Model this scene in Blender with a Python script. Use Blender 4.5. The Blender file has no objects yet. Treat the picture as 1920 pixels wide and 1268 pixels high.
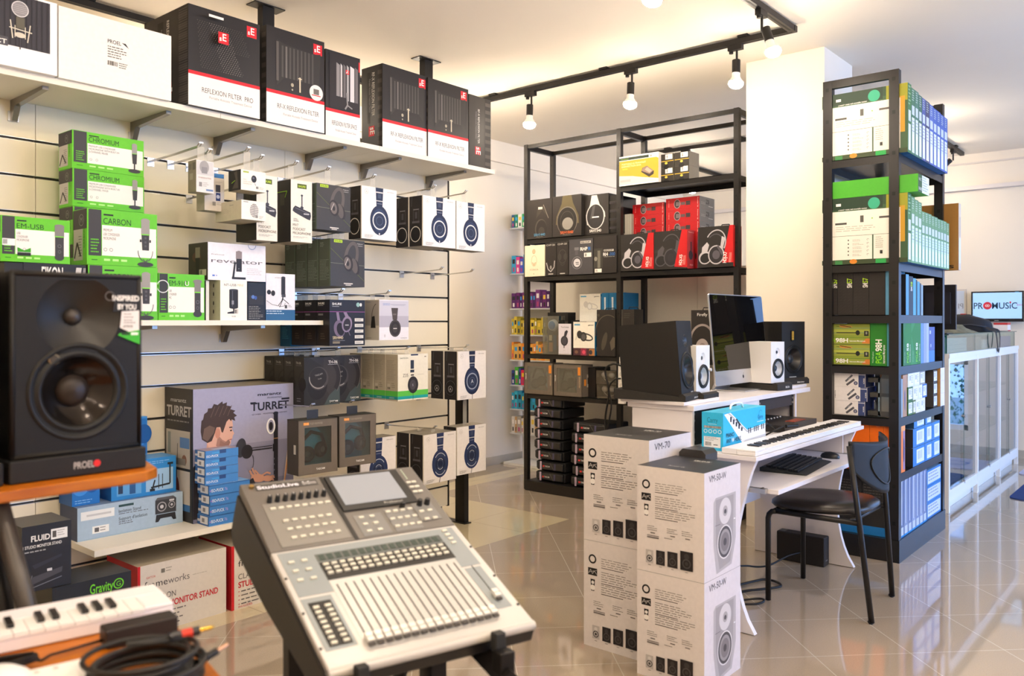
import bpy, math, random
from mathutils import Vector, Matrix
random.seed(7)
S = bpy.context.scene
COL = S.collection
PI = math.pi
# ---------------------------------------------------------------- camera
TH = math.radians(40.2); FPX = 1560.0; HZ = 603.0; CAMZ = 1.3
cam = bpy.data.cameras.new('camera'); cam.sensor_width = 36; cam.lens = 29.25
cam.shift_y = -31/1920; cam.clip_start = .05; cam.clip_end = 100
cam.dof.use_dof = True; cam.dof.focus_distance = 4.6; cam.dof.aperture_fstop = 3.4
camo = bpy.data.objects.new('camera', cam); COL.objects.link(camo)
camo.location = (0, 0, CAMZ); camo.rotation_euler = (PI/2, 0, TH); S.camera = camo
S.view_settings.view_transform = 'Standard'; S.view_settings.look = 'None'
S.view_settings.exposure = 0.13; S.view_settings.gamma = 1.0; S.view_settings.use_curve_mapping = False
# ---------------------------------------------------------------- daylight outside
DAY = 4.0; BULB = 350.0
w = bpy.data.worlds.new('world'); S.world = w; w.use_nodes = True
nt = w.node_tree; nt.nodes.clear()
wo = nt.nodes.new('ShaderNodeOutputWorld'); bg = nt.nodes.new('ShaderNodeBackground')
tc = nt.nodes.new('ShaderNodeTexCoord'); sp = nt.nodes.new('ShaderNodeSeparateXYZ'); cr = nt.nodes.new('ShaderNodeValToRGB')
nt.links.new(tc.outputs['Generated'], sp.inputs[0]); nt.links.new(sp.outputs['Z'], cr.inputs[0])
cr.color_ramp.elements[0].position = 0.0; cr.color_ramp.elements[0].color = (.26, .42, .80, 1)
cr.color_ramp.elements[1].position = .35; cr.color_ramp.elements[1].color = (.33, .52, 1.0, 1)
nt.links.new(cr.outputs[0], bg.inputs[0]); bg.inputs[1].default_value = DAY; nt.links.new(bg.outputs[0], wo.inputs[0])
RX = 3.2; CEIL = 2.95; BY = -1.6; FY = 9.18; LX = -5.0     # room planes
def portal(x, y, z, w_, h_, rot):
    l = bpy.data.lights.new('window_daylight_portal', 'AREA'); l.shape = 'RECTANGLE'; l.size = w_; l.size_y = h_
    l.cycles.is_portal = True
    o = bpy.data.objects.new('window_daylight_portal', l); COL.objects.link(o); o.location = (x, y, z); o.rotation_euler = rot
portal(RX+.04, 6.3, 1.45, 2.3, 4.9, (0, PI/2, 0))
portal(.62, FY+.02, 1.15, 1.9, 2.3, (-PI/2, 0, 0))
def day_lamp(x, y, z, w_, h_, rot, e):
    l = bpy.data.lights.new('shopfront_daylight', 'AREA'); l.shape = 'RECTANGLE'; l.size = w_; l.size_y = h_
    l.energy = e; l.color = (.42, .60, 1.0)
    o = bpy.data.objects.new('shopfront_daylight', l); COL.objects.link(o); o.location = (x, y, z); o.rotation_euler = rot
day_lamp(RX+.35, 6.3, 1.5, 2.2, 4.8, (0, PI/2, 0), 230)
# ---------------------------------------------------------------- pixel rays -> points on real planes
def ray(px):
    u = (px-960)/FPX
    return (-math.sin(TH)+u*math.cos(TH), math.cos(TH)+u*math.sin(TH))
def onX(px, X):
    r = ray(px); d = X/r[0]; return d, d*r[1]
def onY(px, Y):
    r = ray(px); d = Y/r[1]; return d, d*r[0]
def zat(py, d): return CAMZ-d*(py-HZ)/FPX
def onZ(px, py, z):
    d = FPX*(CAMZ-z)/(py-HZ); r = ray(px); return d*r[0], d*r[1]
# ---------------------------------------------------------------- materials
def lin(h):
    h = h.lstrip('#'); h = ''.join(q*2 for q in h) if len(h) == 3 else h; c = [int(h[i:i+2], 16)/255 for i in (0, 2, 4)]
    return tuple((v/12.92 if v <= .04045 else ((v+.055)/1.055)**2.4) for v in c)+(1,)
_m = {}
def M(h, rough=.5, metal=0, noise=0, scale=40, coat=0, emit=0, bump=0, alpha=1):
    k = (h, rough, metal, noise, scale, coat, emit, bump, alpha)
    if k in _m: return _m[k]
    m = bpy.data.materials.new('mat_'+h.lstrip('#')); m.use_nodes = True; n = m.node_tree; b = n.nodes['Principled BSDF']
    b.inputs['Base Color'].default_value = lin(h); b.inputs['Roughness'].default_value = rough; b.inputs['Metallic'].default_value = metal
    if rough >= .4: b.inputs['Specular IOR Level'].default_value = .32
    if coat: b.inputs['Coat Weight'].default_value = coat; b.inputs['Coat Roughness'].default_value = .08
    if emit: b.inputs['Emission Color'].default_value = lin(h); b.inputs['Emission Strength'].default_value = emit
    if alpha < 1: b.inputs['Alpha'].default_value = alpha
    if noise or bump:
        t = n.nodes.new('ShaderNodeTexCoord'); x = n.nodes.new('ShaderNodeTexNoise'); x.inputs['Scale'].default_value = scale; x.inputs['Detail'].default_value = 4
        n.links.new(t.outputs['Object'], x.inputs['Vector'])
        if noise:
            r = n.nodes.new('ShaderNodeValToRGB'); c = lin(h)
            r.color_ramp.elements[0].position = .3; r.color_ramp.elements[1].position = .7
            r.color_ramp.elements[0].color = tuple(v*(1-noise) for v in c[:3])+(1,)
            r.color_ramp.elements[1].color = tuple(min(1, v*(1+noise)) for v in c[:3])+(1,)
            n.links.new(x.outputs[0], r.inputs[0]); n.links.new(r.outputs[0], b.inputs['Base Color'])
        if bump:
            q = n.nodes.new('ShaderNodeBump'); q.inputs['Strength'].default_value = bump; q.inputs['Distance'].default_value = .002
            n.links.new(x.outputs[0], q.inputs['Height']); n.links.new(q.outputs[0], b.inputs['Normal'])
    _m[k] = m; return m
def glassmat(tint, refl=.08, tr=.9):
    k = ('glass', tint, refl, tr)
    if k in _m: return _m[k]
    m = bpy.data.materials.new('mat_glass'); m.use_nodes = True; n = m.node_tree; n.nodes.clear()
    o = n.nodes.new('ShaderNodeOutputMaterial'); t = n.nodes.new('ShaderNodeBsdfTransparent'); g = n.nodes.new('ShaderNodeBsdfGlossy')
    g.inputs['Roughness'].default_value = .01; t.inputs[0].default_value = tuple(c*tr for c in lin(tint)[:3])+(1,)
    lw = n.nodes.new('ShaderNodeLayerWeight'); lw.inputs[0].default_value = .35
    mp = n.nodes.new('ShaderNodeMapRange'); mp.inputs[3].default_value = refl; mp.inputs[4].default_value = .7
    n.links.new(lw.outputs['Facing'], mp.inputs[0])
    x = n.nodes.new('ShaderNodeMixShader'); n.links.new(mp.outputs[0], x.inputs[0]); n.links.new(t.outputs[0], x.inputs[1]); n.links.new(g.outputs[0], x.inputs[2])
    n.links.new(x.outputs[0], o.inputs[0]); _m[k] = m; return m
# ---------------------------------------------------------------- mesh builder
class MB:
    def __init__(s): s.v = []; s.f = []; s.fm = []; s.sm = []; s.mats = []; s.xf = Matrix.Identity(4)
    def mi(s, m):
        if m not in s.mats: s.mats.append(m)
        return s.mats.index(m)
    def add(s, vs, fs, m, smooth=False):
        b = len(s.v); x = s.xf
        s.v += [tuple(x @ Vector(p)) for p in vs]
        i = s.mi(m)
        for f in fs: s.f.append(tuple(b+j for j in f)); s.fm.append(i); s.sm.append(smooth)
    def box(s, x0, y0, z0, x1, y1, z1, m):
        s.add([(x0,y0,z0),(x1,y0,z0),(x1,y1,z0),(x0,y1,z0),(x0,y0,z1),(x1,y0,z1),(x1,y1,z1),(x0,y1,z1)],
              [(0,3,2,1),(4,5,6,7),(0,1,5,4),(1,2,6,5),(2,3,7,6),(3,0,4,7)], m)
    def cyl(s, p0, p1, r0, m, r1=None, n=14, cap=True, smooth=True):
        r1 = r0 if r1 is None else r1
        p0 = Vector(p0); p1 = Vector(p1); d = (p1-p0).normalized()
        a = d.orthogonal().normalized(); b = d.cross(a)
        vs = []
        for p, r in ((p0, r0), (p1, r1)):
            for i in range(n):
                t = 2*PI*i/n; vs.append(p+a*math.cos(t)*r+b*math.sin(t)*r)
        s.add(vs, [(i, (i+1) % n, n+(i+1) % n, n+i) for i in range(n)], m, smooth)
        if cap:
            s.add(vs, [tuple(range(n))[::-1], tuple(range(n, 2*n))], m)
    def tube(s, pts, r, m, n=8):
        P = [Vector(p) for p in pts]; vs = []; fs = []
        a = None
        for i, p in enumerate(P):
            d = ((P[i+1] if i+1 < len(P) else P[i])-(P[i-1] if i else P[i])).normalized()
            if a is None: a = d.orthogonal().normalized()
            a = (a-d*a.dot(d)); a = a.normalized() if a.length > 1e-6 else d.orthogonal().normalized()
            b = d.cross(a)
            for k in range(n):
                t = 2*PI*k/n; vs.append(p+a*math.cos(t)*r+b*math.sin(t)*r)
        for i in range(len(P)-1):
            for k in range(n): fs.append((i*n+k, i*n+(k+1) % n, (i+1)*n+(k+1) % n, (i+1)*n+k))
        fs += [tuple(range(n))[::-1], tuple((len(P)-1)*n+k for k in range(n))]
        s.add(vs, fs, m, True)
    def lathe(s, prof, m, n=32, org=(0,0,0), ax=(0,-1,0), up=(0,0,1), rx=1, cap=False):
        # prof: (radius, distance along ax); ax points out of a front panel
        o = Vector(org); A = Vector(ax).normalized(); U = Vector(up); W = A.cross(U).normalized()
        vs = []; fs = []
        for r, h in prof:
            for i in range(n):
                t = 2*PI*i/n; vs.append(o+A*h+W*math.cos(t)*r*rx+U*math.sin(t)*r)
        for j in range(len(prof)-1):
            for i in range(n): fs.append((j*n+i, (j+1)*n+i, (j+1)*n+(i+1) % n, j*n+(i+1) % n))
        s.add(vs, fs, m, True)
        if prof[-1][0] < .0025 or cap: s.add(vs[-n:], [tuple(range(n))], m, True)
    def prism(s, pts, p0, p1, m, axis='y'):
        # polygon pts in the other two axes, extruded from p0 to p1 along axis
        def P(a, b, c): return {'y': (a, c, b), 'x': (c, a, b), 'z': (a, b, c)}[axis]
        n = len(pts); vs = [P(a, b, p0) for a, b in pts]+[P(a, b, p1) for a, b in pts]
        s.add(vs, [tuple(range(n)), tuple(range(n, 2*n))[::-1]]+[(i, n+i, n+(i+1) % n, (i+1) % n) for i in range(n)], m)
    def mesh(s, name):
        me = bpy.data.meshes.new(name); me.from_pydata(s.v, [], s.f)
        for m in s.mats: me.materials.append(m)
        me.polygons.foreach_set('material_index', s.fm); me.polygons.foreach_set('use_smooth', s.sm); me.update()
        return me
    def build(s, name, parent=None, bevel=0, seg=2, **k):
        o = bpy.data.objects.new(name, s.mesh(name)); COL.objects.link(o)
        if parent is not None: o.parent = parent
        if bevel:
            b = o.modifiers.new('bevel', 'BEVEL'); b.width = bevel; b.segments = seg; b.limit_method = 'ANGLE'; b.angle_limit = math.radians(40)
            for p in o.data.polygons: p.use_smooth = True
            b.harden_normals = True
        return tag(o, **k)
def tag(o, label=None, cat=None, group=None, kind=None):
    if label: o['label'] = label
    if cat: o['category'] = cat
    if group: o['group'] = group
    if kind: o['kind'] = kind
    return o
def empty(name, loc, rz=0, label=None, cat=None, group=None):
    o = bpy.data.objects.new(name, None); COL.objects.link(o); o.location = loc; o.rotation_euler = (0, 0, rz); o.empty_display_size = .05
    return tag(o, label, cat, group)
def inst(name, me, loc, rz, label, cat, group=None, parent=None):
    o = bpy.data.objects.new(name, me); COL.objects.link(o); o.location = loc; o.rotation_euler = (0, 0, rz)
    if parent is not None: o.parent = parent
    return tag(o, label, cat, group)
def structure(name, mb): return mb.build(name, kind='structure')
# ---------------------------------------------------------------- lettering
_t = {}
def glyphs(txt, bold=0):
    k = (txt, bold)
    if k in _t: return _t[k]
    c = bpy.data.curves.new('lettering', 'FONT'); c.body = txt; c.size = 1; c.fill_mode = 'FRONT' if hasattr(c, 'fill_mode') else c.fill_mode
    c.dimensions = '2D'; c.resolution_u = 3; c.offset = bold*.012
    o = bpy.data.objects.new('lettering', c); COL.objects.link(o)
    dg = bpy.context.evaluated_depsgraph_get(); me = o.evaluated_get(dg).to_mesh()
    vs = [(v.co.x, v.co.y) for v in me.vertices]; fs = [tuple(p.vertices) for p in me.polygons]
    o.evaluated_get(dg).to_mesh_clear(); bpy.data.objects.remove(o); bpy.data.curves.remove(c)
    x0 = min(v[0] for v in vs); x1 = max(v[0] for v in vs)
    cap = .70
    vs = [((x-x0)/cap, y/cap) for x, y in vs]
    _t[k] = (vs, fs, (x1-x0)/cap); return _t[k]
# ---------------------------------------------------------------- printing on a face
class Face:
    def __init__(s, mb, o, u, v, n, w, h): s.mb = mb; s.o = Vector(o); s.u = Vector(u); s.v = Vector(v); s.n = Vector(n); s.w = w; s.h = h; s.k = 0
    def pt(s, x, y): return s.o+s.u*(x*s.w)+s.v*(y*s.h)+s.n*(.0003+s.k*.00007)
    def poly(s, pts, c, rough=.5):
        s.k += 1
        m = c if not isinstance(c, str) else M(c, rough)
        vs = [s.pt(*p) for p in pts]
        a = sum(pts[i][0]*pts[(i+1) % len(pts)][1]-pts[(i+1) % len(pts)][0]*pts[i][1] for i in range(len(pts)))
        f = tuple(range(len(pts)))
        s.mb.add(vs, [f if a > 0 else f[::-1]], m)
    def rect(s, x0, y0, x1, y1, c, rough=.5): s.poly([(x0,y0),(x1,y0),(x1,y1),(x0,y1)], c, rough)
    def ell(s, cx, cy, rx, ry, c, n=28, rot=0, rough=.5):
        # rx, ry as fractions of the face HEIGHT so circles stay round
        a = s.h/s.w; cr, sr = math.cos(math.radians(rot)), math.sin(math.radians(rot)); P = []
        for i in range(n):
            t = 2*PI*i/n; x = rx*math.cos(t); y = ry*math.sin(t); P.append((cx+(x*cr-y*sr)*a, cy+x*sr+y*cr))
        s.poly(P, c, rough)
    def arc(s, cx, cy, rx, ry, t0, t1, wd, c, n=24, rot=0, rough=.5):
        a = s.h/s.w; s.k += 1; cr, sr = math.cos(math.radians(rot)), math.sin(math.radians(rot))
        m = c if not isinstance(c, str) else M(c, rough); vs = []; fs = []
        for i in range(n+1):
            t = math.radians(t0+(t1-t0)*i/n)
            for q in (-.5, .5):
                x = (rx+q*wd)*math.cos(t); y = (ry+q*wd)*math.sin(t); vs.append(s.pt(cx+(x*cr-y*sr)*a, cy+x*sr+y*cr))
        for i in range(n): fs.append((2*i, 2*i+1, 2*i+3, 2*i+2))
        s.mb.add(vs, fs, m)
    def ring(s, cx, cy, rx, ry, wd, c, **k): s.arc(cx, cy, rx, ry, 0, 360, wd, c, **k)
    def line(s, pts, wd, c):
        m = M(c) if isinstance(c, str) else c; s.k += 1
        for (xa, ya), (xb, yb) in zip(pts, pts[1:]):
            A = Vector((xa*s.w, ya*s.h)); B = Vector((xb*s.w, yb*s.h)); d = (B-A)
            if d.length < 1e-7: continue
            q = Vector((-d.y, d.x)).normalized()*wd*s.h*.5
            P = [A-q, B-q, B+q, A+q]
            s.mb.add([s.pt(p.x/s.w, p.y/s.h) for p in P], [(0, 1, 2, 3)], m)
    def txt(s, x, y, h, t, c, w=None, rot=0, bold=0, al='l', flip=False):
        vs, fs, tw = glyphs(t, bold); m = M(c) if isinstance(c, str) else c; s.k += 1
        sy = h*s.h; sx = sy
        if w:
            sx = (w*(s.w if rot % 180 == 0 else s.h))/tw
        off = {'l': 0, 'c': -.5*tw*sx, 'r': -tw*sx}[al]
        cr, sr = math.cos(math.radians(rot)), math.sin(math.radians(rot))
        P = []
        for a, b in vs:
            a = a*sx+off; b = b*sy
            P.append(s.o+s.u*(x*s.w+a*cr-b*sr)+s.v*(y*s.h+a*sr+b*cr)+s.n*(.0003+s.k*.00007))
        s.mb.add(P, fs, m)
    def small(s, x0, y, x1, n, dy, c, th=.4, seed=0):
        # rows of print too small to read in the photograph
        r = random.Random(seed+int(x0*100)+int(y*1000)); s.k += 1; m = M(c)
        for i in range(n):
            yy = y-i*dy; x = x0
            xe = x0+(x1-x0)*r.uniform(.6, 1)
            while x < xe-.01:
                q = min(xe, x+(x1-x0)*r.uniform(.06, .2))
                s.mb.add([s.pt(x, yy), s.pt(q, yy), s.pt(q, yy+dy*th), s.pt(x, yy+dy*th)], [(0, 1, 2, 3)], m); x = q+(x1-x0)*.03
    def code(s, x0, y0, x1, y1, c='#222222', n=14):
        r = random.Random(int(x0*999)); s.k += 1; m = M(c)
        for i in range(n):
            a = x0+(x1-x0)*i/n; b = a+(x1-x0)/n*r.uniform(.3, .8)
            s.mb.add([s.pt(a, y0), s.pt(b, y0), s.pt(b, y1), s.pt(a, y1)], [(0, 1, 2, 3)], m)
_c = {}
def carton(key, W, D, H, cols, art=None, rough=.42):
    # local frame: front at y=0 facing -y, x to the right, z up
    k = (key, round(W, 3), round(D, 3), round(H, 3))
    if k in _c: return _c[k]
    mb = MB()
    g = lambda n: M(cols.get(n, cols['F']), rough, noise=.03, scale=60)
    q = lambda vs, n: mb.add(vs, [(0, 1, 2, 3)], g(n))
    q([(0,0,0),(W,0,0),(W,0,H),(0,0,H)], 'F'); q([(W,0,0),(W,D,0),(W,D,H),(W,0,H)], 'R'); q([(W,D,0),(0,D,0),(0,D,H),(W,D,H)], 'K')
    q([(0,D,0),(0,0,0),(0,0,H),(0,D,H)], 'L'); q([(0,0,H),(W,0,H),(W,D,H),(0,D,H)], 'T'); q([(0,D,0),(W,D,0),(W,0,0),(0,0,0)], 'B')
    if art:
        F = dict(F=Face(mb, (0,0,0), (1,0,0), (0,0,1), (0,-1,0), W, H), L=Face(mb, (0,D,0), (0,-1,0), (0,0,1), (-1,0,0), D, H),
                 R=Face(mb, (W,0,0), (0,1,0), (0,0,1), (1,0,0), D, H), T=Face(mb, (0,0,H), (1,0,0), (0,1,0), (0,0,1), W, D), B=Face(mb, (0,D,0), (1,0,0), (0,-1,0), (0,0,-1), W, D))
        art(F)
    _c[k] = mb.mesh(key); return _c[k]
def ptri(F, pts, c): F.poly(pts, c)
RZ = PI/2
def wallbox(name, key, x0, x1, X, z0, z1, D, cols, art, label, cat='box', group=None):
    "carton whose front lies on the plane x=X facing +x, spanning picture columns x0..x1"
    ya = onX(x0, X)[1]; yb = onX(x1, X)[1]
    me = carton(key, yb-ya, D, z1-z0, cols, art)
    return inst(name, me, (X, ya, z0), RZ, label, cat, group)
def frontbox(name, key, x0, x1, Y, z0, z1, D, cols, art, label, cat='box', group=None):
    "carton whose front lies on the plane y=Y facing -y"
    xa = onY(x0, Y)[1]; xb = onY(x1, Y)[1]
    me = carton(key, xb-xa, D, z1-z0, cols, art)
    return inst(name, me, (xa, Y, z0), 0, label, cat, group)
# ================================================================ the room
WALL = M('#ebe2d3', .75, noise=.012, scale=3); CEILM = M('#f5ecdd', .85, noise=.012, scale=2)
# floor: polished porcelain, 45 degree grid with paler straight-laid border
fm = bpy.data.materials.new('mat_floor_tiles'); fm.use_nodes = True; n = fm.node_tree; b = n.nodes['Principled BSDF']
def nd(t, **k):
    x = n.nodes.new(t)
    for a, v in k.items(): setattr(x, a, v)
    return x
def mth(op, a, bb=None, c=None):
    x = nd('ShaderNodeMath', operation=op)
    for i, v in enumerate((a, bb, c)):
        if v is None: continue
        if isinstance(v, (int, float)): x.inputs[i].default_value = v
        else: n.links.new(v, x.inputs[i])
    return x.outputs[0]
tcn = nd('ShaderNodeTexCoord'); sx = nd('ShaderNodeSeparateXYZ'); n.links.new(tcn.outputs['Object'], sx.inputs[0])
X_, Y_ = sx.outputs[0], sx.outputs[1]
TS = .388
da = mth('MULTIPLY', mth('SUBTRACT', X_, Y_), .7071); db = mth('MULTIPLY', mth('ADD', X_, Y_), .7071)
def grout(v, off, ts, gw):
    f = mth('FRACT', mth('DIVIDE', mth('ADD', v, off+100*ts), ts))
    return mth('GREATER_THAN', mth('ABSOLUTE', mth('SUBTRACT', f, .5)), .5-gw/ts/2)
gd = mth('MAXIMUM', grout(da, 3.506, TS, .0035), grout(db, -1.828, TS, .0035))
gs = mth('MAXIMUM', grout(X_, 3.24, .46, .003), grout(Y_, -4.42, .46, .003))
pale = mth('MAXIMUM', mth('MULTIPLY', mth('LESS_THAN', X_, -3.24), mth('LESS_THAN', Y_, 4.42)),
           mth('MULTIPLY', mth('LESS_THAN', X_, -4.5), mth('GREATER_THAN', X_, -4.72)))
def mixc(f, a, c):
    x = nd('ShaderNodeMix', data_type='RGBA'); n.links.new(f, x.inputs[0])
    for i, v in ((6, a), (7, c)):
        if isinstance(v, str): x.inputs[i].default_value = lin(v)
        else: n.links.new(v, x.inputs[i])
    return x.outputs[2]
nz = nd('ShaderNodeTexNoise'); nz.inputs['Scale'].default_value = 220; nz.inputs['Detail'].default_value = 2; n.links.new(tcn.outputs['Object'], nz.inputs['Vector'])
base = mixc(nz.outputs[0], '#9c8c79', '#b8a893'); base = mixc(gd, base, '#d0c6b4')
pl = mixc(nz.outputs[0], '#c9b997', '#dccfae'); pl = mixc(gs, pl, '#9a8c74')
n.links.new(mixc(pale, base, pl), b.inputs['Base Color'])
b.inputs['Roughness'].default_value = .07; b.inputs['IOR'].default_value = 1.6; b.inputs['Coat Weight'].default_value = .55; b.inputs['Coat Roughness'].default_value = .03
m = MB(); m.box(LX-.2, BY-.2, -.1, RX+.2, FY+.2, 0, fm); structure('floor', m)
m = MB(); m.box(LX-.2, BY-.2, CEIL, RX+.2, FY+.2, CEIL+.1, CEILM); structure('ceiling', m)
m = MB(); m.box(LX-.15, BY-.15, 0, LX, FY+.15, CEIL, WALL); structure('wall_left', m)
m = MB(); m.box(LX, BY-.15, 0, RX, BY, CEIL, WALL); structure('wall_back', m)
m = MB()   # far wall with the low garden window beyond the right edge of the photograph
wx0, wx1, wz0, wz1 = -.92, -.42, .22, .92; gx0, gx1, gz1 = -.35, 1.6, 2.3
m.box(LX, FY, 0, wx0, FY+.15, CEIL, WALL); m.box(gx1, FY, 0, RX, FY+.15, CEIL, WALL); m.box(wx1, FY, 0, gx0, FY+.15, CEIL, WALL); m.box(gx0, FY, gz1, gx1, FY+.15, CEIL, WALL)
m.box(wx0, FY, 0, wx1, FY+.15, wz0, WALL); m.box(wx0, FY, wz1, wx1, FY+.15, CEIL, WALL)
structure('wall_front', m)
m = MB()   # right wall with the shopfront opening
sy0, sy1, sz0, sz1 = 3.9, 8.8, .3, 2.6
m.box(RX, BY, 0, RX+.15, sy0, CEIL, WALL); m.box(RX, sy1, 0, RX+.15, FY, CEIL, WALL)
m.box(RX, sy0, 0, RX+.15, sy1, sz0, WALL); m.box(RX, sy0, sz1, RX+.15, sy1, CEIL, WALL)
structure('wall_right', m)
TILE = M('#b9b4a8', .25, noise=.05, scale=8)
def skirting(name, a, c, d, e):
    m = MB(); m.box(a, c, 0, d, e, .075, TILE)
    structure(name, m)
skirting('baseboard_left', LX, BY, LX+.012, FY); skirting('baseboard_front', LX, FY-.012, wx1, FY)
skirting('baseboard_back', LX, BY, RX, BY+.012); skirting('baseboard_right', RX-.012, BY, RX, FY)
m = MB(); m.box(LX, BY, CEIL-.2, LX+.03, FY, CEIL-.17, WALL); m.box(LX, BY, CEIL-.17, LX+.015, FY, CEIL-.13, WALL); structure('trim_1', m)
m = MB(); m.box(LX, FY-.06, CEIL-.36, RX, FY, CEIL-.32, M('#ddd6d2', .8)); m.box(LX, FY-.02, CEIL-.10, RX, FY, CEIL-.085, M('#d8d0c8', .8)); structure('trim_2', m)
WHITE = M('#efeeec', .35); ALU = M('#c9ccd0', .3, 1)
def window(name, pts, y0, along):
    fr = MB()
    (a0, a1, z0, z1) = pts; t = .05
    def bx(p, q, r, s_):
        if along == 'y': fr.box(y0, p, r, y0+.06, q, s_, WHITE)
        else: fr.box(p, y0, r, q, y0+.06, s_, WHITE)
    bx(a0, a1, z0, z0+t); bx(a0, a1, z1-t, z1); bx(a0, a0+t, z0, z1); bx(a1-t, a1, z0, z1)
    k = max(1, int((a1-a0)/1.5))
    for i in range(1, k): c = a0+(a1-a0)*i/k; bx(c-t/2, c+t/2, z0, z1)
    e = fr.build(name, kind='structure')
    g = MB()
    if along == 'y': g.box(y0+.025, a0+t, z0+t, y0+.031, a1-t, z1-t, glassmat('#f2faff', .02, 1))
    else: g.box(a0+t, y0+.025, z0+t, a1-t, y0+.031, z1-t, glassmat('#f2faff', .02, 1))
    g.build('window_pane', e)
window('window_1', (sy0, sy1, sz0, sz1), RX+.04, 'y')
window('window_2', (wx0, wx1, wz0, wz1), FY+.04, 'x')
window('door_1', (gx0, gx1, .0, gz1), FY+.04, 'x')
# planting seen through the low window
gm = M('#2f6b46', .6, noise=.8, scale=14)
m = MB(); rr = random.Random(3)
for i in range(1800):
    x = rr.uniform(-2.3, .3); z = rr.uniform(.1, 1.0); y = FY+.7+rr.uniform(0, .8); a = rr.uniform(0, PI); s_ = rr.uniform(.015, .045)
    m.add([(x, y, z), (x+s_*math.cos(a), y+.02, z+s_*.5), (x+.3*s_, y+.03, z+s_*1.4), (x-s_*.5, y, z+s_*.6)], [(0, 1, 2, 3)], gm)
m.build('garden_hedge', label='leafy green hedge outside the low far window', cat='hedge', kind='stuff')
m = MB(); m.box(-6, FY+.2, -.12, 6, 16, -.02, M('#8f9a94', .9, noise=.1)); m.box(RX+.2, -3, -.12, 14, FY+.15, -.02, M('#9aa0a4', .9, noise=.1)); structure('ground_outside', m)
# column between the two racks
PX0, PX1, PY = -2.285, -1.79, 5.02
m = MB(); m.box(PX0, PY, 0, PX1, PY+.5, CEIL, WALL); m.build('wall_column', kind='structure')
# ================================================================ track lighting
BLK = M('#1d1b1a', .45, .2); TRK = M('#4a443e', .5, .3)
def track(pts, label, group='black ceiling light tracks'):
    a, c = pts; z1 = CEIL-.012; z0 = CEIL-.045
    m = MB(); w_ = .018
    if abs(a[0]-c[0]) > abs(a[1]-c[1]):
        m.box(min(a[0], c[0]), a[1]-w_, z0, max(a[0], c[0]), a[1]+w_, z1, BLK); m.box(min(a[0], c[0])+.02, a[1]-.005, z0-.001, max(a[0], c[0])-.02, a[1]+.005, z0, M('#0a0a0a', .6))
    else:
        m.box(a[0]-w_, min(a[1], c[1]), z0, a[0]+w_, max(a[1], c[1]), z1, BLK); m.box(a[0]-.005, min(a[1], c[1])+.02, z0-.001, a[0]+.005, max(a[1], c[1])-.02, z0, M('#0a0a0a', .6))
    e = m.build('ceiling_light_track', label=label, cat='light track', group=group)
    for t in (.12, .5, .88):
        cl = MB(); x = a[0]+(c[0]-a[0])*t; y = a[1]+(c[1]-a[1])*t; cl.box(x-.03, y-.03, CEIL-.013, x+.03, y+.03, CEIL, BLK)
        cl.build('mounting_clip', e)
    return e
ZT = CEIL
track(((-4.3, 4.53), (-1.77, 4.53)), 'long black ceiling track above the front of the shelving racks')
track(((-1.79, 4.51), (-1.79, .2)), 'black ceiling track running from the corner towards the viewer')
track(((-4.2, 7.0), (-2.3, 7.0)), 'black ceiling track seen through the top of the open rack')
track(((-4.2, 7.02), (-4.2, 8.9)), 'black ceiling track running away behind the open rack')
track(((-1.87, 6.2), (-1.87, 8.97)), 'short dark ceiling track behind the tall right rack')
track(((-3.9, .2), (-1.81, .2)), 'black ceiling track over the near end of the slatted wall')
BM = bpy.data.materials.new('mat_lit_bulb'); BM.use_nodes = True; bn = BM.node_tree.nodes['Principled BSDF']
bn.inputs['Emission Color'].default_value = (1.0, .85, .68, 1); bn.inputs['Emission Strength'].default_value = BULB; bn.inputs['Base Color'].default_value = (1, 1, 1, 1)
def spot(x, y, dx, dy, label, along='x', tilt=.35):
    e = empty('track_spotlight', (x, y, CEIL-.045), label=label, cat='light', group='bare bulb spotlights on the ceiling tracks')
    m = MB()
    if along == 'x': m.box(-.05, -.016, -.03, .035, .016, 0, BLK); m.cyl((-.035, 0, -.045), (-.035, 0, -.03), .012, BLK)
    else: m.box(-.016, -.05, -.03, .016, .035, 0, BLK); m.cyl((0, -.035, -.045), (0, -.035, -.03), .012, BLK)
    m.build('track_adapter', e)
    m = MB(); m.cyl((0, 0, -.03), (0, 0, -.10), .007, BLK, n=8); m.build('stem', e)
    d = Vector((dx*tilt, dy*tilt, -1)).normalized(); p = Vector((0, 0, -.095))+Vector((dx, dy, 0))*.02
    q = p+d*.075
    m = MB(); m.cyl(p, q, .0235, BLK, n=18); h = m.build('socket_cup', e)
    r = MB(); up = d.orthogonal()
    r.lathe([(.0165, 0), (.0165, .022), (.024, .040), (.0288, .053)], M('#f3efe6', .4), 20, q, d, up); r.build('bulb_neck', e)
    r = MB(); r.lathe([(.0288, .053), (.0307, .0595), (.031, .064), (.0302, .071), (.026, .081), (.018, .089), (.009, .0935), (.0005, .095)], BM, 20, q, d, up); r.build('bulb_globe', e)
    return e
spot(-3.65, 4.53, .1, -1, 'lit bulb spotlight nearest the slatted wall on the long track', tilt=.05)
spot(-4.2, 4.53, .3, -.3, 'added bulb spotlight at the left end of the long track, behind the black cartons', tilt=.1)  # extra bulb hidden by the cartons, added to brighten the left wall
spot(-2.83, 4.53, .2, -1, 'lit bulb spotlight second from the left on the long track', tilt=.1)
spot(-2.12, 4.53, .3, -1, 'lit bulb spotlight on the long track next to its right corner', tilt=.1)
spot(-1.79, 4.12, 1, -.2, 'lit tilted bulb spotlight just in front of the track corner', 'y', .35)
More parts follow.
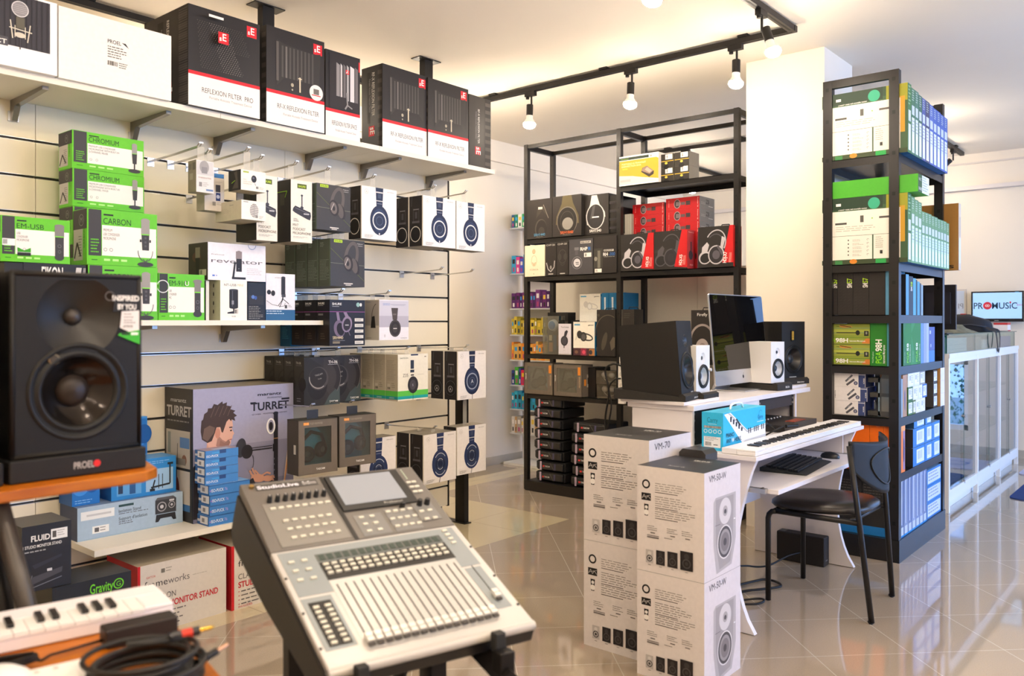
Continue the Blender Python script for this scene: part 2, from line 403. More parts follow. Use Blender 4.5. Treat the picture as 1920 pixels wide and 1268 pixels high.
spot(-1.79, 3.1, -1, 0, 'lit bulb spotlight cut off by the top edge of the photo', 'y', .2)
spot(-1.79, 2.0, -1, 0, 'lit bulb spotlight midway along the track towards the viewer', 'y', .2)
spot(-1.79, .9, -1, 0, 'lit bulb spotlight at the near end of the track towards the viewer', 'y', .2)
spot(-3.78, 7.0, .2, -1, 'lit bulb spotlight seen through the top of the open rack', tilt=.05)
spot(-4.2, 7.9, .3, -.5, 'lit bulb spotlight on the track running away behind the rack', 'y', .1)
spot(-1.87, 8.6, -1, -.6, 'lit angled bulb spotlight behind the tall right rack', 'y', .9)
spot(-1.87, 7.3, 1, -.3, 'lit bulb spotlight over the glass showcases', 'y', .3)
track(((-4.4, 1.5), (-4.4, 4.38)), 'added black ceiling track in the passage behind the slatted wall')  # track and its bulbs added out of sight to light the left wall
for i, y in enumerate((2.2, 3.3, 4.15)): spot(-4.4, y, -.4, .9, 'added unseen bulb spotlight in the passage behind the slatted wall, %s of three' % ('nearest', 'middle', 'farthest')[i], 'y', .5)
track(((1.2, .5), (1.2, 8.0)), 'added black ceiling track over the shopfront aisle')  # unseen aisle track, its bulbs added to raise the general light
track(((2.4, -.6), (2.4, 8.0)), 'added black ceiling track beside the shopfront')  # unseen row of bulbs added as fill for the carton fronts
for i, y in enumerate((-.2, 1.4, 3.0, 5.2)): spot(2.4, y, -1, 0, 'added unseen bulb spotlight on the track beside the shopfront, %s of four' % ('first', 'second', 'third', 'last')[i], 'y', .6)
for i, y in enumerate((.7, 1.5)): spot(1.2, y, -1, 0, 'added unseen bulb spotlight at the near end of the aisle track, %s one' % ('nearer', 'farther')[i], 'y', .6)
for y in (2.2, 4.2, 6.4): spot(1.2, y, -1, 0, 'added unseen bulb spotlight over the shopfront aisle, %s of three' % {2.2: 'nearest', 4.2: 'middle', 6.4: 'farthest'}[y], 'y', .3)
track(((-1.5, .6), (.9, .6)), 'added black ceiling track just above the viewer')  # overhead bulbs out of view, added as frontal fill
for x, q in ((-1.1, 'left'), (-.3, 'middle'), (.5, 'right')): spot(x, .6, -1, .6, 'added unseen bulb spotlight just above the viewer, %s of three' % q, tilt=.6)
track(((-1.9, -.9), (2.4, -.9)), 'added black ceiling track over the back of the shop behind the viewer')  # unseen row behind the viewer, added to even out the lighting
track(((-3.9, -.2), (-3.9, .18)), 'short black ceiling track piece at the near left corner')
for x, q in ((-1.7, 'first'), (-.7, 'second'), (.3, 'third'), (1.3, 'fourth'), (2.2, 'fifth')): spot(x, -.9, 0, 1, 'added unseen bulb spotlight over the back of the shop, %s from the left' % q, tilt=.3)
track(((-.6, -1.3), (-.6, .5)), 'black ceiling track running back behind the viewer')
track(((.2, 1.4), (.2, 3.6)), 'added black ceiling track over the open floor right of the viewer')  # unseen track with bulbs added for more fill
for y, q in ((1.5, 'nearest'), (2.5, 'middle'), (3.5, 'farthest')): spot(.2, y, -1, .2, 'added unseen bulb spotlight over the open floor, %s of three' % q, 'y', .6)
# ================================================================ slatted wall
SX = -3.75; SY0, SY1 = .1, 3.80
SLAT = M('#eee5cf', .5, noise=.01, scale=5); GROOVE = M('#8f8b84', .35, .5)
gz = [2.05-.15*k for k in range(13)]      # grooves
for j, (ya, yb) in enumerate(((SY0, 1.365), (1.365, 2.58), (2.58, SY1))):
    m = MB()
    zs = [.12]+sorted(gz)+[2.36]
    for a, c in zip(zs, zs[1:]):
        m.box(SX-.018, ya+.0012, a+.006, SX, yb-.0012, c-.006, SLAT)
    m.box(SX-.024, ya+.0012, .12, SX-.018, yb-.0012, 2.36, SLAT)
    e = m.build('slatted_wall_panel', label=('cream slatted wall panel behind the loudspeaker', 'cream slatted wall panel behind the hanging microphones', 'cream slatted wall panel at the far end with the headphones')[j], cat='slatted panel', group='slatted wall panels')
    m = MB()
    for z in gz:
        m.box(SX-.0175, ya+.0012, z-.006, SX-.004, yb-.0012, z-.0045, ALU); m.box(SX-.0176, ya+.0012, z-.0045, SX-.016, yb-.0012, z+.006, M('#4c4841', .5))
        m.box(SX-.0175, ya+.0012, z+.0045, SX-.001, yb-.0012, z+.006, ALU)
    m.build('groove_lining', e)
    if j == 2:
        m = MB(); m.box(SX-.03, SY1-.001, .12, SX+.002, SY1+.012, 2.2, BLK); m.build('edge_trim', e)
for i, y in enumerate((2.50, 3.66)):
    m = MB(); m.box(SX-.075, y-.035, .02, SX-.028, y+.035, CEIL-.004, BLK)
    e = m.build('black_post', label=('black post from floor to ceiling behind the middle of the slatted wall', 'black post from floor to ceiling behind the far end of the slatted wall')[i], cat='post')
    m = MB(); m.box(SX-.095, y-.09, CEIL-.006, SX-.01, y+.09, CEIL-.0005, BLK); m.build('ceiling_plate', e)
    m = MB(); m.box(SX-.10, y-.05, 0, SX-.01, y+.05, .018, BLK); m.build('foot_plate', e)
e = empty('black_support_frame', (SX, 3.9, 0), label='low black steel frame standing at the far end of the slatted wall', cat='frame')
m = MB(); m.box(-.01, -.02, .006, .07, .02, .98, BLK); m.build('upright', e)
m = MB(); m.box(-.22, -.02, .006, -.17, .02, .98, BLK); m.build('upright', e)
for z in (.93, .28): m = MB(); m.box(-.17, -.015, z, -.01, .015, z+.03, BLK); m.build('crossbar', e)
m = MB(); m.box(-.24, -.03, 0, .085, .03, .006, BLK); m.build('foot_plate', e)
# ---- shelves with brackets
def shelf(y0, y1, z, dep, brs, label, t=.025):
    m = MB(); m.box(SX+.002, y0+.001, z-t, SX+dep, y1-.001, z, M('#ece6d8', .45, noise=.01, scale=4))
    e = m.build('wall_shelf', label=label, cat='shelf')
    for y in brs:
        m = MB(); L = dep-.05; zz = z-t
        m.prism([(SX+.002, zz-.085), (SX+.02, zz-.085), (SX+.05, zz-.03), (SX+L, zz-.014), (SX+L, zz-.0005), (SX+.002, zz-.0005)], y-.011, y+.011, M('#8b8780', .3, .8))
        m.build('shelf_bracket', e)
        m = MB(); m.box(SX-.002, y-.02, zz-.085, SX+.006, y+.02, zz-.045, ALU); m.build('bracket_clip', e)
    return e
TZ = 2.227
shelf(.15, 1.065, TZ, .38, (.45, .9), 'top shelf board at the near end, mostly outside the photo')
shelf(1.065, 1.985, TZ, .38, (1.28, 1.771), 'top shelf board carrying the white cartons')
shelf(1.985, 2.905, TZ, .38, (2.18, 2.717), 'top shelf board carrying the tall black cartons in the middle')
shelf(2.905, 3.825, TZ, .38, (3.096, 3.614), 'top shelf board at the far end of the slatted wall')
MZ = 1.305
shelf(.3, 1.45, MZ, .40, (.5, 1.2), 'middle shelf board hidden behind the loudspeaker', .022)
shelf(1.45, 2.587, MZ, .40, (1.7, 2.22), 'middle shelf board carrying the green microphone boxes', .022)
BZ = .395
shelf(1.44, 2.60, BZ, .38, (1.6, 2.3), 'low shelf board under the blue boxes and the big lilac carton', .025)
# ---- hooks
def hook(px, z, label=None, X=-3.40, y=None):
    y = onX(px, X)[1] if y is None else y
    e = empty('display_hook', (SX, y, z), label=label or 'x', cat='hook', group='chrome double prong hooks on the slatted wall')
    m = MB(); m.box(-.004, -.016, -.035, .004, .016, .004, ALU); m.build('hook_plate', e)
    L = X-SX; m = MB()
    for s_ in (-.006, .006):
        m.tube([(.004, s_, -.012), (L*.5, s_, -.008), (L-.02, s_, .0), (L, s_, .014)], .0026, M('#d8d4cc', .18, 1), 6)
    m.box(L-.003, -.009, .01, L+.003, .009, .016, ALU)
    m.build('prong', e)
    return e
# ================================================================ printed artwork
GR = '#62c21a'; DK = '#3b3a3c'; WH = '#f2efe9'; NV = '#1f2b48'; RED = '#d3202c'; KB = '#232220'
def A_green(title, sub, mic, tall=False):
    def art(f):
        F = f['F']; L = f['L']
        F.rect(0, 0, .20, 1, GR); F.rect(.02, .16, .195, .99, DK)
        F.rect(.205, .17, .985, .70 if not tall else .72, WH)
        F.rect(.225, .895, .36, .925, KB); F.txt(.222, .745, .135 if not tall else .11, title, '#1d3a1a', w=.052*len(title) if len(title) > 6 else .065*len(title))
        F.small(.05, .44, .18, 5, .055, GR, .4)
        for i, s in enumerate(sub): F.txt(.222, .61-i*.075, .05, s, '#6b6866', w=.0175*len(s))
        if tall: F.txt(.222, .61-len(sub)*.075, .001, '.', WH)
        for q in (.25, .33): F.ring(q, .28, .028, .028, .006, '#444444', n=14)
        for q in (.23, .35, .47): F.rect(q, .075, q+.085, .115, '#b8f08e')
        F.rect(.06, .08, .14, .095, '#2c6a12')
        if mic == 'desk':
            F.rect(.825, .60, .90, .84, '#9a9793'); F.ell(.862, .84, .075, .05, '#9a9793'); F.poly([(.825,.60),(.90,.60),(.893,.32),(.835,.32)], DK)
            F.rect(.828, .595, .897, .61, '#7bd83c'); F.rect(.853, .16, .872, .32, DK); F.ell(.862, .12, .17, .055, DK)
        elif mic == 'ring':
            F.rect(.76, .60, .885, .86, '#9a9793'); F.ell(.8225, .86, .086, .05, '#9a9793'); F.rect(.76, .595, .885, .615, '#7bd83c')
            F.poly([(.765,.595),(.88,.595),(.875,.31),(.775,.31)], DK); F.arc(.8225, .30, .14, .2, 180, 360, .012, '#555555'); F.rect(.738, .46, .765, .51, DK); F.rect(.88, .46, .905, .51, DK)
            for q in (.54, .46, .39): F.ell(.8225, q, .022, .022, '#565558')
            F.line([(.79,.15),(.815,.10),(.79,.055)], .012, '#555555'); F.line([(.855,.15),(.83,.10),(.855,.055)], .012, '#555555'); F.ell(.8225, .045, .15, .045, DK)
        else:
            F.rect(.77, .62, .91, .85, '#7f7d7b'); F.ell(.84, .85, .105, .045, '#7f7d7b'); F.rect(.77, .60, .91, .625, '#7bd83c'); F.rect(.775, .14, .905, .60, DK); F.ell(.84, .14, .098, .07, DK)
            F.ring(.84, .40, .035, .035, .008, '#777777'); F.ring(.84, .27, .03, .03, .006, '#777777')
        L.rect(0, .64, 1, .99, DK); L.rect(.03, .08, .70, .64, '#c9c6c0'); L.ring(.6, .80, .10, .10, .012, '#8e8d8c'); L.txt(.6, .755, .1, 'M', '#8e8d8c', al='c'); L.small(.4, .5, .66, 8, .05, '#6d6a66', .3)
        L.line([(.1,.12),(.3,.4),(.55,.15)], .05, KB); L.txt(.86, .3, .06, title, '#2c6a12', rot=90)
    return art
def cup(F, cx, cy, r, c1, ring_, inner, strap=True, sq=1.0):
    "side view of a studio headphone: strap, yoke, oval cup"
    if strap:
        F.poly([(cx-.11, 1), (cx+.11, 1), (cx+.085, cy+r*.9), (cx-.085, cy+r*.9)], c1)
        F.rect(cx-.10, .90, cx+.10, .925, '#c9c7c6'); F.rect(cx-.045, .80, cx+.045, .88, '#3d4863'); F.rect(cx-.095, .74, cx+.095, .757, '#c9c7c6'); F.rect(cx-.07, .69, cx+.07, .70, '#8890a5')
    F.ell(cx, cy, r*.86*sq, r*1.06, c1); F.ell(cx, cy, r*.66*sq, r*.83, '#2c3a5c')
    if ring_: F.ring(cx, cy-.01, r*.60*sq, r*.60, r*.09, ring_)
    F.ell(cx, cy-.01, r*.53*sq, r*.53, inner); F.ring(cx, cy-.01, r*.3*sq, r*.3, r*.03, '#5a6884')
def A_at(model):
    def art(f):
        F = f['F']; L = f['L']
        if model == 50:
            cup(F, .50, .375, .27, NV, '#e7e4df', '#26314c'); F.rect(.465, .085, .525, .15, '#2c3550'); F.rect(.48, .09, .51, .13, '#dddddd')
        elif model == 40:
            cup(F, .50, .38, .27, NV, '#9aa2b2', '#26314c'); F.txt(.5, .33, .08, 'A', '#d7dbe4', al='c'); F.line([(.5,.1),(.5,0)], .012, '#222222')
        else:
            cup(F, .50, .38, .27, '#26345c', None, '#1d2844')
            F.arc(.5, .37, .18, .22, 40, 140, .014, '#c5c9d2'); F.arc(.5, .37, .18, .22, 220, 320, .014, '#c5c9d2'); F.arc(.5, .37, .09, .11, 40, 140, .010, '#c5c9d2'); F.arc(.5, .37, .09, .11, 220, 320, .01, '#c5c9d2')
            F.line([(.5,.1),(.47,0)], .012, '#222222')
        F.ring(.13, .90, .045, .045, .005, '#b9b4ad', n=20); F.txt(.13, .875, .045, 'A', '#b9b4ad', al='c'); F.txt(.72, .935, .018, 'audio-technica', '#555555', w=.2)
        F.small(.08, .07, .34, 3, .022, '#9b968f', .4)
        L.rect(0, 0, .93, 1, '#221e1f'); L.ell(.45, .26, .175, .20, '#100f12'); L.ring(.45, .24, .145, .15, .018 if model == 50 else .008, '#d9d3ca' if model == 50 else '#55525a')
        L.rect(.2, .46, .75, .5, '#5a565c'); L.line([(.3,.5),(.3,.75)], .02, '#3e3b40'); L.line([(.7,.5),(.7,.75)], .02, '#3e3b40'); L.rect(.42, .55, .58, .68, '#48454b'); L.rect(.3, .72, .7, .74, '#7d7a80'); L.line([(.15,.8),(.2,.98)], .015, '#4b484d')
        if model == 40: L.ring(.45, .22, .06, .06, .007, '#c9c5cc'); L.txt(.45, .19, .06, 'A', '#c9c5cc', al='c')
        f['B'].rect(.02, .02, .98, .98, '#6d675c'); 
    return art
def tilt(F, cx, cy, s, band, c1, hi, w_=.12):
    "headphones seen at an angle: band and two cups"
    F.arc(cx, cy+.1*s, .30*s, .62*s, -8, 190, w_*s, band, rot=-14)
    F.ell(cx+.26*s*F.h/F.w, cy-.30*s, .17*s, .34*s, c1, rot=18); F.ell(cx+.17*s*F.h/F.w, cy-.26*s, .16*s, .33*s, band, rot=14)
    F.ell(cx-.17*s*F.h/F.w, cy-.16*s, .25*s, .36*s, c1, rot=14); F.ell(cx-.20*s*F.h/F.w, cy-.16*s, .18*s, .27*s, hi, rot=14); F.ell(cx-.2*s*F.h/F.w, cy-.17*s, .08*s, .12*s, c1, rot=14)
def A_shure(f):
    F = f['F']; L = f['L']; LG = '#b6d92a'
    F.rect(.10, .925, .34, .985, LG); F.txt(.12, .938, .035, 'SHURE', '#3a4a20', w=.2, bold=1); F.txt(.94, .92, .022, 'Professional', '#d8d4cc', al='r'); F.txt(.94, .88, .018, 'Studio Headphones', '#d8d4cc', al='r')
    F.line([(.0,.80),(1,.12)], .006, '#6f7f2c'); F.line([(0,.49),(1,.46)], .006, '#8b8f70')
    tilt(F, .60, .58, .50, '#5b5450', '#2e2a29', '#6b625d', .16); F.line([(.42,.45),(.5,.6)], .02, '#b3aaa4')
    F.rect(.38, .05, .64, .075, '#cfcac2'); F.rect(.43, .02, .59, .038, '#cfcac2')
    L.txt(.12, .90, .03, 'SHURE', '#a9b0a4', w=.28); L.small(.12, .87, .45, 2, .03, '#8b948a', .4); L.small(.1, .55, .92, 14, .032, '#7a857b', .35); L.rect(.93, 0, 1, 1, '#5d6d5c')
def A_shure440(f):
    F = f['F']; L = f['L']
    F.txt(.07, .885, .05, 'SHURE', WH, w=.26, bold=1); F.rect(.07, .85, .26, .86, '#aaaaaa'); F.rect(.0, .735, 1, .745, '#a0509a'); F.ell(.80, .90, .05, .05, '#8fb6b0'); F.ell(.88, .90, .03, .04, '#dddddd')
    F.poly([(.18,.73),(.25,.73),(.30,.5),(.22,.5)], '#867790'); F.poly([(.38,.73),(.47,.73),(.56,.6),(.48,.55)], '#867790')
    F.ell(.27, .37, .15, .19, '#6f6279', rot=15); F.ell(.30, .36, .10, .14, '#1e1a20', rot=15); F.ell(.48, .47, .14, .18, '#897a92', rot=-12); F.ell(.48, .46, .10, .135, '#2b2730', rot=-12); F.rect(.43, .44, .53, .46, '#bbbbbb'); F.line([(.5,.35),(.57,.22)], .012, '#897a92')
    F.txt(.08, .145, .065, 'SRH440', '#d8c6a2', w=.29, bold=1); F.rect(.08, .11, .42, .117, '#999999'); F.rect(.08, .05, .28, .095, '#857a66')
    for i in range(5): F.rect(.70, .53-i*.125, .95, .60-i*.125, '#d8d6d0'); F.small(.73, .57-i*.125, .93, 2, .02, '#77746c', .4)
    L.txt(.1, .9, .045, 'SHURE', WH, w=.5, bold=1); L.rect(.1, .87, .5, .88, '#999999'); L.rect(0, .735, 1, .745, '#a0509a'); L.rect(.12, .66, .5, .70, '#777777'); L.rect(.12, .08, .88, .45, '#221a16'); L.small(.3, .25, .7, 3, .05, '#554a40', .4)
def A_spine_blue(f):
    f['L'].rect(0, 0, 1, .46, '#16557c'); f['L'].small(.2, .4, .8, 6, .045, '#4f9ac4', .3); f['L'].rect(.0, .46, .45, 1, '#151a22')
def A_samson850(f):
    F = f['F']; L = f['L']
    F.rect(0, .32, 1, .98, '#c9c8d4'); F.rect(0, .32, 1, .60, '#b3b1c0'); F.txt(.12, .86, .06, 'SR850', '#7f95c8', w=.24); F.rect(.38, .88, .90, .89, '#8c8fa8'); F.rect(.45, .855, .85, .862, '#a6a8bb')
    F.poly([(.40,.80),(.63,.80),(.60,.50),(.45,.50)], '#4d4542'); F.rect(.46, .62, .57, .66, '#6f6662'); F.ell(.53, .29, .19, .215, '#2f2a28'); F.ring(.53, .29, .165, .19, .012, '#5e5752'); F.ell(.53, .29, .085, .11, '#403a37'); F.rect(.47, .275, .59, .295, '#d9d5cf')
    F.txt(.72, .035, .022, 'SAMSON', '#555555', w=.22); F.line([(.18,.07),(.18,.14)], .01, '#555555')
    L.rect(0, 0, 1, 1, '#cfcabf'); L.rect(.02, .36, .98, .98, '#aaa59f'); L.poly([(.4,.3),(.75,.3),(.68,.6),(.48,.58)], '#2c2928'); L.arc(.85, .52, .2, .38, 100, 180, .02, '#55504c'); L.txt(.1, .93, .03, 'SR850', '#6275a8', w=.3); L.txt(.1, .04, .022, 'SAMSON', '#44403c', w=.35)
def A_th06(f):
    F = f['F']; L = f['L']
    F.poly([(0,0),(0,1),(.12,1),(.48,.82),(.25,.0)], '#2a2826'); F.poly([(.95,.55),(1,.6),(1,0),(.55,0)], '#45504f')
    F.poly([(.55,1),(1,.92),(1,.4),(.7,.2),(.5,.5)], '#3b3635'); F.arc(.62, .55, .30, .36, -30, 80, .10, '#2a2625', rot=-10); F.arc(.60, .55, .38, .44, -30, 80, .015, '#67605d', rot=-10)
    F.ell(.37, .40, .24, .28, '#23201f', rot=-15); F.ell(.40, .56, .245, .24, '#4a4443', rot=-20); F.ell(.385, .585, .215, .20, '#2b2827', rot=-20); F.arc(.385, .56, .22, .2, 190, 330, .02, '#a39d98', rot=-20); F.txt(.30, .60, .035, 'TASCAM', '#aaa49e', rot=12); F.txt(.38, .53, .025, 'TH-06', '#aaa49e', rot=12)
    F.txt(.67, .86, .06, 'TH-06', WH, w=.26, bold=1); F.rect(.66, .835, .94, .842, '#cccccc'); F.txt(.70, .045, .042, 'TASCAM', WH, w=.24, bold=1)
    L.txt(.2, .86, .05, 'TH-06', '#b9b8ae', w=.5); L.rect(.2, .83, .8, .836, '#777777'); L.arc(1.0, .5, .18, .22, 90, 270, .04, '#2a2826'); L.ell(.85, .45, .12, .14, '#24221f')
    L.small(.3, .15, .9, 2, .05, '#999999', .3)
def A_z35(f):
    F = f['F']; L = f['L']
    for Q in (F, L): Q.rect(0, .03, 1, .095, '#1fa0a0'); Q.rect(0, .095, 1, .21, '#5cc04c')
    F.txt(.07, .905, .03, 'SAMSON', '#23483c', w=.26); F.rect(.42, .97, .66, 1, '#26345c'); F.txt(.16, .51, .07, 'Z35', '#5c574f', w=.17)
    F.rect(.41, .68, .52, .87, '#2f3a4c'); F.rect(.40, .60, .53, .66, '#2f3a4c'); F.rect(.42, .53, .52, .56, '#4d4a48'); F.rect(.43, .47, .52, .52, '#c7c4bd')
    F.ell(.49, .33, .155, .185, '#2c2a2e'); F.ell(.485, .33, .09, .11, '#45424a'); F.txt(.485, .30, .05, 'S', '#b9b9c4', al='c'); F.line([(.49,.16),(.49,0)], .009, '#222222'); F.rect(.63, .55, .85, .556, '#b8b3a8'); F.rect(.87, .93, .93, .95, '#8a857a')
    L.small(.12, .86, .85, 16, .028, '#9a9284', .35); L.rect(.15, .30, .38, .36, '#c9c2b2'); L.code(.15, .245, .4, .29, n=8); L.small(.5, .36, .8, 3, .04, '#8a8274', .4); L.txt(.3, .045, .03, 'SAMSON', '#d6f0ea', w=.4)
def A_mv7(f):
    F = f['F']; L = f['L']; B = f['B']
    F.rect(.30, .87, .74, .945, '#4a5a1c'); F.txt(.35, .89, .032, 'SHURE', '#c8e43a', w=.34, bold=1)
    F.rect(.49, .58, .545, .76, '#4a4a54'); F.ell(.515, .76, .022, .016, '#3c3c46'); F.ell(.515, .56, .032, .026, '#3c3c46')
    F.poly([(.1,.54),(.2,.585),(.92,.50),(.95,.44),(.90,.37),(.75,.385),(.2,.47),(.08,.50)], '#33323a'); F.line([(.2,.55),(.9,.47)], .006, '#777680'); F.rect(.6, .455, .85, .475, '#b9b7ba')
    F.small(.12, .37, .4, 3, .02, '#777777', .5)
    for i, s in enumerate(('MV7', 'PODCAST', 'MICROPHONE')): F.txt(.09, .255-i*.065, .042, s, '#6b665e', w=.085*len(s))
    F.small(.1, .085, .85, 2, .018, '#9a958c', .3)
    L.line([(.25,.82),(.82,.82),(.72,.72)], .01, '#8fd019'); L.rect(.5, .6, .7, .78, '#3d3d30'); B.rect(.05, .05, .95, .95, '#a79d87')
def A_pop(f):
    F = f['F']; L = f['L']; B = f['B']
    F.rect(.09, .86, .31, .94, '#8a9a3c'); F.txt(.11, .875, .05, 'SHURE', '#eaff7a', w=.17); F.ell(.52, .60, .15, .18, '#26262e'); F.ell(.50, .64, .06, .05, '#5b5b68'); F.line([(.54,.4),(.6,.28)], .03, '#888690')
    for i, s in enumerate(('MV5C', 'HOME OFFICE', 'MICROPHONE')): F.txt(.08, .50-i*.1, .05, s, '#8b867c', w=.035*len(s))
    F.rect(.60, .13, .70, .25, '#8a8784'); F.small(.74, .22, .94, 3, .05, '#8a8784', .3)
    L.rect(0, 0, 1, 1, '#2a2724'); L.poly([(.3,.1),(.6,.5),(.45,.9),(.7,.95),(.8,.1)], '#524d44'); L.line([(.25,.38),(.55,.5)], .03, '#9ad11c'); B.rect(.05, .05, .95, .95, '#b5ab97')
def A_retro(f):
    F = f['F']; L = f['L']
    F.rect(.08, .90, .28, .93, '#444444'); F.ell(.52, .50, .26, .36, '#8c8a89')
    for i in range(7): F.line([(.30+.01*abs(i-3)**1.5, .78-i*.09), (.50, .76-i*.09)], .032, '#e8e4de'); F.line([(.54, .76-i*.09), (.74-.01*abs(i-3)**1.5, .74-i*.09)], .032, '#e8e4de')
    F.rect(.50, .15, .545, .85, '#a8a6a4'); F.rect(.57, .12, .67, .27, '#8a8784'); F.small(.72, .22, .92, 3, .06, '#8a8784', .3)
    L.small(.15, .6, .6, 4, .06, '#b9b0a0', .3); L.rect(.55, .78, .7, .80, '#777777'); f['B'].rect(.04, .04, .96, .96, '#b7ab92'); f['B'].ell(.3, .5, .12, .06, '#8d9a80')
def A_clear(f):
    F = f['F']; L = f['L']
    F.rect(.04, .55, .96, .97, '#c9c8ca'); F.ell(.45, .80, .16, .20, '#9c9a9c'); F.rect(.3, .6, .62, .80, '#86858a'); F.txt(.12, .44, .06, 'meteorite', '#a07a6a', w=.72); F.rect(.15, .18, .32, .32, '#8f8d8c'); F.small(.38, .3, .75, 3, .05, '#9b9996', .3); F.rect(.55, .06, .95, .12, '#6d86b0')
    L.rect(.1, .72, .45, .9, '#77706a'); L.rect(.55, .7, .9, .93, '#6b645e'); L.rect(.2, .4, .6, .6, '#a29a8e'); L.small(.2, .25, .8, 4, .03, '#8d867b', .3)
def A_clear2(f):
    F = f['F']
    F.rect(.48, .87, .98, .98, '#3a78c0'); F.rect(.56, .5, .80, .69, '#3d3f4a'); F.rect(.57, .27, .80, .48, '#2a3868'); F.ell(.68, .38, .05, .05, '#b9bcc8'); F.rect(.40, .14, .56, .24, '#8a8784'); F.small(.6, .24, .85, 3, .035, '#8a8784', .3); F.small(.55, .76, .9, 2, .03, '#9c9a9c', .3)
def A_reve(f):
    F = f['F']; L = f['L']
    F.txt(.06, .67, .03, 'PreSonus', '#6d686c', w=.21); F.txt(.055, .47, .115, 'revelator', '#5d5a60', w=.89)
    F.rect(.47, .60, .575, .80, '#8a8083'); F.ell(.5225, .80, .054, .02, '#8a8083'); F.rect(.475, .25, .572, .60, '#29272c'); F.rect(.43, .46, .56, .50, '#29272c'); F.poly([(.44,.50),(.47,.50),(.44,.08),(.405,.08)], '#29272c'); F.rect(.40, .04, .64, .10, '#29272c'); F.ell(.52, .33, .012, .012, '#999999')
    for q in (.7, .64, .61, .58): F.txt(.3, .3, .001, '.', WH)
    F.small(.66, .34, .94, 4, .05, '#b9b4ba', .18); F.ring(.75, .99, .085, .085, .010, '#4a78b8') if False else F.arc(.75, 1.0, .12, .12, 180, 360, .012, '#4a78b8'); F.rect(.07, .10, .11, .14, '#4a78d0'); F.rect(.13, .11, .15, .13, '#4a78d0')
    L.rect(0, .04, 1, .98, '#3f3a31'); L.ell(.42, .62, .22, .14, '#5f4234'); L.rect(.36, .6, .60, .88, '#8b8474'); L.poly([(.36,.6),(.6,.6),(.55,.15),(.4,.1)], '#2b2a26'); L.rect(.56, .12, .92, .28, '#d8d1c1'); L.code(.6, .15, .72, .26, n=5)
def A_ntusb(f):
    F = f['F']; L = f['L']
    F.txt(.14, .86, .06, 'NT-USB', '#3c3c3c', w=.45); F.txt(.63, .86, .06, 'MINI', '#d9c79a', w=.22); F.rect(.33, .32, .66, .77, '#26262a'); F.ell(.495, .77, .118, .02, '#3c3c44'); F.ell(.495, .32, .118, .03, '#26262a'); F.line([(.45,.35),(.45,.75)], .012, '#6e6e78'); F.rect(.42, .40, .5, .5, '#8e8e98')
    F.rect(.47, .22, .53, .30, '#26262a'); F.poly([(.26,.20),(.52,.24),(.52,.17),(.26,.17)], '#26262a'); F.rect(.52, .17, .66, .28, '#c9c4bb'); F.rect(.54, .18, .60, .27, '#77736c'); F.txt(.5, .085, .03, 'RODE', '#666666', al='c')
    for q in (.87, .66, .43, .22): L.ell(.5, q, .028, .055, '#2c2c2c'); L.rect(.35, q-.09, .65, q-.08, '#a8a594')
def A_blackmic(f):
    F = f['F']; F.rect(.08, .42, .9, .66, '#2e2d33'); F.ell(.3, .62, .05, .05, '#5a7ac0'); F.ell(.45, .6, .04, .05, '#3a58a0'); F.small(.06, .36, .94, 8, .045, '#8f8a82', .35)
def A_at2020(f):
    F = f['F']; L = f['L']
    F.rect(0, 0, 1, .23, '#2a5f8e'); F.txt(.30, .90, .025, 'AT2020', '#777777', w=.2); F.small(.02, .19, .7, 2, .05, '#cfe0ee', .3)
    F.rect(.52, .55, .66, .92, '#2c2b30'); F.ell(.59, .92, .053, .025, '#3b3a40'); F.rect(.53, .50, .67, .56, '#47454d'); F.line([(.58,.5),(.55,.43)], .03, '#2c2b30'); F.line([(.58,.46),(.42,.32)], .014, '#2c2b30'); F.line([(.58,.46),(.46,.28)], .014, '#2c2b30'); F.line([(.58,.46),(.78,.36)], .014, '#2c2b30')
    F.line([(.02,.42),(.2,.34),(.5,.30),(.62,.31),(.66,.38)], .008, '#2c2b30'); F.ell(.10, .60, .05, .05, '#2c2b30'); F.ell(.24, .58, .05, .06, '#2c2b30'); F.rect(.64, .26, .72, .33, '#55524f'); F.small(.76, .32, .92, 2, .03, '#8c8a88', .4)
def SE(F, x, y, s):
    a = F.h/F.w
    F.rect(x-s*a/2, y-s/2, x+s*a/2, y+s/2, RED); F.txt(x-.40*s*a, y-.27*s, .42*s, 's', WH, bold=2); F.txt(x-.10*s*a, y-.22*s, .62*s, 'E', WH, bold=1)
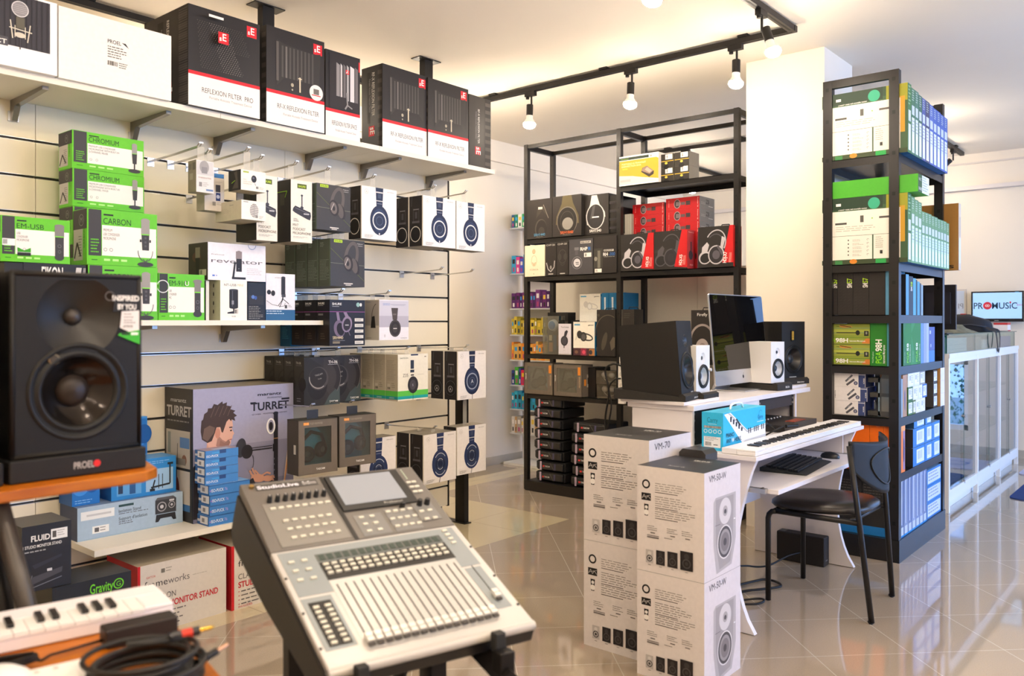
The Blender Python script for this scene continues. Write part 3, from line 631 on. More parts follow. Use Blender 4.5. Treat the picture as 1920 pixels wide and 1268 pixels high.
def A_se_front(F, title, sub=True, sticker=False, pro=False):
    F.rect(0, 0, 1, .31, '#efece6'); F.rect(0, .31, 1, .345, RED); F.txt(.9, .165 if not pro else .15, .05, title, '#454041', al='r', w=.72); F.txt(.88, .10, .025, 'Portable Acoustic Treatment Device', '#8d8889', al='r', w=.6)
    SE(F, .88, .895, .115)
    if pro:
        a = F.h/F.w
        for j in range(24):
            for i in range(int(20+j*.2)):
                x = .12+.032*i+(.016 if j % 2 else 0); y = .86-.021*j
                if x < .88 and not (x > .45+.5*(.9-y) and j > 12): F.ell(x, y, .0055, .0055, '#77726e' if abs(x-.42-.3*(.8-y)) < .13 else '#4c4845', n=5)
        F.ell(.3, .8, .0, .0, '#000000', n=3); SE(F, .42, .72, .115); F.rect(.22, .90, .42, .925, '#e9e6e2')
    else:
        F.poly([(.17,.40),(.17,.88),(.3,.85),(.8,.83),(.93,.85),(.9,.42),(.8,.5),(.3,.5)], '#2f2c2a')
        for i in range(9): F.poly([(.25+i*.065,.50),(.28+i*.065,.50),(.28+i*.065,.83),(.25+i*.065,.83)], '#4a4643' if i != 1 else '#68635f')
        F.rect(.16, .45, .20, .86, '#57524e'); F.rect(.55, .38, .575, .54, '#c9bfa6'); F.rect(.53, .52, .595, .53, '#c9bfa6'); F.ell(.43, .44, .018, .02, '#a89f8c'); F.ell(.43, .39, .01, .01, '#a89f8c')
        if sticker: F.ell(.85, .42, .088, .085, '#efe9df'); F.rect(.80, .40, .90, .46, '#6b6662'); F.rect(.77, .385, .93, .395, RED)
def A_se_side(L, title):
    L.rect(.28, .32, .42, .93, '#1c1917'); L.txt(.50, .92, .05, title, '#d9d4cc', rot=-90, w=.52); L.txt(.36, .85, .03, 'Portable Acoustic Treatment Device', '#8d8889', rot=-90, w=.4)
    for i in range(9): L.rect(.78, .04+i*.105, .98, .09+i*.105, '#4a4541')
    L.rect(.35, .16, .62, .28, RED); L.txt(.42, .265, .10*L.w/L.h*2.2, 'sE', WH, rot=-90, bold=1, w=.085)
def A_rfpro(f): A_se_front(f['F'], 'REFLEXION FILTER  PRO', pro=True); A_se_side(f['L'], 'REFLEXION FILTER PRO'); [f['L'].rect(.80, .02+i*.024, 1, .03+i*.024, '#58534f') for i in range(40)]
def A_rfx(st):
    def art(f): A_se_front(f['F'], 'RF-X REFLEXION FILTER', sticker=st); A_se_side(f['L'], 'RF-X REFLEXION FILTER')
    return art
def A_rfspace(f):
    F = f['F']; A_se_front(F, 'REFLEXION FILTER SPACE'); F.rect(.1, .36, .95, .97, '#282426')
    for x0, x1, c in ((.30, .40, '#8b8788'), (.42, .47, '#c4c0c0'), (.50, .57, '#6b6667'), (.60, .66, '#a8a4a4'), (.70, .82, '#d6d2d2'), (.84, .93, '#6b6667')): F.poly([(x0,.50-.03*(x0 > .5)),(x1,.50-.03*(x0 > .5)),(x1,.86),(x0,.88)], c)
    SE(F, .62, .80, .05); F.line([(.60,.56),(.62,.42),(.55,.37)], .02, '#888484'); F.line([(.62,.42),(.76,.39)], .015, '#888484')
def A_rfside(f):
    F = f['F']; F.rect(.72, 0, 1, 1, '#2c2927')
    for i in range(9): F.rect(.74, .05+i*.105, .98, .10+i*.105, '#4d4843')
    F.rect(.02, .0, .30, 1, '#3a3632'); F.txt(.40, .82, .04, 'RF-X REFLEXION FILTER', '#d9d4cc', rot=-90, w=.48); F.txt(.30, .78, .025, 'Portable Acoustic Treatment Device', '#8d8889', rot=-90, w=.38); F.rect(.28, .18, .52, .29, RED); F.txt(.33, .285, .09, 'sE', WH, rot=-90, w=.10, bold=1)
def A_proel(f):
    F = f['F']; F.txt(.41, .655, .055, 'PROEL', '#222222', w=.12, bold=1); F.poly([(.535,.70),(.57,.70),(.60,.635)], '#222222'); F.small(.41, .60, .60, 5, .037, '#6a655e', .4); F.code(.41, .335, .50, .40); F.small(.51, .385, .61, 3, .03, '#6a655e', .4)
def A_impact(f):
    F = f['F']; F.rect(.0, .28, .935, .97, '#34323a'); F.rect(0, .02, 1, .28, '#f6f3f3')
    for i in range(20): F.rect(.01+i*.047, .28, .022+i*.047, .95+.02*(i % 2), '#26242a')
    F.rect(.0, .26, .56, .38, '#4a4950'); F.txt(.55, .285, .06, 'IMPACT', WH, w=.27, bold=1, al='r')
    F.ring(.665, .79, .10, .10, .014, '#cfcccf'); F.ell(.665, .79, .09, .09, '#8d8a8e')
    for i in range(5): F.line([(.60,.74+.025*i),(.73,.74+.025*i)], .004, '#b9b6b8')
    F.rect(.63, .53, .705, .68, '#5c584c'); F.line([(.58,.62),(.60,.38)], .014, '#cfc8b8'); F.line([(.755,.60),(.73,.36)], .014, '#cfc8b8'); F.line([(.57,.52),(.77,.50)], .014, '#cfc8b8'); F.line([(.62,.56),(.62,.4)], .01, '#cfc8b8'); F.line([(.71,.56),(.71,.4)], .01, '#cfc8b8'); F.ell(.665, .44, .07, .035, '#cfc8b8'); F.line([(.665,.40),(.665,.25)], .014, '#44424a')
def A_turret(f):
    F = f['F']; L = f['L']
    F.rect(0, 0, 1, .55, '#8b8ba5'); F.rect(.0, .0, 1, .25, '#77778f')
    F.txt(.62, .915, .022, 'marantz', '#1d1c26', w=.25, bold=2); F.txt(.72, .888, .013, 'PROFESSIONAL', '#1d1c26', w=.16); F.txt(.55, .80, .062, 'TURRET', '#1d1c26', w=.40, bold=2); F.rect(.545, .855, .60, .868, '#1d1c26'); F.rect(.87, .87, .955, .885, '#1d1c26'); F.txt(.56, .765, .010, 'HD CAMERA     MICROPHONE     LED LIGHT RING', '#1d1c26', w=.37)
    # young man in profile facing right: shoulder, neck, face, hair
    F.poly([(0,.42),(0,.03),(.13,.03),(.28,.1),(.28,.36),(.20,.42),(.04,.46)], '#262329')
    F.poly([(.045,.46),(.12,.54),(.13,.62),(.26,.56),(.26,.47),(.22,.42),(.16,.43)], '#c99a86')
    F.poly([(.13,.58),(.11,.70),(.16,.78),(.30,.80),(.365,.745),(.372,.70),(.362,.675),(.385,.64),(.372,.625),(.365,.60),(.355,.592),(.352,.565),(.33,.545),(.28,.54),(.22,.50),(.16,.52)], '#d9ab97')
    F.poly([(.23,.64),(.21,.56),(.24,.545),(.30,.545),(.33,.55),(.335,.57),(.27,.60)], '#a47c6e')
    F.poly([(.08,.62),(.068,.68),(.075,.76),(.09,.77),(.10,.81),(.13,.825),(.135,.85),(.17,.85),(.19,.88),(.225,.87),(.27,.895),(.275,.875),(.315,.885),(.31,.86),(.36,.85),(.345,.83),(.395,.815),(.375,.80),(.412,.775),(.385,.765),(.395,.735),(.36,.75),(.355,.735),(.335,.755),(.31,.735),(.295,.70),(.275,.655),(.262,.66),(.25,.70),(.215,.70),(.20,.66),(.17,.60),(.13,.59)], '#43342e')
    F.poly([(.085,.63),(.13,.60),(.19,.66),(.20,.70),(.15,.72),(.10,.70)], '#6b574c'); [F.line([(.16+.04*i,.78+.01*(i%2)),(.20+.04*i,.86)], .004, '#6b574c') for i in range(5)]; F.poly([(.30,.545),(.33,.55),(.345,.575),(.33,.60),(.29,.575),(.25,.60),(.24,.56)], '#8f6c60')
    F.ell(.225, .655, .022, .04, '#c98e78'); F.rect(.335, .685, .365, .694, '#3c2c28'); F.ell(.352, .665, .009, .006, '#2a2222'); F.line([(.335,.595),(.362,.598)], .006, '#a8605a')
    F.ell(.45, .52, .045, .075, '#3a3a42', rot=-8); F.ell(.51, .485, .05, .055, '#2b2a30'); F.rect(.52, .485, .77, .495, '#2b2a30'); F.rect(.53, .505, .77, .511, '#2b2a30'); F.arc(.52, .40, .05, .08, -80, 40, .005, '#2b2a30')
    F.rect(.785, .17, .83, .76, '#25242b'); F.ell(.806, .765, .024, .014, '#25242b'); F.rect(.775, .46, .79, .52, '#25242b'); F.rect(.784, .56, .832, .566, '#b98a60'); F.ring(.755, .665, .034, .058, .014, '#f2f2f4'); F.ell(.755, .665, .018, .034, '#25242b')
    for i in range(6): F.ell(.788, .40-.045*i, .006, .008, '#6e6e80', n=8)
    F.poly([(.885,0.190),(.90,0.195),(.965,0.520),(.94,0.530)], '#c9b7a8'); F.poly([(.895,0.210),(.905,0.210),(.94,0.380),(.925,0.380)], '#c88a50'); F.poly([(.59,0.130),(.87,0.180),(.885,0.205),(.76,0.230),(.55,0.160)], '#33323a')
    SK = '#cf9c88'; F.ell(.62, .265, .065, .032, SK, rot=-12); F.ell(.72, .25, .05, .024, SK, rot=-8); F.line([(.585,.28),(.555,.30),(.535,.335)], .017, SK); F.line([(.60,.285),(.575,.32),(.56,.35)], .015, SK); F.line([(.63,.285),(.61,.31),(.585,.33)], .014, SK); F.line([(.66,.28),(.71,.30),(.75,.285)], .014, SK); F.line([(.74,.26),(.775,.265),(.79,.245)], .013, SK); F.line([(.73,.245),(.77,.24),(.78,.225)], .012, SK); F.line([(.50,.22),(.58,.25)], .05, '#33323a')
    L.rect(.97, 0, 1, 1, '#15131a'); L.txt(.22, .895, .03, 'marantz', '#b9b6b2', w=.55, bold=1); L.txt(.08, .79, .075, 'TURRET', '#b9b6b2', w=.86, bold=2); L.small(.1, .745, .9, 1, .02, '#8b8882', .5)
    L.rect(.06, .40, .90, .68, '#bcb4a6'); L.rect(.12, .5, .22, .66, '#8a9088'); L.ell(.7, .46, .035, .04, '#8a6250'); L.rect(.55, .55, .88, .63, '#5f86b8'); L.rect(.4, .42, .75, .47, '#8b877e'); L.line([(.45,.42),(.47,.58)], .008, '#3d3a36')
    L.rect(.06, .0, .45, .36, '#4b2f2a'); L.rect(.45, .1, .90, .38, '#cfc6b9'); L.rect(.1, .28, .4, .36, '#3f74ab'); L.ell(.42, .22, .05, .11, '#7a3c30'); L.rect(.5, .08, .9, .13, '#3f74ab')
def A_iso(small):
    def art(f):
        F = f['F']; L = f['L']
        if small: F.rect(.42, .55, .62, .98, '#2d4d86'); F.rect(.2, .62, .42, .75, '#49a8e8'); F.txt(.03, .2, .28, 'ISO-PUCK', '#e8eef8', w=.36, bold=1)
        else: F.rect(.0, .9, 1, 1, '#2f5f9c'); F.txt(.05, .3, .3, 'ISO-PUCK', '#e8eef8', w=.30, bold=1); F.txt(.37, .3, .3, '76', '#b9a0e0', w=.07); F.rect(.015, .36, .035, .5, '#c070c0')
        L.rect(.25, .15, .9, .9, '#e6e6ea'); L.rect(.4, .3, .62, .7, '#8d8c92'); L.rect(0, .3, .25, .55, '#cfd2da')
        f['T'].rect(.3, .1, .8, .5, '#a9c6e8')
    return art
def A_isostand(f):
    F = f['F']; L = f['L']
    F.rect(.03, .60, .33, .86, '#eaeef2'); F.rect(.08, .70, .30, .76, '#c9cdd2'); F.rect(.37, .83, .51, .90, '#2b4a50'); F.txt(.37, .66, .10, 'Isolation Stand', '#4c4f5c', w=.21); F.small(.37, .61, .66, 1, .04, '#6d7080', .5); F.txt(.37, .42, .10, "Support d'isolation", '#4c4f5c', w=.27); F.small(.37, .36, .56, 2, .06, '#6d7080', .4)
    F.rect(.13, .16, .28, .38, '#eef0f2'); F.rect(.15, .2, .19, .33, '#5b5b60'); F.small(.2, .3, .27, 2, .08, '#8b8b90', .4)
    F.rect(.72, .40, .93, .84, '#3c3d42'); F.poly([(.72,.84),(.93,.84),(.90,.92),(.74,.92)], '#5a5c62'); F.ring(.785, .62, .14, .14, .03, '#a9a9ae'); F.ell(.785, .62, .06, .06, '#c9c9ce'); F.ring(.885, .64, .10, .10, .025, '#a9a9ae'); F.ell(.885, .64, .04, .04, '#c9c9ce'); F.rect(.86, .76, .91, .82, '#c9c9ce'); F.poly([(.73,.38),(.92,.38),(.93,.15),(.90,.15),(.88,.25),(.77,.25),(.75,.15),(.72,.15)], '#2b2c30')
    F.rect(0, 0, 1, .04, '#9fb8cf'); L.rect(0, 0, 1, 1, '#3e4a66')
def A_isoblue(f):
    F = f['F']; L = f['L']
    F.rect(.02, .03, .98, .97, '#2e86d0'); F.rect(.52, .10, .95, .70, '#9cc4e8'); F.rect(.08, .1, .45, .5, '#5fa2dc')
    F.rect(.10, .16, .17, .46, '#2a4060'); F.rect(.27, .12, .36, .44, '#2a5a90')
    F.line([(.60,.2),(.9,.25)], .05, '#23262c'); F.line([(.62,.15),(.66,.4)], .04, '#23262c'); F.line([(.72,.15),(.72,.55)], .02, '#23262c'); F.line([(.78,.15),(.78,.55)], .02, '#23262c'); F.line([(.90,.25),(.90,.80)], .04, '#23262c'); F.rect(.86, .78, .95, .84, '#23262c'); F.rect(.58, .1, .66, .17, '#23262c'); F.small(.55, .9, .95, 2, .05, '#8fc0ee', .3)
def A_blue2(f):
    F = f['F']; F.rect(.05, .05, .95, .95, '#2272c4'); F.ell(.3, .45, .2, .2, '#3f8fe0'); F.ell(.72, .55, .2, .25, '#1a5aa4'); F.small(.1, .12, .9, 2, .06, '#8fc0ee', .3)
def A_fluid(f):
    F = f['F']; F.txt(.18, .76, .085, 'FLUID', WH, w=.38, bold=2); F.rect(.58, .74, .92, .90, '#eeeeee'); F.rect(.61, .77, .69, .87, '#55524f'); F.small(.71, .86, .88, 3, .035, '#999999', .3); F.txt(.02, .66, .045, '1 STUDIO MONITOR STAND', WH, w=.78, bold=1); F.small(.05, .60, .68, 1, .05, '#aaaaaa', .35)
    F.poly([(.15,.10),(.8,.22),(.82,.30),(.2,.22)], '#46464e'); F.poly([(.2,.4),(.8,.5),(.8,.46),(.25,.34)], '#30303a'); F.rect(.5, .27, .6, .31, '#d0d0d6'); F.line([(.12,.05),(.8,.15)], .012, '#77777f'); F.line([(.12,.05),(.2,.25)], .01, '#77777f')
def A_gravity(f):
    F = f['F']; F.txt(.46, .84, .105, 'Gravity', '#6fd02a', w=.30, bold=1); F.ring(.83, .89, .052, .052, .012, '#6fd02a'); F.txt(.83, .862, .055, 'G', '#6fd02a', al='c'); 
def A_frame(f):
    F = f['F']; L = f['L']
    L.rect(0, 0, 1, 1, '#b5222c'); L.txt(.42, .25, .12, 'STUDIO MONITOR', '#d98f60', rot=90, w=.6); F.rect(0, 0, .028, 1, '#c8202a')
    F.txt(.09, .80, .03, 'GATOR', '#c8504a', w=.10); F.txt(.07, .66, .10, 'frame', '#3c3838', w=.25); F.txt(.325, .66, .10, 'works', '#6d6868', w=.24); F.rect(.25, .84, .29, .90, '#77736c'); F.small(.30, .89, .38, 2, .04, '#a09b92', .4); F.small(.60, .70, .85, 1, .03, '#b0aba2', .3)
    F.txt(.07, .46, .085, 'CLAMP-ON', '#5d5858', w=.34); F.txt(.07, .33, .09, 'STUDIO MONITOR STAND', '#c8303a', w=.83, bold=2)
    for i in range(4): F.rect(.07, .265-i*.065, .085, .275-i*.065, '#c8303a'); F.small(.10, .26-i*.065, .55, 1, .035, '#6d6868', .5)
    F.txt(.07, .02, .03, 'INCLUDES:', '#c8303a', w=.15)
def A_eikon(f):
    F = f['F']; F.txt(.28, .72, .22, 'EIKON', WH, w=.34, bold=2); F.poly([(.78,.5),(.84,.95),(.93,.95),(.87,.5)], '#c9c6c2'); F.poly([(.90,.5),(.96,.95),(1,.95),(.97,.5)], '#8a8784'); F.ell(.51, .70, .02, .02, RED)
# ================================================================ cartons on the top shelf
KS = dict(F='#232021', L='#2b2826', T='#2a2725', R='#232021', K='#232021')
WC = dict(F='#f1ede6', L='#e5dfd3', T='#efebe3')
G1 = 'cartons on the top wall shelf'
wallbox('microphone_carton', 'impact', -115, 107, -3.34, TZ, 2.50, .30, dict(F='#f4f1f2', L='#4a4950'), A_impact, 'white carton with a dark microphone picture at the left end of the top shelf', group=G1)
wallbox('plain_carton', 'proel', 110, 321, -3.352, TZ, 2.50, .34, WC, A_proel, 'plain white carton with a small black printed label on the top shelf', group=G1)
wallbox('acoustic_filter_carton', 'rfpro', 353, 487, -3.342, TZ, 2.658, .37, KS, A_rfpro, 'tall black carton with a perforated metal picture next to the plain white carton', group=G1)
wallbox('acoustic_filter_carton', 'rfx1', 499.5, 608, -3.352, TZ, 2.675, .17, KS, A_rfx(True), 'tall black carton with a round white sticker and red stripe on the top shelf', group=G1)
wallbox('acoustic_filter_carton', 'rfsp', 610.5, 675, -3.425, TZ, 2.677, .17, KS, A_rfspace, 'tall black carton set back, picture of shiny curved panels, partly covered', group=G1)
wallbox('acoustic_filter_carton', 'rfx2', 717, 801, -3.385, TZ, 2.676, .17, KS, A_rfx(False), 'tall black carton with its dark striped side showing, third from the right end', group=G1)
wallbox('acoustic_filter_carton', 'rfx3', 802.5, 878, -3.375, TZ, 2.672, .17, KS, A_rfx(False), 'tall black carton with strong bulb glare, second from the right end', group=G1)
wallbox('acoustic_filter_carton', 'rfe', 879, 920, -3.39, TZ, 2.655, .30, dict(F='#3a3632', L='#2b2826', T='#4a3f30'), A_rfside, 'tall black carton turned narrow side out at the right end of the top shelf', group=G1)
# ================================================================ green microphone boxes
GC = dict(F=GR, L='#6bd02c', T='#4fa820', R='#55b820')
GG = 'green microphone boxes on the middle wall shelf'
ch = A_green('CHROMIUM', ('PREMIUM USB CONDENSER', 'MICROPHONE WITH BUILT-IN', '2-CHANNEL MIXER'), 'desk')
lab = ['bottom of the back green stack, hidden behind the others', 'fourth box down in the back green stack, mostly hidden', 'third box down in the back green stack, only its left end showing',
       'wide green box second from the top of the back stack', 'wide green box on the very top of the back stack']
for i in range(5):
    wallbox('microphone_box', 'chrom', 135+(.8*(4-i)), 269+(.8*(4-i)), -3.492, MZ+.153*i, MZ+.153*(i+1)-.001, .13, GC, ch, lab[i], group=GG)
ca = A_green('CARBON', ('PREMIUM', 'USB CONDENSER', 'MICROPHONE'), 'ring', True)
wallbox('microphone_box', 'carbon', 165, 295.5, -3.352, MZ, 1.5225, .125, GC, ca, 'tall green box under its twin, partly behind the loudspeaker', group=GG)
wallbox('microphone_box', 'carbon', 163, 294.5, -3.352, 1.5235, 1.742, .125, GC, ca, 'tall green box stacked on its twin, silver ringed microphone picture', group=GG)
em = A_green('EM-USB', ('USB', 'CONDENSER', 'MICROPHONE'), 'stick', True)
def em2(f): em(f); F = f['F']; F.rect(.02, .35, .2, .5, '#eeeeee'); F.code(.03, .38, .09, .48); F.poly([(.23,.22),(.42,.22),(.42,.32),(.325,.26),(.23,.32)], '#3aa018'); F.rect(.23, .14, .42, .21, KB)
wallbox('microphone_box', 'emusb', 1, 131, -3.342, 1.5185, 1.6845, .10, GC, em2, 'green box on the black box at the left edge of the photo', group=GG)
def em3(f): A_green('EM-91C', ('USB', 'CONDENSER', 'MIC'), 'stick', True)(f); F = f['F']; F.txt(.565, .75, .10, 'U', WH); F.rect(0, .0, .0001, .01, GR); F.ring(.09, .72, .13, .13, .02, '#dddddd')
wallbox('microphone_box', 'em91', 297, 383.5, -3.372, MZ, 1.5025, .10, GC, em3, 'small green box standing to the right of the tall green pair', group=GG)
wallbox('black_carton', 'eikon', 44, 161, -3.345, MZ, 1.5175, .2, dict(F='#1c1b1b', L='#161515', T='#2a2928'), A_eikon, 'black carton under the left green box, behind the loudspeaker')
wallbox('black_carton', 'blk', 8, 43, -3.345, MZ, 1.515, .2, dict(F='#171616', L='#161515', T='#2a2928'), None, 'narrow black carton beside the lettered black carton behind the loudspeaker')
wallbox('microphone_box', 'rev', 389.8, 498, -3.378, 1.484, 1.650, .165, dict(F='#eceaf0', L='#3f3a31', T='#55504a'), A_reve, 'large white microphone box resting on the small boxes below')
wallbox('microphone_box', 'ntu', 413, 463, -3.362, MZ, 1.483, .11, dict(F='#f6f3ea', L='#b9b9a0', T='#d9d5c8', R='#dddddd'), A_ntusb, 'cream white box with a small black table microphone under the large white box')
wallbox('microphone_box', 'blm', 464.5, 497, -3.366, MZ, 1.478, .12, dict(F='#1b1a1c'), A_blackmic, 'black box squeezed between two white microphone boxes on the middle shelf')
wallbox('microphone_box', 'whs', 386, 392, -3.40, MZ, 1.48, .1, dict(F='#e8e4da', L='#222222'), None, 'thin white box next to the small green box, only a strip showing')
wallbox('microphone_box', 'at20', 498.5, 553, -3.40, MZ, 1.527, .15, dict(F='#eceaf0', L='#2a5f8e', R='#1b6aa8'), A_at2020, 'white and blue box with a microphone on a tripod, right end of the middle shelf')
# ================================================================ hanging stock
def tab(me_w, D, H, parent, th=.04):
    m = MB(); m.box(me_w*.5-.016, D*.5, H, me_w*.5+.016, D*.5+.001, H+th-.004, M('#d8d2c4', .5, alpha=.3)); m.build('hang_tab', parent)
HK = dict(shA='lone grey headphone box', shB='row of grey headphone boxes', mv7='tall white microphone box in full view', mv7b='half covered tall white microphone box', popm='small white box with the round microphone', retro='small white box with the vintage microphone', clr1='clear-front pack', clr2='pack with the blue strip',
    at50='left white headphone box of the top row', at50b='middle pair of the top row', at50c='far right white headphone box of the top row', at40='white pair beside the striped row', at20a='white box behind the brown windowed boxes', at20b='middle pair of the bottom row', at20c='far right box of the bottom row',
    s440='black boxes with a purple line', s850='lilac white headphone boxes', th06='row of dark numbered headphone boxes', th06b='extra dark headphone box', z35='cream boxes with green stripes')
def hang(name, key, x0, x1, zt, zb, cnt, D, cols, art, labels, group, X=-3.3, tabs=True, dx=0):
    ya = onX(x0, X)[1]; yb = onX(x1, X)[1]
    me = carton(key, yb-ya, D-.003, zt-zb, cols, art)
    g_ = min(q for q in gz if q > zt+.008); hook(0, g_, 'chrome hook carrying the '+HK[key], X=X-.035, y=(ya+yb)/2+dx)
    for i in range(cnt):
        o = inst(name, me, (X-i*D, ya+dx*i, zb), RZ, labels[i], 'box', group)
        if tabs: tab(yb-ya, D, zt-zb, o, g_-zt)
SHC = dict(F='#3b3835', L='#4b5347', T='#3a3d35', B='#2e2c28', R='#3b3835')
def SX_(k): return [('front', 'second', 'third', 'hindmost')[i if i < k-1 else 3] if k > 1 else 'only' for i in range(k)]
hang('headphone_box', 'shA', 593.6, 657, 1.968, 1.745, 1, .10, SHC, A_shure, ['grey headphone box hanging alone right of the white microphone boxes'], 'grey headphone boxes')
hang('headphone_box', 'shB', 619.5, 683.5, 1.707, 1.474, 4, .095, SHC, A_shure, ['%s grey headphone box of the row hanging above the end of the middle shelf' % s for s in ('front', 'second', 'third', 'rearmost')], 'grey headphone boxes')
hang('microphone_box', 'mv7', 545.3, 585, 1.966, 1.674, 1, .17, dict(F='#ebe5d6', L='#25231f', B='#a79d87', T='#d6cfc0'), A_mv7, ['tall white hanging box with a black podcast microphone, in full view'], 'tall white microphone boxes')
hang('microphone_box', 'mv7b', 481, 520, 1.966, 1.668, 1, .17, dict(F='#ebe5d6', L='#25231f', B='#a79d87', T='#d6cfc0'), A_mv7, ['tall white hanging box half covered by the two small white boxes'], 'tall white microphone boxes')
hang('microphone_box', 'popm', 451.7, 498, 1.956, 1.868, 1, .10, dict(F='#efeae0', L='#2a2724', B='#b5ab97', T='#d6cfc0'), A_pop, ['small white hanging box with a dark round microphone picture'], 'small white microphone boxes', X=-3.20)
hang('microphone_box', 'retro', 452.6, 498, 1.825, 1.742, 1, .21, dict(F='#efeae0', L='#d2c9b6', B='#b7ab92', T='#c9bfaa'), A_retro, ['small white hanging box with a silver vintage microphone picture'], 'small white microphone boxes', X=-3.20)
hang('earphone_box', 'clr1', 368, 401, 1.981, 1.846, 1, .07, dict(F='#dcdad8', L='#8a8072', B='#a8a090'), A_clear, ['small grey clear-front box hanging first from the left'], 'small clear packs', X=-3.27)
hang('earphone_box', 'clr2', 383.5, 420.4, 1.955, 1.786, 1, .07, dict(F='#d2cdc6', L='#b5aca0', B='#a8a090'), A_clear2, ['small grey pack with a blue strip hanging behind the clear-front box'], 'small clear packs', X=-3.36)
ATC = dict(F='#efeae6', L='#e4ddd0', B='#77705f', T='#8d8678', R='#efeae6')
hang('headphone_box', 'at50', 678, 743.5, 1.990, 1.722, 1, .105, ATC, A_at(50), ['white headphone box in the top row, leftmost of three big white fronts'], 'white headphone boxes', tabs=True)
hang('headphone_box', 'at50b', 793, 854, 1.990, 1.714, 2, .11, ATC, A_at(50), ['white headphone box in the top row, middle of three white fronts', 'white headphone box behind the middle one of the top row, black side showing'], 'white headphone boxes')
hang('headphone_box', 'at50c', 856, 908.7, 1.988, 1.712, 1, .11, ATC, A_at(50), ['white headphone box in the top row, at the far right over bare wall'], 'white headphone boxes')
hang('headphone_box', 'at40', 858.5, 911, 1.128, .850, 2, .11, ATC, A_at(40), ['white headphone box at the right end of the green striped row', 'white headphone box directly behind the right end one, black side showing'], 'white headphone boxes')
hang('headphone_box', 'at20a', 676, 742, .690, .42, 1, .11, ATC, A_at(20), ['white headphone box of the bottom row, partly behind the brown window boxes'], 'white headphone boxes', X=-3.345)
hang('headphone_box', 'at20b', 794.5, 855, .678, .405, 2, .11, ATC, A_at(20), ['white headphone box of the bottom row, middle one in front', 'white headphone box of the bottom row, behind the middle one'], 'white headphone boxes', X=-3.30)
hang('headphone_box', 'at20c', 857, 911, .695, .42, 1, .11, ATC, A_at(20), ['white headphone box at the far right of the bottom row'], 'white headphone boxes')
hang('headphone_box', 's440', 618, 684, 1.407, 1.180, 3, .105, dict(F='#1f1c1f', L='#1c1a1d', T='#2a272a', B='#1a1818'), A_shure440, ['%s black headphone box with a purple line, hanging behind the shelf end' % s for s in ('front', 'second', 'rearmost')], 'black headphone boxes with a purple line')
hang('headphone_box', 'blu', 620, 683, 1.400, 1.172, 1, .10, dict(F='#1b6aa8', L='#1572b0', B='#123', T='#1f78b8'), A_spine_blue, ['blue headphone box hanging at the back of the black purple-lined row'], 'blue headphone box', X=-3.625) if False else None
me = carton('bluebox', .245, .09, .232, dict(F='#1b6aa8', L='#1670ae', B='#113355', T='#1f78b8'), A_spine_blue)
o = inst('headphone_box', me, (-3.62, onX(617.6, -3.3)[1], 1.172), RZ, 'blue headphone box hanging at the back of the purple-lined row', 'box'); tab(.245, .09, .232, o)
hang('headphone_box', 's850', 711, 766, 1.413, 1.203, 2, .115, dict(F='#e9e7ee', L='#aaa59f', T='#c9c5c0', B='#8d887e'), A_samson850, ['lilac white headphone box hanging in the middle of the wall', 'pale headphone box hanging behind the lilac white one'], 'pale lilac headphone boxes')
hang('headphone_box', 'th06', 570, 637, 1.123, .882, 4, .085, dict(F='#332f2d', L='#2e2c29', T='#3d3c38', B='#1f1e1c'), A_th06, ['%s dark headphone box of the row hanging above the lilac carton' % s for s in ('front', 'second', 'third', 'rearmost')], 'dark headphone boxes with white numbers', X=-3.40)
hang('headphone_box', 'th06b', 609, 676, 1.12, .88, 1, .085, dict(F='#332f2d', L='#2e2c29', T='#3d3c38', B='#1f1e1c'), A_th06, ['dark headphone box peeping out to the right behind the front dark one'], 'dark headphone boxes with white numbers', X=-3.50)
hang('headphone_box', 'z35', 746, 802.5, 1.124, .878, 4, .10, dict(F='#ece8d8', L='#b9b09c', T='#d8d2c0', B='#9a917e'), A_z35, ['%s cream headphone box with green and teal stripes' % s for s in ('front', 'second', 'third', 'rearmost')], 'cream headphone boxes with green stripes')
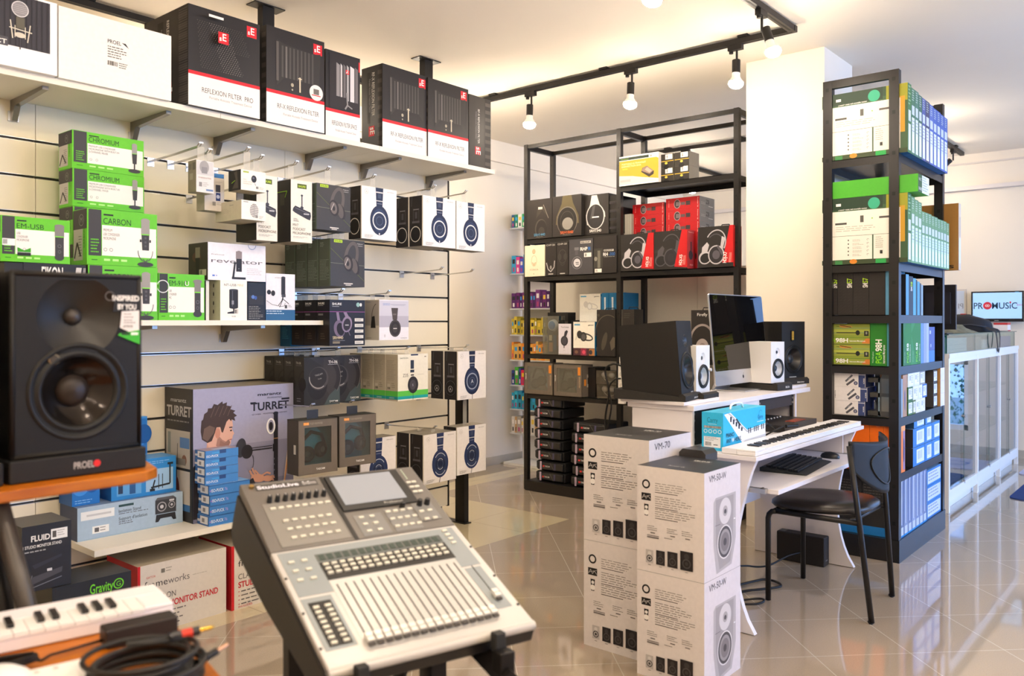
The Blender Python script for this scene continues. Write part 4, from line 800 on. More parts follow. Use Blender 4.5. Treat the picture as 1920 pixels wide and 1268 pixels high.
# brown boxes with a window
def winbox(x0, x1, X, zt, zb, D, label, ort=0):
    ya = onX(x0, X)[1]; W = onX(x1, X)[1]-ya; H = zt-zb
    e = empty('headphone_window_box', (X, ya, zb), RZ+ort, label, 'box', 'brown headphone boxes with a clear window')
    BR = M('#6b6257', .55, noise=.04, scale=50); mb = MB(); m = .16*W; t = .0025; b0, b1 = .18*H, .86*H
    q = lambda a, b, c, d: mb.box(a, 0, b, c, t, d, BR)
    q(0, 0, W, b0); q(0, b1, W, H); q(0, b0, m, b1); q(W-m, b0, W, b1)
    mb.box(0, 0, 0, t, D, H, M('#4a443c', .55)); mb.box(W-t, 0, 0, W, D, H, BR); mb.box(0, D-t, 0, W, D, H, BR); mb.box(0, 0, 0, W, D, t, BR); mb.box(0, 0, H-t, W, D, H, M('#3a3833', .55))
    F = Face(mb, (0,0,0), (1,0,0), (0,0,1), (0,-1,0), W, H)
    F.rect(.13, .905, .27, .955, '#e08a2c'); F.txt(.14, .912, .034, 'TH-02', '#f6c890', w=.12, bold=1); F.txt(.29, .91, .038, 'STUDIO HEADPHONES', '#a49c90', w=.32); F.txt(.45, .07, .036, 'TASCAM', WH, w=.22, bold=1)
    L_ = Face(mb, (0,D,0), (0,-1,0), (0,0,1), (-1,0,0), D, H); L_.rect(.6, .38, .8, .55, '#cfcac0')
    mb.build('box_shell', e)
    k = MB(); k.box(m, .002, b0, W-m, .0028, b1, glassmat('#dfe8ea', .10, .95)); k.build('clear_window', e)
    k = MB(); k.box(t, D*.5, b0*.8, W-t, D*.51, b1, M('#3f7c84', .5)); FF = Face(k, (0, D*.5, 0), (1,0,0), (0,0,1), (0,-1,0), W, H)
    FF.ell(.42, .60, .26, .28, '#4fb4c4'); FF.ell(.52, .62, .18, .2, '#63c4d4'); FF.small(.25, .8, .6, 6, .04, '#5fb0bc', .3); k.build('backing_card', e)
    hp = MB(); HB = M('#1c1a19', .4)
    for cx, cz in ((.30*W, .36*H), (.66*W, .42*H)):
        hp.lathe([(0.028, -.02), (.036, -.012), (.038, 0), (.030, .010), (.028, .008), (.001, .008)], HB, 22, (cx, D*.28, cz), (.35 if cx > W/2 else -.3, -1, .1))
        hp.lathe([(.014, .0085), (.0135, .010), (.001, .010)], M('#6d6863', .35), 16, (cx, D*.28, cz), (.35 if cx > W/2 else -.3, -1, .1))
    hp.tube([(.20*W, D*.33, .40*H), (.22*W, D*.36, .62*H), (.42*W, D*.36, .76*H), (.68*W, D*.36, .70*H), (.78*W, D*.33, .45*H)], .009, HB, 8); hp.build('headphones', e)
    k = MB(); k.box(W*.5-.03, D*.5, H, W*.5+.03, D*.5+.0015, H+.04, M('#2a2826', .3)); k.build('hang_tab', e)
    hook(0, zt+.055, 'chrome hook carrying the '+('left' if x0 < 600 else 'right')+' brown windowed box', X=X-.035, y=ya+W*.5+.005)
winbox(559, 628, -3.20, .845, .592, .10, 'brown windowed headphone box hanging at the left, blue card inside', -.10)
winbox(635.7, 700, -3.20, .845, .600, .10, 'brown windowed headphone box hanging to the right of its twin', -.10)
hook(830, 1.60, 'empty chrome hook, left one of the empty pair at the right of the wall'); hook(887, 1.60, 'empty chrome hook, right one of the empty pair nearest the black edge')
# ================================================================ low shelf and floor at the left
wallbox('streaming_kit_carton', 'turret', 362, 550, -3.485, BZ, .996, .255, dict(F='#9f9fba', L='#34302c', T='#8b8270', R='#8b8ba5'), A_turret, 'big lilac carton with a young man in profile at a streaming kit')
ISC = dict(F='#3f7fc4', L='#3a6cab', T='#7fb2e6', R='#2f6ab0')
yb = onX(397, -3.362)[1]; wb = onX(473, -3.362)[1]-yb
for i in range(4):
    inst('isolation_puck_box', carton('isoL', wb, .098, .0445, ISC, A_iso(False)), (-3.385+.002*(i % 2), yb+.003*(i % 3), BZ+.0455*i), RZ, 'long blue box, %s of the four wide ones in the stack' % ('lowest', 'second lowest', 'second highest', 'highest')[i], 'box', 'blue puck boxes stacked before the lilac carton')
for i in range(4):
    inst('isolation_puck_box', carton('isoS', wb*.80, .088, .037, dict(F='#4a8ad0', L='#3a6cab', T='#9c8fa0', R='#2f6ab0'), A_iso(True)), (-3.395+.002*(i % 2), yb-.012, BZ+.182+.038*i), RZ, 'short blue box, %s of the four small ones on the stack' % ('lowest', 'second lowest', 'second highest', 'topmost')[i], 'box', 'blue puck boxes stacked before the lilac carton')
wallbox('isolation_stand_box', 'isost', 145, 342.6, -3.56, BZ, .533, .17, dict(F='#a8c0d8', L='#3e4a66', T='#7d94b4'), A_isostand, 'long pale blue box with a studio monitor picture on the low shelf')
wallbox('isolation_stand_box', 'isob', 208.6, 330, -3.585, .534, .695, .13, dict(F='#2e86d0', L='#2368ac', T='#5ba0dc'), A_isoblue, 'bright blue box with a black clamp picture lying on the pale blue box')
wallbox('isolation_stand_box', 'isob2', 135, 187, -3.60, .534, .695, .13, dict(F='#2272c4', L='#1b5aa0', T='#5ba0dc'), A_blue2, 'smaller blue box at the left end on top of the pale blue box')
wallbox('isolation_stand_box', 'isob3', 255, 276, -3.70, .696, .87, .04, dict(F='#3f8fd8', L='#2368ac', T='#5ba0dc'), A_blue2, 'thin blue pack leaning behind, just right of the loudspeaker')
FRC = dict(F='#d9d3cb', L='#b5222c', T='#b3aa98', R='#b5222c', K='#b3aa98')
wallbox('monitor_stand_carton', 'frameA', 258, 424, -3.382, 0, .289, .28, FRC, A_frame, 'grey and red carton on the floor under the low shelf, left one')
wallbox('monitor_stand_carton', 'frameA', 434, 600, -3.37, 0, .289, .28, FRC, A_frame, 'grey and red carton on the floor, right one half behind the mixer')
wallbox('stand_carton', 'grav', 98, 246, -3.19, 0, .340, .20, dict(F='#1f1e1c', L='#1a1918', T='#262522'), A_gravity, 'black carton with a bright green name low on the left')
wallbox('stand_carton', 'fluid', 41, 133.5, -3.20, .341, .575, .18, dict(F='#232224', L='#1a1918', T='#3a3836'), A_fluid, 'black carton standing on the black and green one, white lettering')
# ================================================================ black shelving racks
RK = M('#232120', .34, .35); RKS = M('#1c1b1b', .3, .4); RKB = M('#211f1e', .34, .35)
def upright(m, x, y, h, w_=.035, d=.035, face='y'):
    m.box(x, y, 0, x+w_, y+d, h, RKB)
# --- the open two-bay rack standing against the column
AX0, AXM, AX1 = -4.10, -3.232, -2.325; AY0, AY1 = 4.995, 5.36; AH = 2.67
e = empty('open_shelving_rack', (0, 0, 0), label='tall black two-bay open metal rack full of headphone boxes by the column', cat='shelving rack')
for x in (AX0, AXM-.0175, AX1-.035):
    for y in (AY0, AY1-.035):
        m = MB(); upright(m, x, y, AH)
        for k in range(17):
            z = .15+.15*k; f = Face(m, (x, y, z), (1,0,0), (0,0,1), (0,-1,0), .035, .012); f.rect(.35, 0, .65, 1, '#0a0a0a')
        m.build('upright', e)
for x in (AX0, AXM-.0175, AX1-.035):
    m = MB(); m.box(x+.004, AY0+.035, AH-.04, x+.03, AY1-.035, AH-.002, RKB); m.build('side_rail', e)
for y in (AY0+.004, AY1-.03):
    for a, c in ((AX0+.035, AXM-.0175), (AXM+.0175, AX1-.035)):
        m = MB(); m.box(a, y, AH-.03, c, y+.024, AH-.002, RKB); m.build('top_rail', e)
def rshelf(parent, x0, x1, y0, y1, z, t=.035, name='shelf', side=False):
    m = MB(); m.box(x0, y0, z-.004, x1, y1, z, RKS)
    m.box(x0, y0, z-t, x1, y0+.004, z, RKB); m.box(x0, y1-.004, z-t, x1, y1, z, RKB)
    m.box(x0, y0+.004, z-t, x0+.004, y1-.004, z-.004, RKB); m.box(x1-.004, y0+.004, z-t, x1, y1-.004, z-.004, RKB)
    m.build(name, parent)
for a, c, zs in ((AX0+.035, AXM-.0175, (1.932, 1.645, 1.05, .742)), (AXM+.0175, AX1-.035, (2.253, 1.652, 1.05, .742))):
    for z in zs: rshelf(e, a, c, AY0+.002, AY1-.002, z)
    m = MB(); m.box(a, AY0-.03, 0.001, c, AY1-.002, .077, RKB); m.build('plinth', e)
# pale panel standing behind the rack
m = MB(); PP = M('#ddd6c8', .6, noise=.01)
for i in range(3): m.box(-4.27+i*.665, 5.62, .0, -4.27+(i+1)*.665-.003, 5.64, 1.70, PP)
m.box(-4.27, 5.64, .0, -2.28, 5.66, 1.70, M('#b9b1a2', .6)); 
m.build('back_panel', label='pale panel standing behind the lower half of the open rack', cat='panel')
# ---- artwork for the rack boxes
def A_srh(model, col, hi, style):
    def art(f):
        F = f['F']
        if style == 0:
            F.ell(.56, .24, .19, .25, '#4d4742'); F.ell(.58, .23, .175, .235, '#26221f'); F.ell(.58, .18, .10, .11, '#3a3531'); F.poly([(.36,.5),(.44,.82),(.66,.85),(.86,.5),(.62,.72),(.48,.60)], '#3a3530'); F.rect(.45, .74, .62, .80, '#c9c4bd'); F.line([(.66,.85),(.86,.5)], .012, '#8d857c')
        elif style == 1:
            F.poly([(.36,1),(.66,1),(.72,.8),(.9,.5),(.92,.3),(.82,.3),(.72,.6),(.5,.7),(.3,.6),(.22,.3),(.12,.3),(.14,.5),(.32,.8)], '#5b5238'); F.ell(.51, .38, .31, .35, '#6f675f'); F.ell(.51, .37, .29, .335, '#201d1b'); F.ell(.53, .31, .165, .15, '#8b8781'); F.ring(.51, .38, .20, .23, .008, '#4d4842')
        else:
            F.poly([(.36,.98),(.56,.98),(.66,.75),(.86,.55),(.88,.42),(.80,.42),(.68,.6),(.45,.68),(.28,.55),(.25,.25),(.18,.25),(.14,.5),(.30,.75)], '#d6d4d2'); F.ell(.50, .45, .28, .32, '#d6d4d2'); F.ell(.50, .45, .25, .30, '#2c2a2b'); F.poly([(.4,.7),(.5,.74),(.42,.4),(.3,.4)], '#4f4d4e'); F.rect(.38, .42, .64, .45, WH)
        F.txt(.50, .065, .065, model, col, al='c', w=.45, bold=1); F.rect(.36, .04, .64, .045, '#8a857f')
    return art
BKC = dict(F='#2b2725', L='#211f1e', R='#2a2826', T='#3a3633')
GM = 'boxes on the left bay of the open rack'
frontbox('headphone_box', 'r1440', 988.6, 1035, AY0-.015, 1.933, 2.232, .2, BKC, A_srh('SRH1440', '#4f8fb8', 0, 0), 'black headphone box with blue number, upper left of the open rack', group=GM)
frontbox('headphone_box', 'r1840', 1036, 1090, AY0-.015, 1.933, 2.236, .2, BKC, A_srh('SRH1840', '#d8642c', 0, 1), 'black headphone box with orange number and round grille', group=GM)
frontbox('headphone_box', 'r1540', 1092, 1141, AY0+.02, 1.933, 2.225, .18, BKC, A_srh('SRH1540', WH, 0, 2), 'black headphone box with a bright silver earcup', group=GM)
m = MB(); q = M('#141316', .12); m.box(0, 0, 0, .085, .22, .27, q)
for i in range(4): m.box(-.001, -.003, .03+i*.06, .086, 0, .05+i*.06, M('#28262c', .15))
m.build('black_pouch', label='glossy black packet beside the silver earcup box, against the middle post', cat='packet').location = (onY(1143, AY0+.03)[1], AY0+.03, 1.933)
def A_icon(f):
    F = f['F']; F.ring(.46, .80, .055, .07, .02, '#b89f78'); F.ell(.46, .80, .05, .065, '#c9b48f'); F.ring(.47, .50, .11, .17, .02, '#d0bd99'); F.poly([(.36,.45),(.58,.45),(.5,.33),(.44,.33)], '#cdb994'); F.rect(.43, .42, .5, .56, '#e9dfc6'); F.txt(.47, .19, .055, 'iCONiCA', '#8b7a55', al='c', w=.42); F.ell(.46, .08, .012, .02, '#8b7a55')
frontbox('earphone_box', 'icon', 984, 1021.4, AY0-.012, 1.646, 1.884, .12, dict(F='#ece0c4', L='#cdbf9f', T='#f2e8d0', R='#d8ccb0'), A_icon, 'cream earphone box at the left end of its shelf', group=GM)
def A_hp20(k):
    def art(f):
        F = f['F']; F.txt(.08, .91, .05, 'CHP-20', '#b9b5ae', w=.8, bold=1)
        if k: F.ring(.5, .56, .15, .20, .012, '#4a4744'); F.ell(.25, .55, .07, .1, '#3b3835'); F.ell(.75, .55, .07, .1, '#3b3835'); F.line([(.3,.35),(.5,.28),(.7,.35)], .02, '#3b3835')
        else: F.line([(.1,.4),(.25,.2),(.5,.12),(.8,.25),(.85,.45)], .03, '#b9b5b6'); F.ell(.5, .25, .04, .06, '#8a8784')
        F.rect(.28, .035, .72, .065, '#b9b5ae')
    return art
frontbox('headphone_box', 'hp20a', 1022.6, 1043, AY0-.01, 1.646, 1.893, .1, BKC, A_hp20(0), 'slim black box with silver earphones next to the cream box', group=GM)
frontbox('headphone_box', 'hp20b', 1044, 1065.6, AY0-.01, 1.646, 1.895, .1, BKC, A_hp20(1), 'slim black box second from the cream box, dark round headband picture', group=GM)
def A_rhp(f):
    F = f['F']; F.rect(.48, .87, .92, .94, '#b9b5ae'); F.txt(.51, .885, .035, 'RELOOP', '#2a2826', w=.36, bold=2); F.txt(.48, .67, .09, 'RHP', WH, w=.30, bold=2); F.rect(.80, .67, .9, .76, '#2f5f9c'); F.rect(.23, .69, .42, .77, '#6d6c70'); F.rect(.26, .55, .38, .69, '#515054'); F.ring(.34, .33, .17, .17, .02, '#77767b'); F.ell(.34, .33, .12, .12, '#c9c8cc'); F.rect(.28, .33, .42, .35, '#45454a'); F.rect(.30, .28, .42, .30, '#45454a'); F.rect(.64, .48, .94, .60, '#eeeae2'); F.code(.68, .5, .76, .58, n=6)
frontbox('headphone_box', 'rhp', 1067, 1111.6, AY0-.012, 1.646, 1.905, .14, dict(F='#454448', L='#333', R='#3a393c', T='#55534f'), A_rhp, 'grey headphone box with a white price sticker on the open rack', group=GM)
def A_rh(f):
    F = f['F']; F.rect(.02, .15, .40, .68, '#3c3a36'); F.rect(.18, .15, .30, .62, '#6f6d62'); F.ell(.1, .4, .05, .06, '#8a887c'); F.rect(.45, .59, .88, .64, '#b9b5ae'); F.txt(.47, .60, .03, 'RELOOP', '#2a2826', w=.36, bold=2); F.txt(.43, .47, .085, 'RH', WH, w=.2, bold=2); F.txt(.66, .47, .085, '-300', '#2f5f9c', w=.28, bold=2); F.rect(.45, .44, .92, .445, '#c9c5bd'); F.rect(.06, .03, .36, .13, '#eeeae2'); F.code(.1, .05, .18, .11, n=6)
frontbox('headphone_box', 'rh3', 1112.8, 1156, AY0-.008, 1.646, 1.912, .14, BKC, A_rh, 'dark headphone box with blue numerals touching the middle post', group=GM)
# shelf z=1.05
e = empty('earphone_blister_pack', (onY(1017.5, AY0-.01)[1], AY0-.01, 1.051), 0, 'clear blister pack with a blue headphone cup on the open rack', 'pack', GM)
m = MB(); m.box(0, 0, 0, .15, .08, .29, glassmat('#d8e0dc', .15, .85)); m.build('blister', e)
m = MB(); m.box(.005, .055, .005, .145, .058, .285, M('#4d4a44', .5)); F = Face(m, (.005, .055, .005), (1,0,0), (0,0,1), (0,-1,0), .14, .28); F.rect(.1, .05, .35, .3, '#b98a60'); F.rect(.4, .1, .6, .5, '#3a5a78'); F.rect(.65, .2, .9, .5, '#8a5a48'); F.rect(.1, .35, .3, .5, '#d8c9a8'); m.build('backing_card', e)
m = MB(); m.lathe([(.040, 0), (.045, .01), (.040, .03), (.034, .034), (.001, .034)], M('#c9ccd0', .3), 24, (.075, .05, .22)); m.lathe([(.032, .0345), (.030, .038), (.001, .038)], M('#3f7fb8', .35), 24, (.075, .05, .22)); m.build('headphone_cup', e)
def A_bk(f): F = f['F']; F.rect(.0, .25, .62, .55, '#e8e4da'); F.txt(.1, .31, .16, 'HOB', '#55524c', w=.4)
frontbox('headphone_box', 'bkw', 1027, 1065, AY0+.14, 1.051, 1.37, .1, dict(F='#2a2826', L='#222', R='#222', T='#333'), A_bk if False else (lambda f: (f['F'].rect(.0, .80, .62, .90, '#e8e4da'), f['F'].txt(.1, .825, .045, 'HOB', '#55524c', w=.4), f['F'].rect(.0, .0, 1, .78, '#4a463f'))), 'tall dark box with a white top label behind the blister pack', group=GM)
def A_tech(f):
    F = f['F']; F.txt(.5, .87, .05, 'Technics', '#55525a', al='c', w=.62); F.ell(.47, .45, .145, .16, '#34333a'); F.ell(.47, .45, .10, .115, '#45444d'); F.poly([(.42,.58),(.62,.6),(.75,.75),(.66,.8),(.5,.75)], '#34333a'); F.rect(.42, .22, .48, .30, '#34333a'); F.small(.4, .14, .6, 1, .02, '#999999', .4); F.rect(0, 0, 1, .03, '#a39c97')
frontbox('headphone_box', 'tech', 1047, 1071, AY0-.008, 1.051, 1.283, .12, dict(F='#dcd8e2', L='#3a3431', R='#45403c', T='#2a2826'), A_tech, 'narrow pale lilac box with a dark headphone picture on the open rack', group=GM)
def A_gem(dark, pic):
    def art(f):
        F = f['F']; F.rect(.05, .89, .32, .94, '#5b9cc0'); F.txt(.70, .89, .035, 'gemini', '#333333', w=.24, bold=2); c = '#3b3836' if dark else '#d5d0c6'; h = '#5b5856' if dark else '#efece4'
        F.arc(.62, .55, .22, .09, -110, 110, .04, c, rot=-12); F.ell(.30, .62, .10, .12, c, rot=10); F.ell(.48, .56, .12, .14, c, rot=10); F.ell(.48, .55, .075, .09, h, rot=10); F.line([(.15,.58),(.12,.45)], .008, c)
        if pic: F.rect(0, 0, 1, .22, '#4b2f35'); F.rect(.35, .0, .62, .21, '#8b3048'); F.rect(.75, 0, 1, .2, '#b07a48'); F.ell(.5, .1, .06, .06, '#d85068'); F.ell(.82, .1, .06, .07, '#3a3a40'); F.ell(.15, .1, .06, .05, '#7a5a48')
        R = f['R']; R.poly([(.35,.9),(.65,.9),(.6,.3),(.4,.3)], '#d9dfe2'); R.ell(.5, .2, .12, .12, '#d9dfe2')
    return art
GMC = dict(F='#f0ebdd', R='#2278ac', L='#1d6a9c', T='#2278ac')
frontbox('headphone_box', 'gemA', 1075, 1115, AY0-.01, 1.051, 1.297, .10, GMC, A_gem(True, True), 'white and blue box with black headphones in front on the open rack', group=GM)
m = MB(); 
frontbox('black_box', 'blkb', 1070, 1088, AY0+.13, 1.051, 1.31, .08, dict(F='#1b1a19', T='#2a2927'), None, 'small black box tucked between the pale lilac and white blue boxes', group=GM)
frontbox('headphone_box', 'gemB', 1087, 1126, AY0+.125, 1.30, 1.505, .03, GMC, A_gem(False, False), 'white and blue box with white headphones, front one on the stack', group=GM)
frontbox('headphone_box', 'gemS', 1087, 1126, AY0+.125, 1.051, 1.298, .2, dict(F='#4b2f35', R='#2278ac', T='#2278ac'), None, 'box with a stage photo strip under the white headphone boxes', group=GM)
for i in range(3):
    m = MB(); me = carton('gemr%d' % 0, .062, .2, .21, dict(F='#2278ac', R='#1d6a9c', T='#2a86ba'), lambda f: (f['F'].poly([(.35,.85),(.6,.85),(.6,.3),(.4,.3)], '#d9dfe2'), f['F'].ell(.5, .18, .08, .12, '#d9dfe2')))
    inst('headphone_box', me, (onY(1128, AY0+.13)[1]+.066*i, AY0+.13, 1.30), 0, 'blue box edge with a white earphone picture, %s of the row behind the post' % ('left', 'middle', 'right')[i], 'box', GM)
frontbox('black_box', 'sup3', 1128, 1156, AY0+.15, 1.051, 1.298, .15, dict(F='#1b1a19', T='#2a2927'), None, 'black box under the blue box edges, behind the dark headset box', group=GM)
def A_gap(f):
    F = f['F']; F.arc(.62, .5, .32, .38, 60, 190, .018, '#5c5447'); F.ell(.42, .32, .06, .2, '#4a443a', rot=-15); F.poly([(.72,.3),(.9,.42),(1,.4),(1,.2),(.8,.12)], '#5c5447'); F.ell(.1, .88, .03, .03, '#4a443a')
e = frontbox('headphone_box', 'gap', 1119, 1153, AY0-.01, 1.051, 1.385, .12, BKC, A_gap, 'large dark headset box with a faint headphone outline left of the middle post', group=GM)
m = MB(); m.tube([(.04, .05, .334), (.05, .05, .345), (.12, .05, .345), (.13, .05, .334)], .003, BLK); m.build('carry_handle', e)
def A_dark(f): f['F'].small(.2, .9, .8, 3, .04, '#44403a', .4); f['F'].rect(.0, .0, .12, 1, '#3a3733')
e = frontbox('headphone_box', 'gap2', 1165, 1189, AY0-.005, 1.051, 1.385, .12, BKC, A_dark, 'dark headset box with a carry handle right of the middle post', group='boxes on the right bay of the open rack')
m = MB(); m.tube([(.03, .05, .334), (.035, .05, .35), (.10, .05, .35), (.11, .05, .334)], .003, BLK); m.build('carry_handle', e)
def A_firefly(f):
    F = f['F']; F.txt(.3, .88, .06, 'Firefly', WH, w=.5); F.arc(.52, .42, .24, .28, 20, 190, .045, '#8f8480', rot=-15); F.ell(.55, .22, .15, .20, '#a39894'); F.ell(.56, .21, .09, .12, '#857a76')
e = frontbox('headphone_box', 'firef', 1296, 1334, AY0-.005, 1.051, 1.375, .12, BKC, A_firefly, 'black box with grey headphones between the monitor and the computer', group='boxes on the right bay of the open rack')
m = MB(); m.tube([(.06, .05, .324), (.065, .05, .34), (.13, .05, .34), (.14, .05, .324)], .003, BLK); m.build('carry_handle', e)
# shelf z=.742 : windowed brown boxes lying sideways
def sidewin(x0, x1, Y, zb, zt, D, label):
    xa = onY(x0, Y)[1]; W = onY(x1, Y)[1]-xa; H = zt-zb
    e = empty('headphone_window_box', (xa, Y, zb), 0, label, 'box', 'brown windowed boxes on the open rack')
    BR = M('#6b6257', .55, noise=.04, scale=50); mb = MB(); a, c, b0, b1 = .12*W, .82*W, .14*H, .88*H; t = .0025
    q = lambda p, r, s_, u: mb.box(p, 0, r, s_, t, u, BR)
    q(0, 0, W, b0); q(0, b1, W, H); q(0, b0, a, b1); q(c, b0, W, b1)
    mb.box(0, 0, 0, t, D, H, BR); mb.box(W-t, 0, 0, W, D, H, BR); mb.box(0, D-t, 0, W, D, H, BR); mb.box(0, 0, 0, W, D, t, BR); mb.box(0, 0, H-t, W, D, H, BR)
    F = Face(mb, (0,0,0), (1,0,0), (0,0,1), (0,-1,0), W, H); F.rect(.86, .68, .95, .93, '#e08a2c'); F.txt(.94, .30, .05, 'HEADPHONES', '#d8b890', rot=90, w=.34); F.txt(.08, .45, .04, 'TASCAM', WH, rot=90, w=.2, bold=1)
    R = Face(mb, (W,0,0), (0,1,0), (0,0,1), (1,0,0), D, H); R.rect(.2, .35, .38, .55, '#e08a2c'); R.rect(.45, .3, .75, .7, '#b9b0a0'); R.rect(.5, .4, .65, .6, '#3a3633')
    mb.build('box_shell', e)
    k = MB(); k.box(a, .002, b0, c, .0028, b1, glassmat('#e6eeee', .16, .92)); k.build('clear_window', e)
    k = MB(); k.box(t, D*.5, t, W-t, D*.51, H-t, M('#55625e', .5)); F = Face(k, (0, D*.5, 0), (1,0,0), (0,0,1), (0,-1,0), W, H); F.ell(.66, .45, .12, .28, '#5fa9bc'); F.ell(.3, .6, .16, .12, '#5a6a66'); F.arc(.35, .45, .2, .25, 0, 300, .04, '#76857f'); k.build('backing_card', e)
    k = MB(); HB = M('#1c1a19', .25)
    for cx, cz in ((.3*W, .32*H), (.52*W, .42*H)): k.lathe([(.034, -.02), (.038, 0), (.028, .010), (.001, .010)], HB, 20, (cx, D*.26, cz), (.2, -1, .1))
    k.tube([(.2*W, D*.3, .5*H), (.3*W, D*.3, .8*H), (.55*W, D*.3, .8*H), (.66*W, D*.3, .5*H)], .008, HB, 8); k.build('headphones', e)
sidewin(983, 1036.5, AY0-.012, .743, .985, .13, 'brown windowed box lying on its side, left one on the open rack')
sidewin(1038, 1091, AY0-.02, .743, .98, .14, 'brown windowed box lying on its side, right one on the open rack')
def earp(x0, x1, z, lbl):
    xa = onY(x0, AY0+.02)[1]
    e = empty('earphone_pack', (xa, AY0+.02, z), 0, lbl, 'pack', 'clear earphone packs on the open rack')
    W = onY(x1, AY0+.02)[1]-xa
    m = MB(); m.box(0, 0, 0, W, .1, .1, glassmat('#e6e6e6', .14, .9)); m.build('blister', e)
    m = MB(); m.box(.002, .085, .002, W-.002, .09, .098, M('#2a2624', .5)); m.box(.002, .005, .002, W-.002, .085, .006, M('#55493f', .5)); m.build('backing_card', e)
    m = MB()
    for q in (.22, .62): m.lathe([(.02, -.015), (.024, 0), (.015, .012), (.001, .013)], M('#d9d7d4', .15, .6), 18, (W*q, .05, .065), (.3, -1, .1))
    m.tube([(W*.2, .05, .04), (W*.4, .05, .015), (W*.7, .05, .02), (W*.9, .05, .06)], .003, M('#cfcdc9', .2, .5)); m.build('earphones', e)
earp(1119, 1153, .743, 'clear pack with silver earphones, lower one beside the brown boxes')
earp(1118, 1153, .845, 'clear pack with silver earphones, stacked on its twin')
frontbox('black_box', 'dkb', 1093, 1116, AY0+.06, .743, .96, .2, dict(F='#2a2623', R='#1a1816', T='#222'), None, 'dark box behind the brown windowed boxes on the open rack')
# stacks of black cases on the plinth
def case(x, y, z, W, D, H, lbl):
    e = empty('equipment_case', (x, y, z), 0, lbl, 'case', 'black soft cases stacked in the open rack')
    m = MB(); CS = M('#1c1b1b', .5, noise=.05, scale=60); m.box(0, .02, .004, W, D, H-.004, CS); m.box(.012, .0, .012, W-.012, .02, H-.012, M('#242324', .3)); b = m.build('case_body', e, bevel=.008)
    m = MB(); m.box(-.012, .03, .014, .0, D*.6, H-.014, CS); m.tube([(-.012, .06, H*.5), (-.03, .09, H*.5), (-.03, .18, H*.5), (-.012, .21, H*.5)], .008, CS); m.build('carry_handle', e)
    m = MB(); m.box(.045, -.006, .006, .062, .001, H-.006, M('#b6a3b4', .5)); m.build('lilac_strap', e, bevel=.004)
    m = MB(); F = Face(m, (0,-.0004,0), (1,0,0), (0,0,1), (0,-1,0), W, H); F.rect(.26, .40, .32, .56, '#d83a3c'); F.txt(.33, .42, .14, 'TASCAM', '#e0ddd8', w=.18, bold=2); F.line([(.52,.85),(.66,.15)], .05, '#6a6660'); F.poly([(.66,.8),(.72,.8),(.71,.2),(.66,.2)], '#4f4c6a'); F.rect(.2, .42, .215, .6, '#9a9690'); m.build('front_print', e)
    return e
cx0 = onY(1000, AY0+.01)[1]
ords = ('bottom', 'second from the bottom', 'third from the bottom', 'fourth from the bottom', 'fourth from the top', 'third from the top', 'second from the top', 'topmost')
for i in range(8): case(cx0+(.018, .022, .008, .0, .002, .0, .0, .008)[i], AY0+.01, .078+.0805*i, .27, .30, .079, 'black soft case with a lilac strap, %s in the taller stack' % ords[i])
cx1 = onY(1067, AY0-.005)[1]
o6 = ('bottom', 'second from the bottom', 'third from the bottom', 'third from the top', 'second from the top', 'topmost')
for i in range(6): case(cx1+(.0, .012, -.002, .006, .006, .022)[i], AY0+.005, .078+.0805*i, .30, .30, .079, 'black soft case, %s in the shorter stack behind the speaker cartons' % o6[i])
# ---- right bay
GRB = 'boxes on the right bay of the open rack'
def A_uv(f):
    F = f['F']; F.poly([(0,.12),(0,.84),(.95,.84),(1,.8),(1,.12),(.3,.3)], '#b49c30'); F.poly([(0,.1),(0,.35),(.35,.3),(1,.1),(1,.04),(0,.04)], '#c9c2c4'); F.rect(0, .86, .76, .95, '#2c3a30'); F.txt(.05, .885, .035, 'novapulse', '#9fd03a', w=.2); F.rect(.76, .86, .96, .95, '#efece4'); F.code(.8, .87, .86, .94, n=5)
    F.txt(.07, .70, .055, 'PORTABLE ULTRAVIOLET', '#f2eaa8', w=.62, bold=1); F.txt(.07, .62, .055, 'DISINFECTION BOX', '#f2eaa8', w=.50, bold=1); F.rect(.09, .54, .22, .58, '#a8c838')
    F.poly([(.57,.40),(.60,.53),(.72,.58),(.89,.38),(.88,.28),(.77,.20)], '#3b3330'); F.poly([(.58,.43),(.61,.53),(.72,.575),(.88,.40),(.78,.30)], '#8a7468'); F.poly([(.66,.46),(.72,.54),(.84,.40),(.78,.34)], '#b09a8c'); F.rect(.03, .12, .3, .2, '#b3acae')
e = frontbox('disinfection_box_carton', 'uv', 1161, 1234.6, AY0-.015, 2.254, 2.46, .16, dict(F='#efece8', R='#e4e0de', T='#f4f2ee', L='#cccccc'), A_uv, 'yellow and white carton with a small metal box picture, top of the right bay', group=GRB)
def A_sb(f):
    F = f['F']; F.rect(.42, .60, .92, .96, '#e9e5de'); F.code(.5, .65, .62, .9, n=6); F.rect(0, .45, 1, .5, '#c9a83a'); F.ell(.48, .33, .11, .08, '#d8bc4a'); F.ell(.48, .05, .22, .16, '#151413'); f['R'].small(.1, .85, .9, 10, .08, '#77736c', .5)
for i, (x0, x1) in enumerate(((1236.5, 1263), (1265, 1292))):
    for k in range(2):
        frontbox('small_black_box', 'sb', x0, x1, AY0+.02, 2.254+.095*k, 2.348+.095*k, .14, dict(F='#2c2925', R='#77726b', T='#55514b'), A_sb, 'small black box with yellow band, %s %s of the four on the top right shelf' % (('lower', 'upper')[k], ('left', 'right')[i]), group='small black boxes')
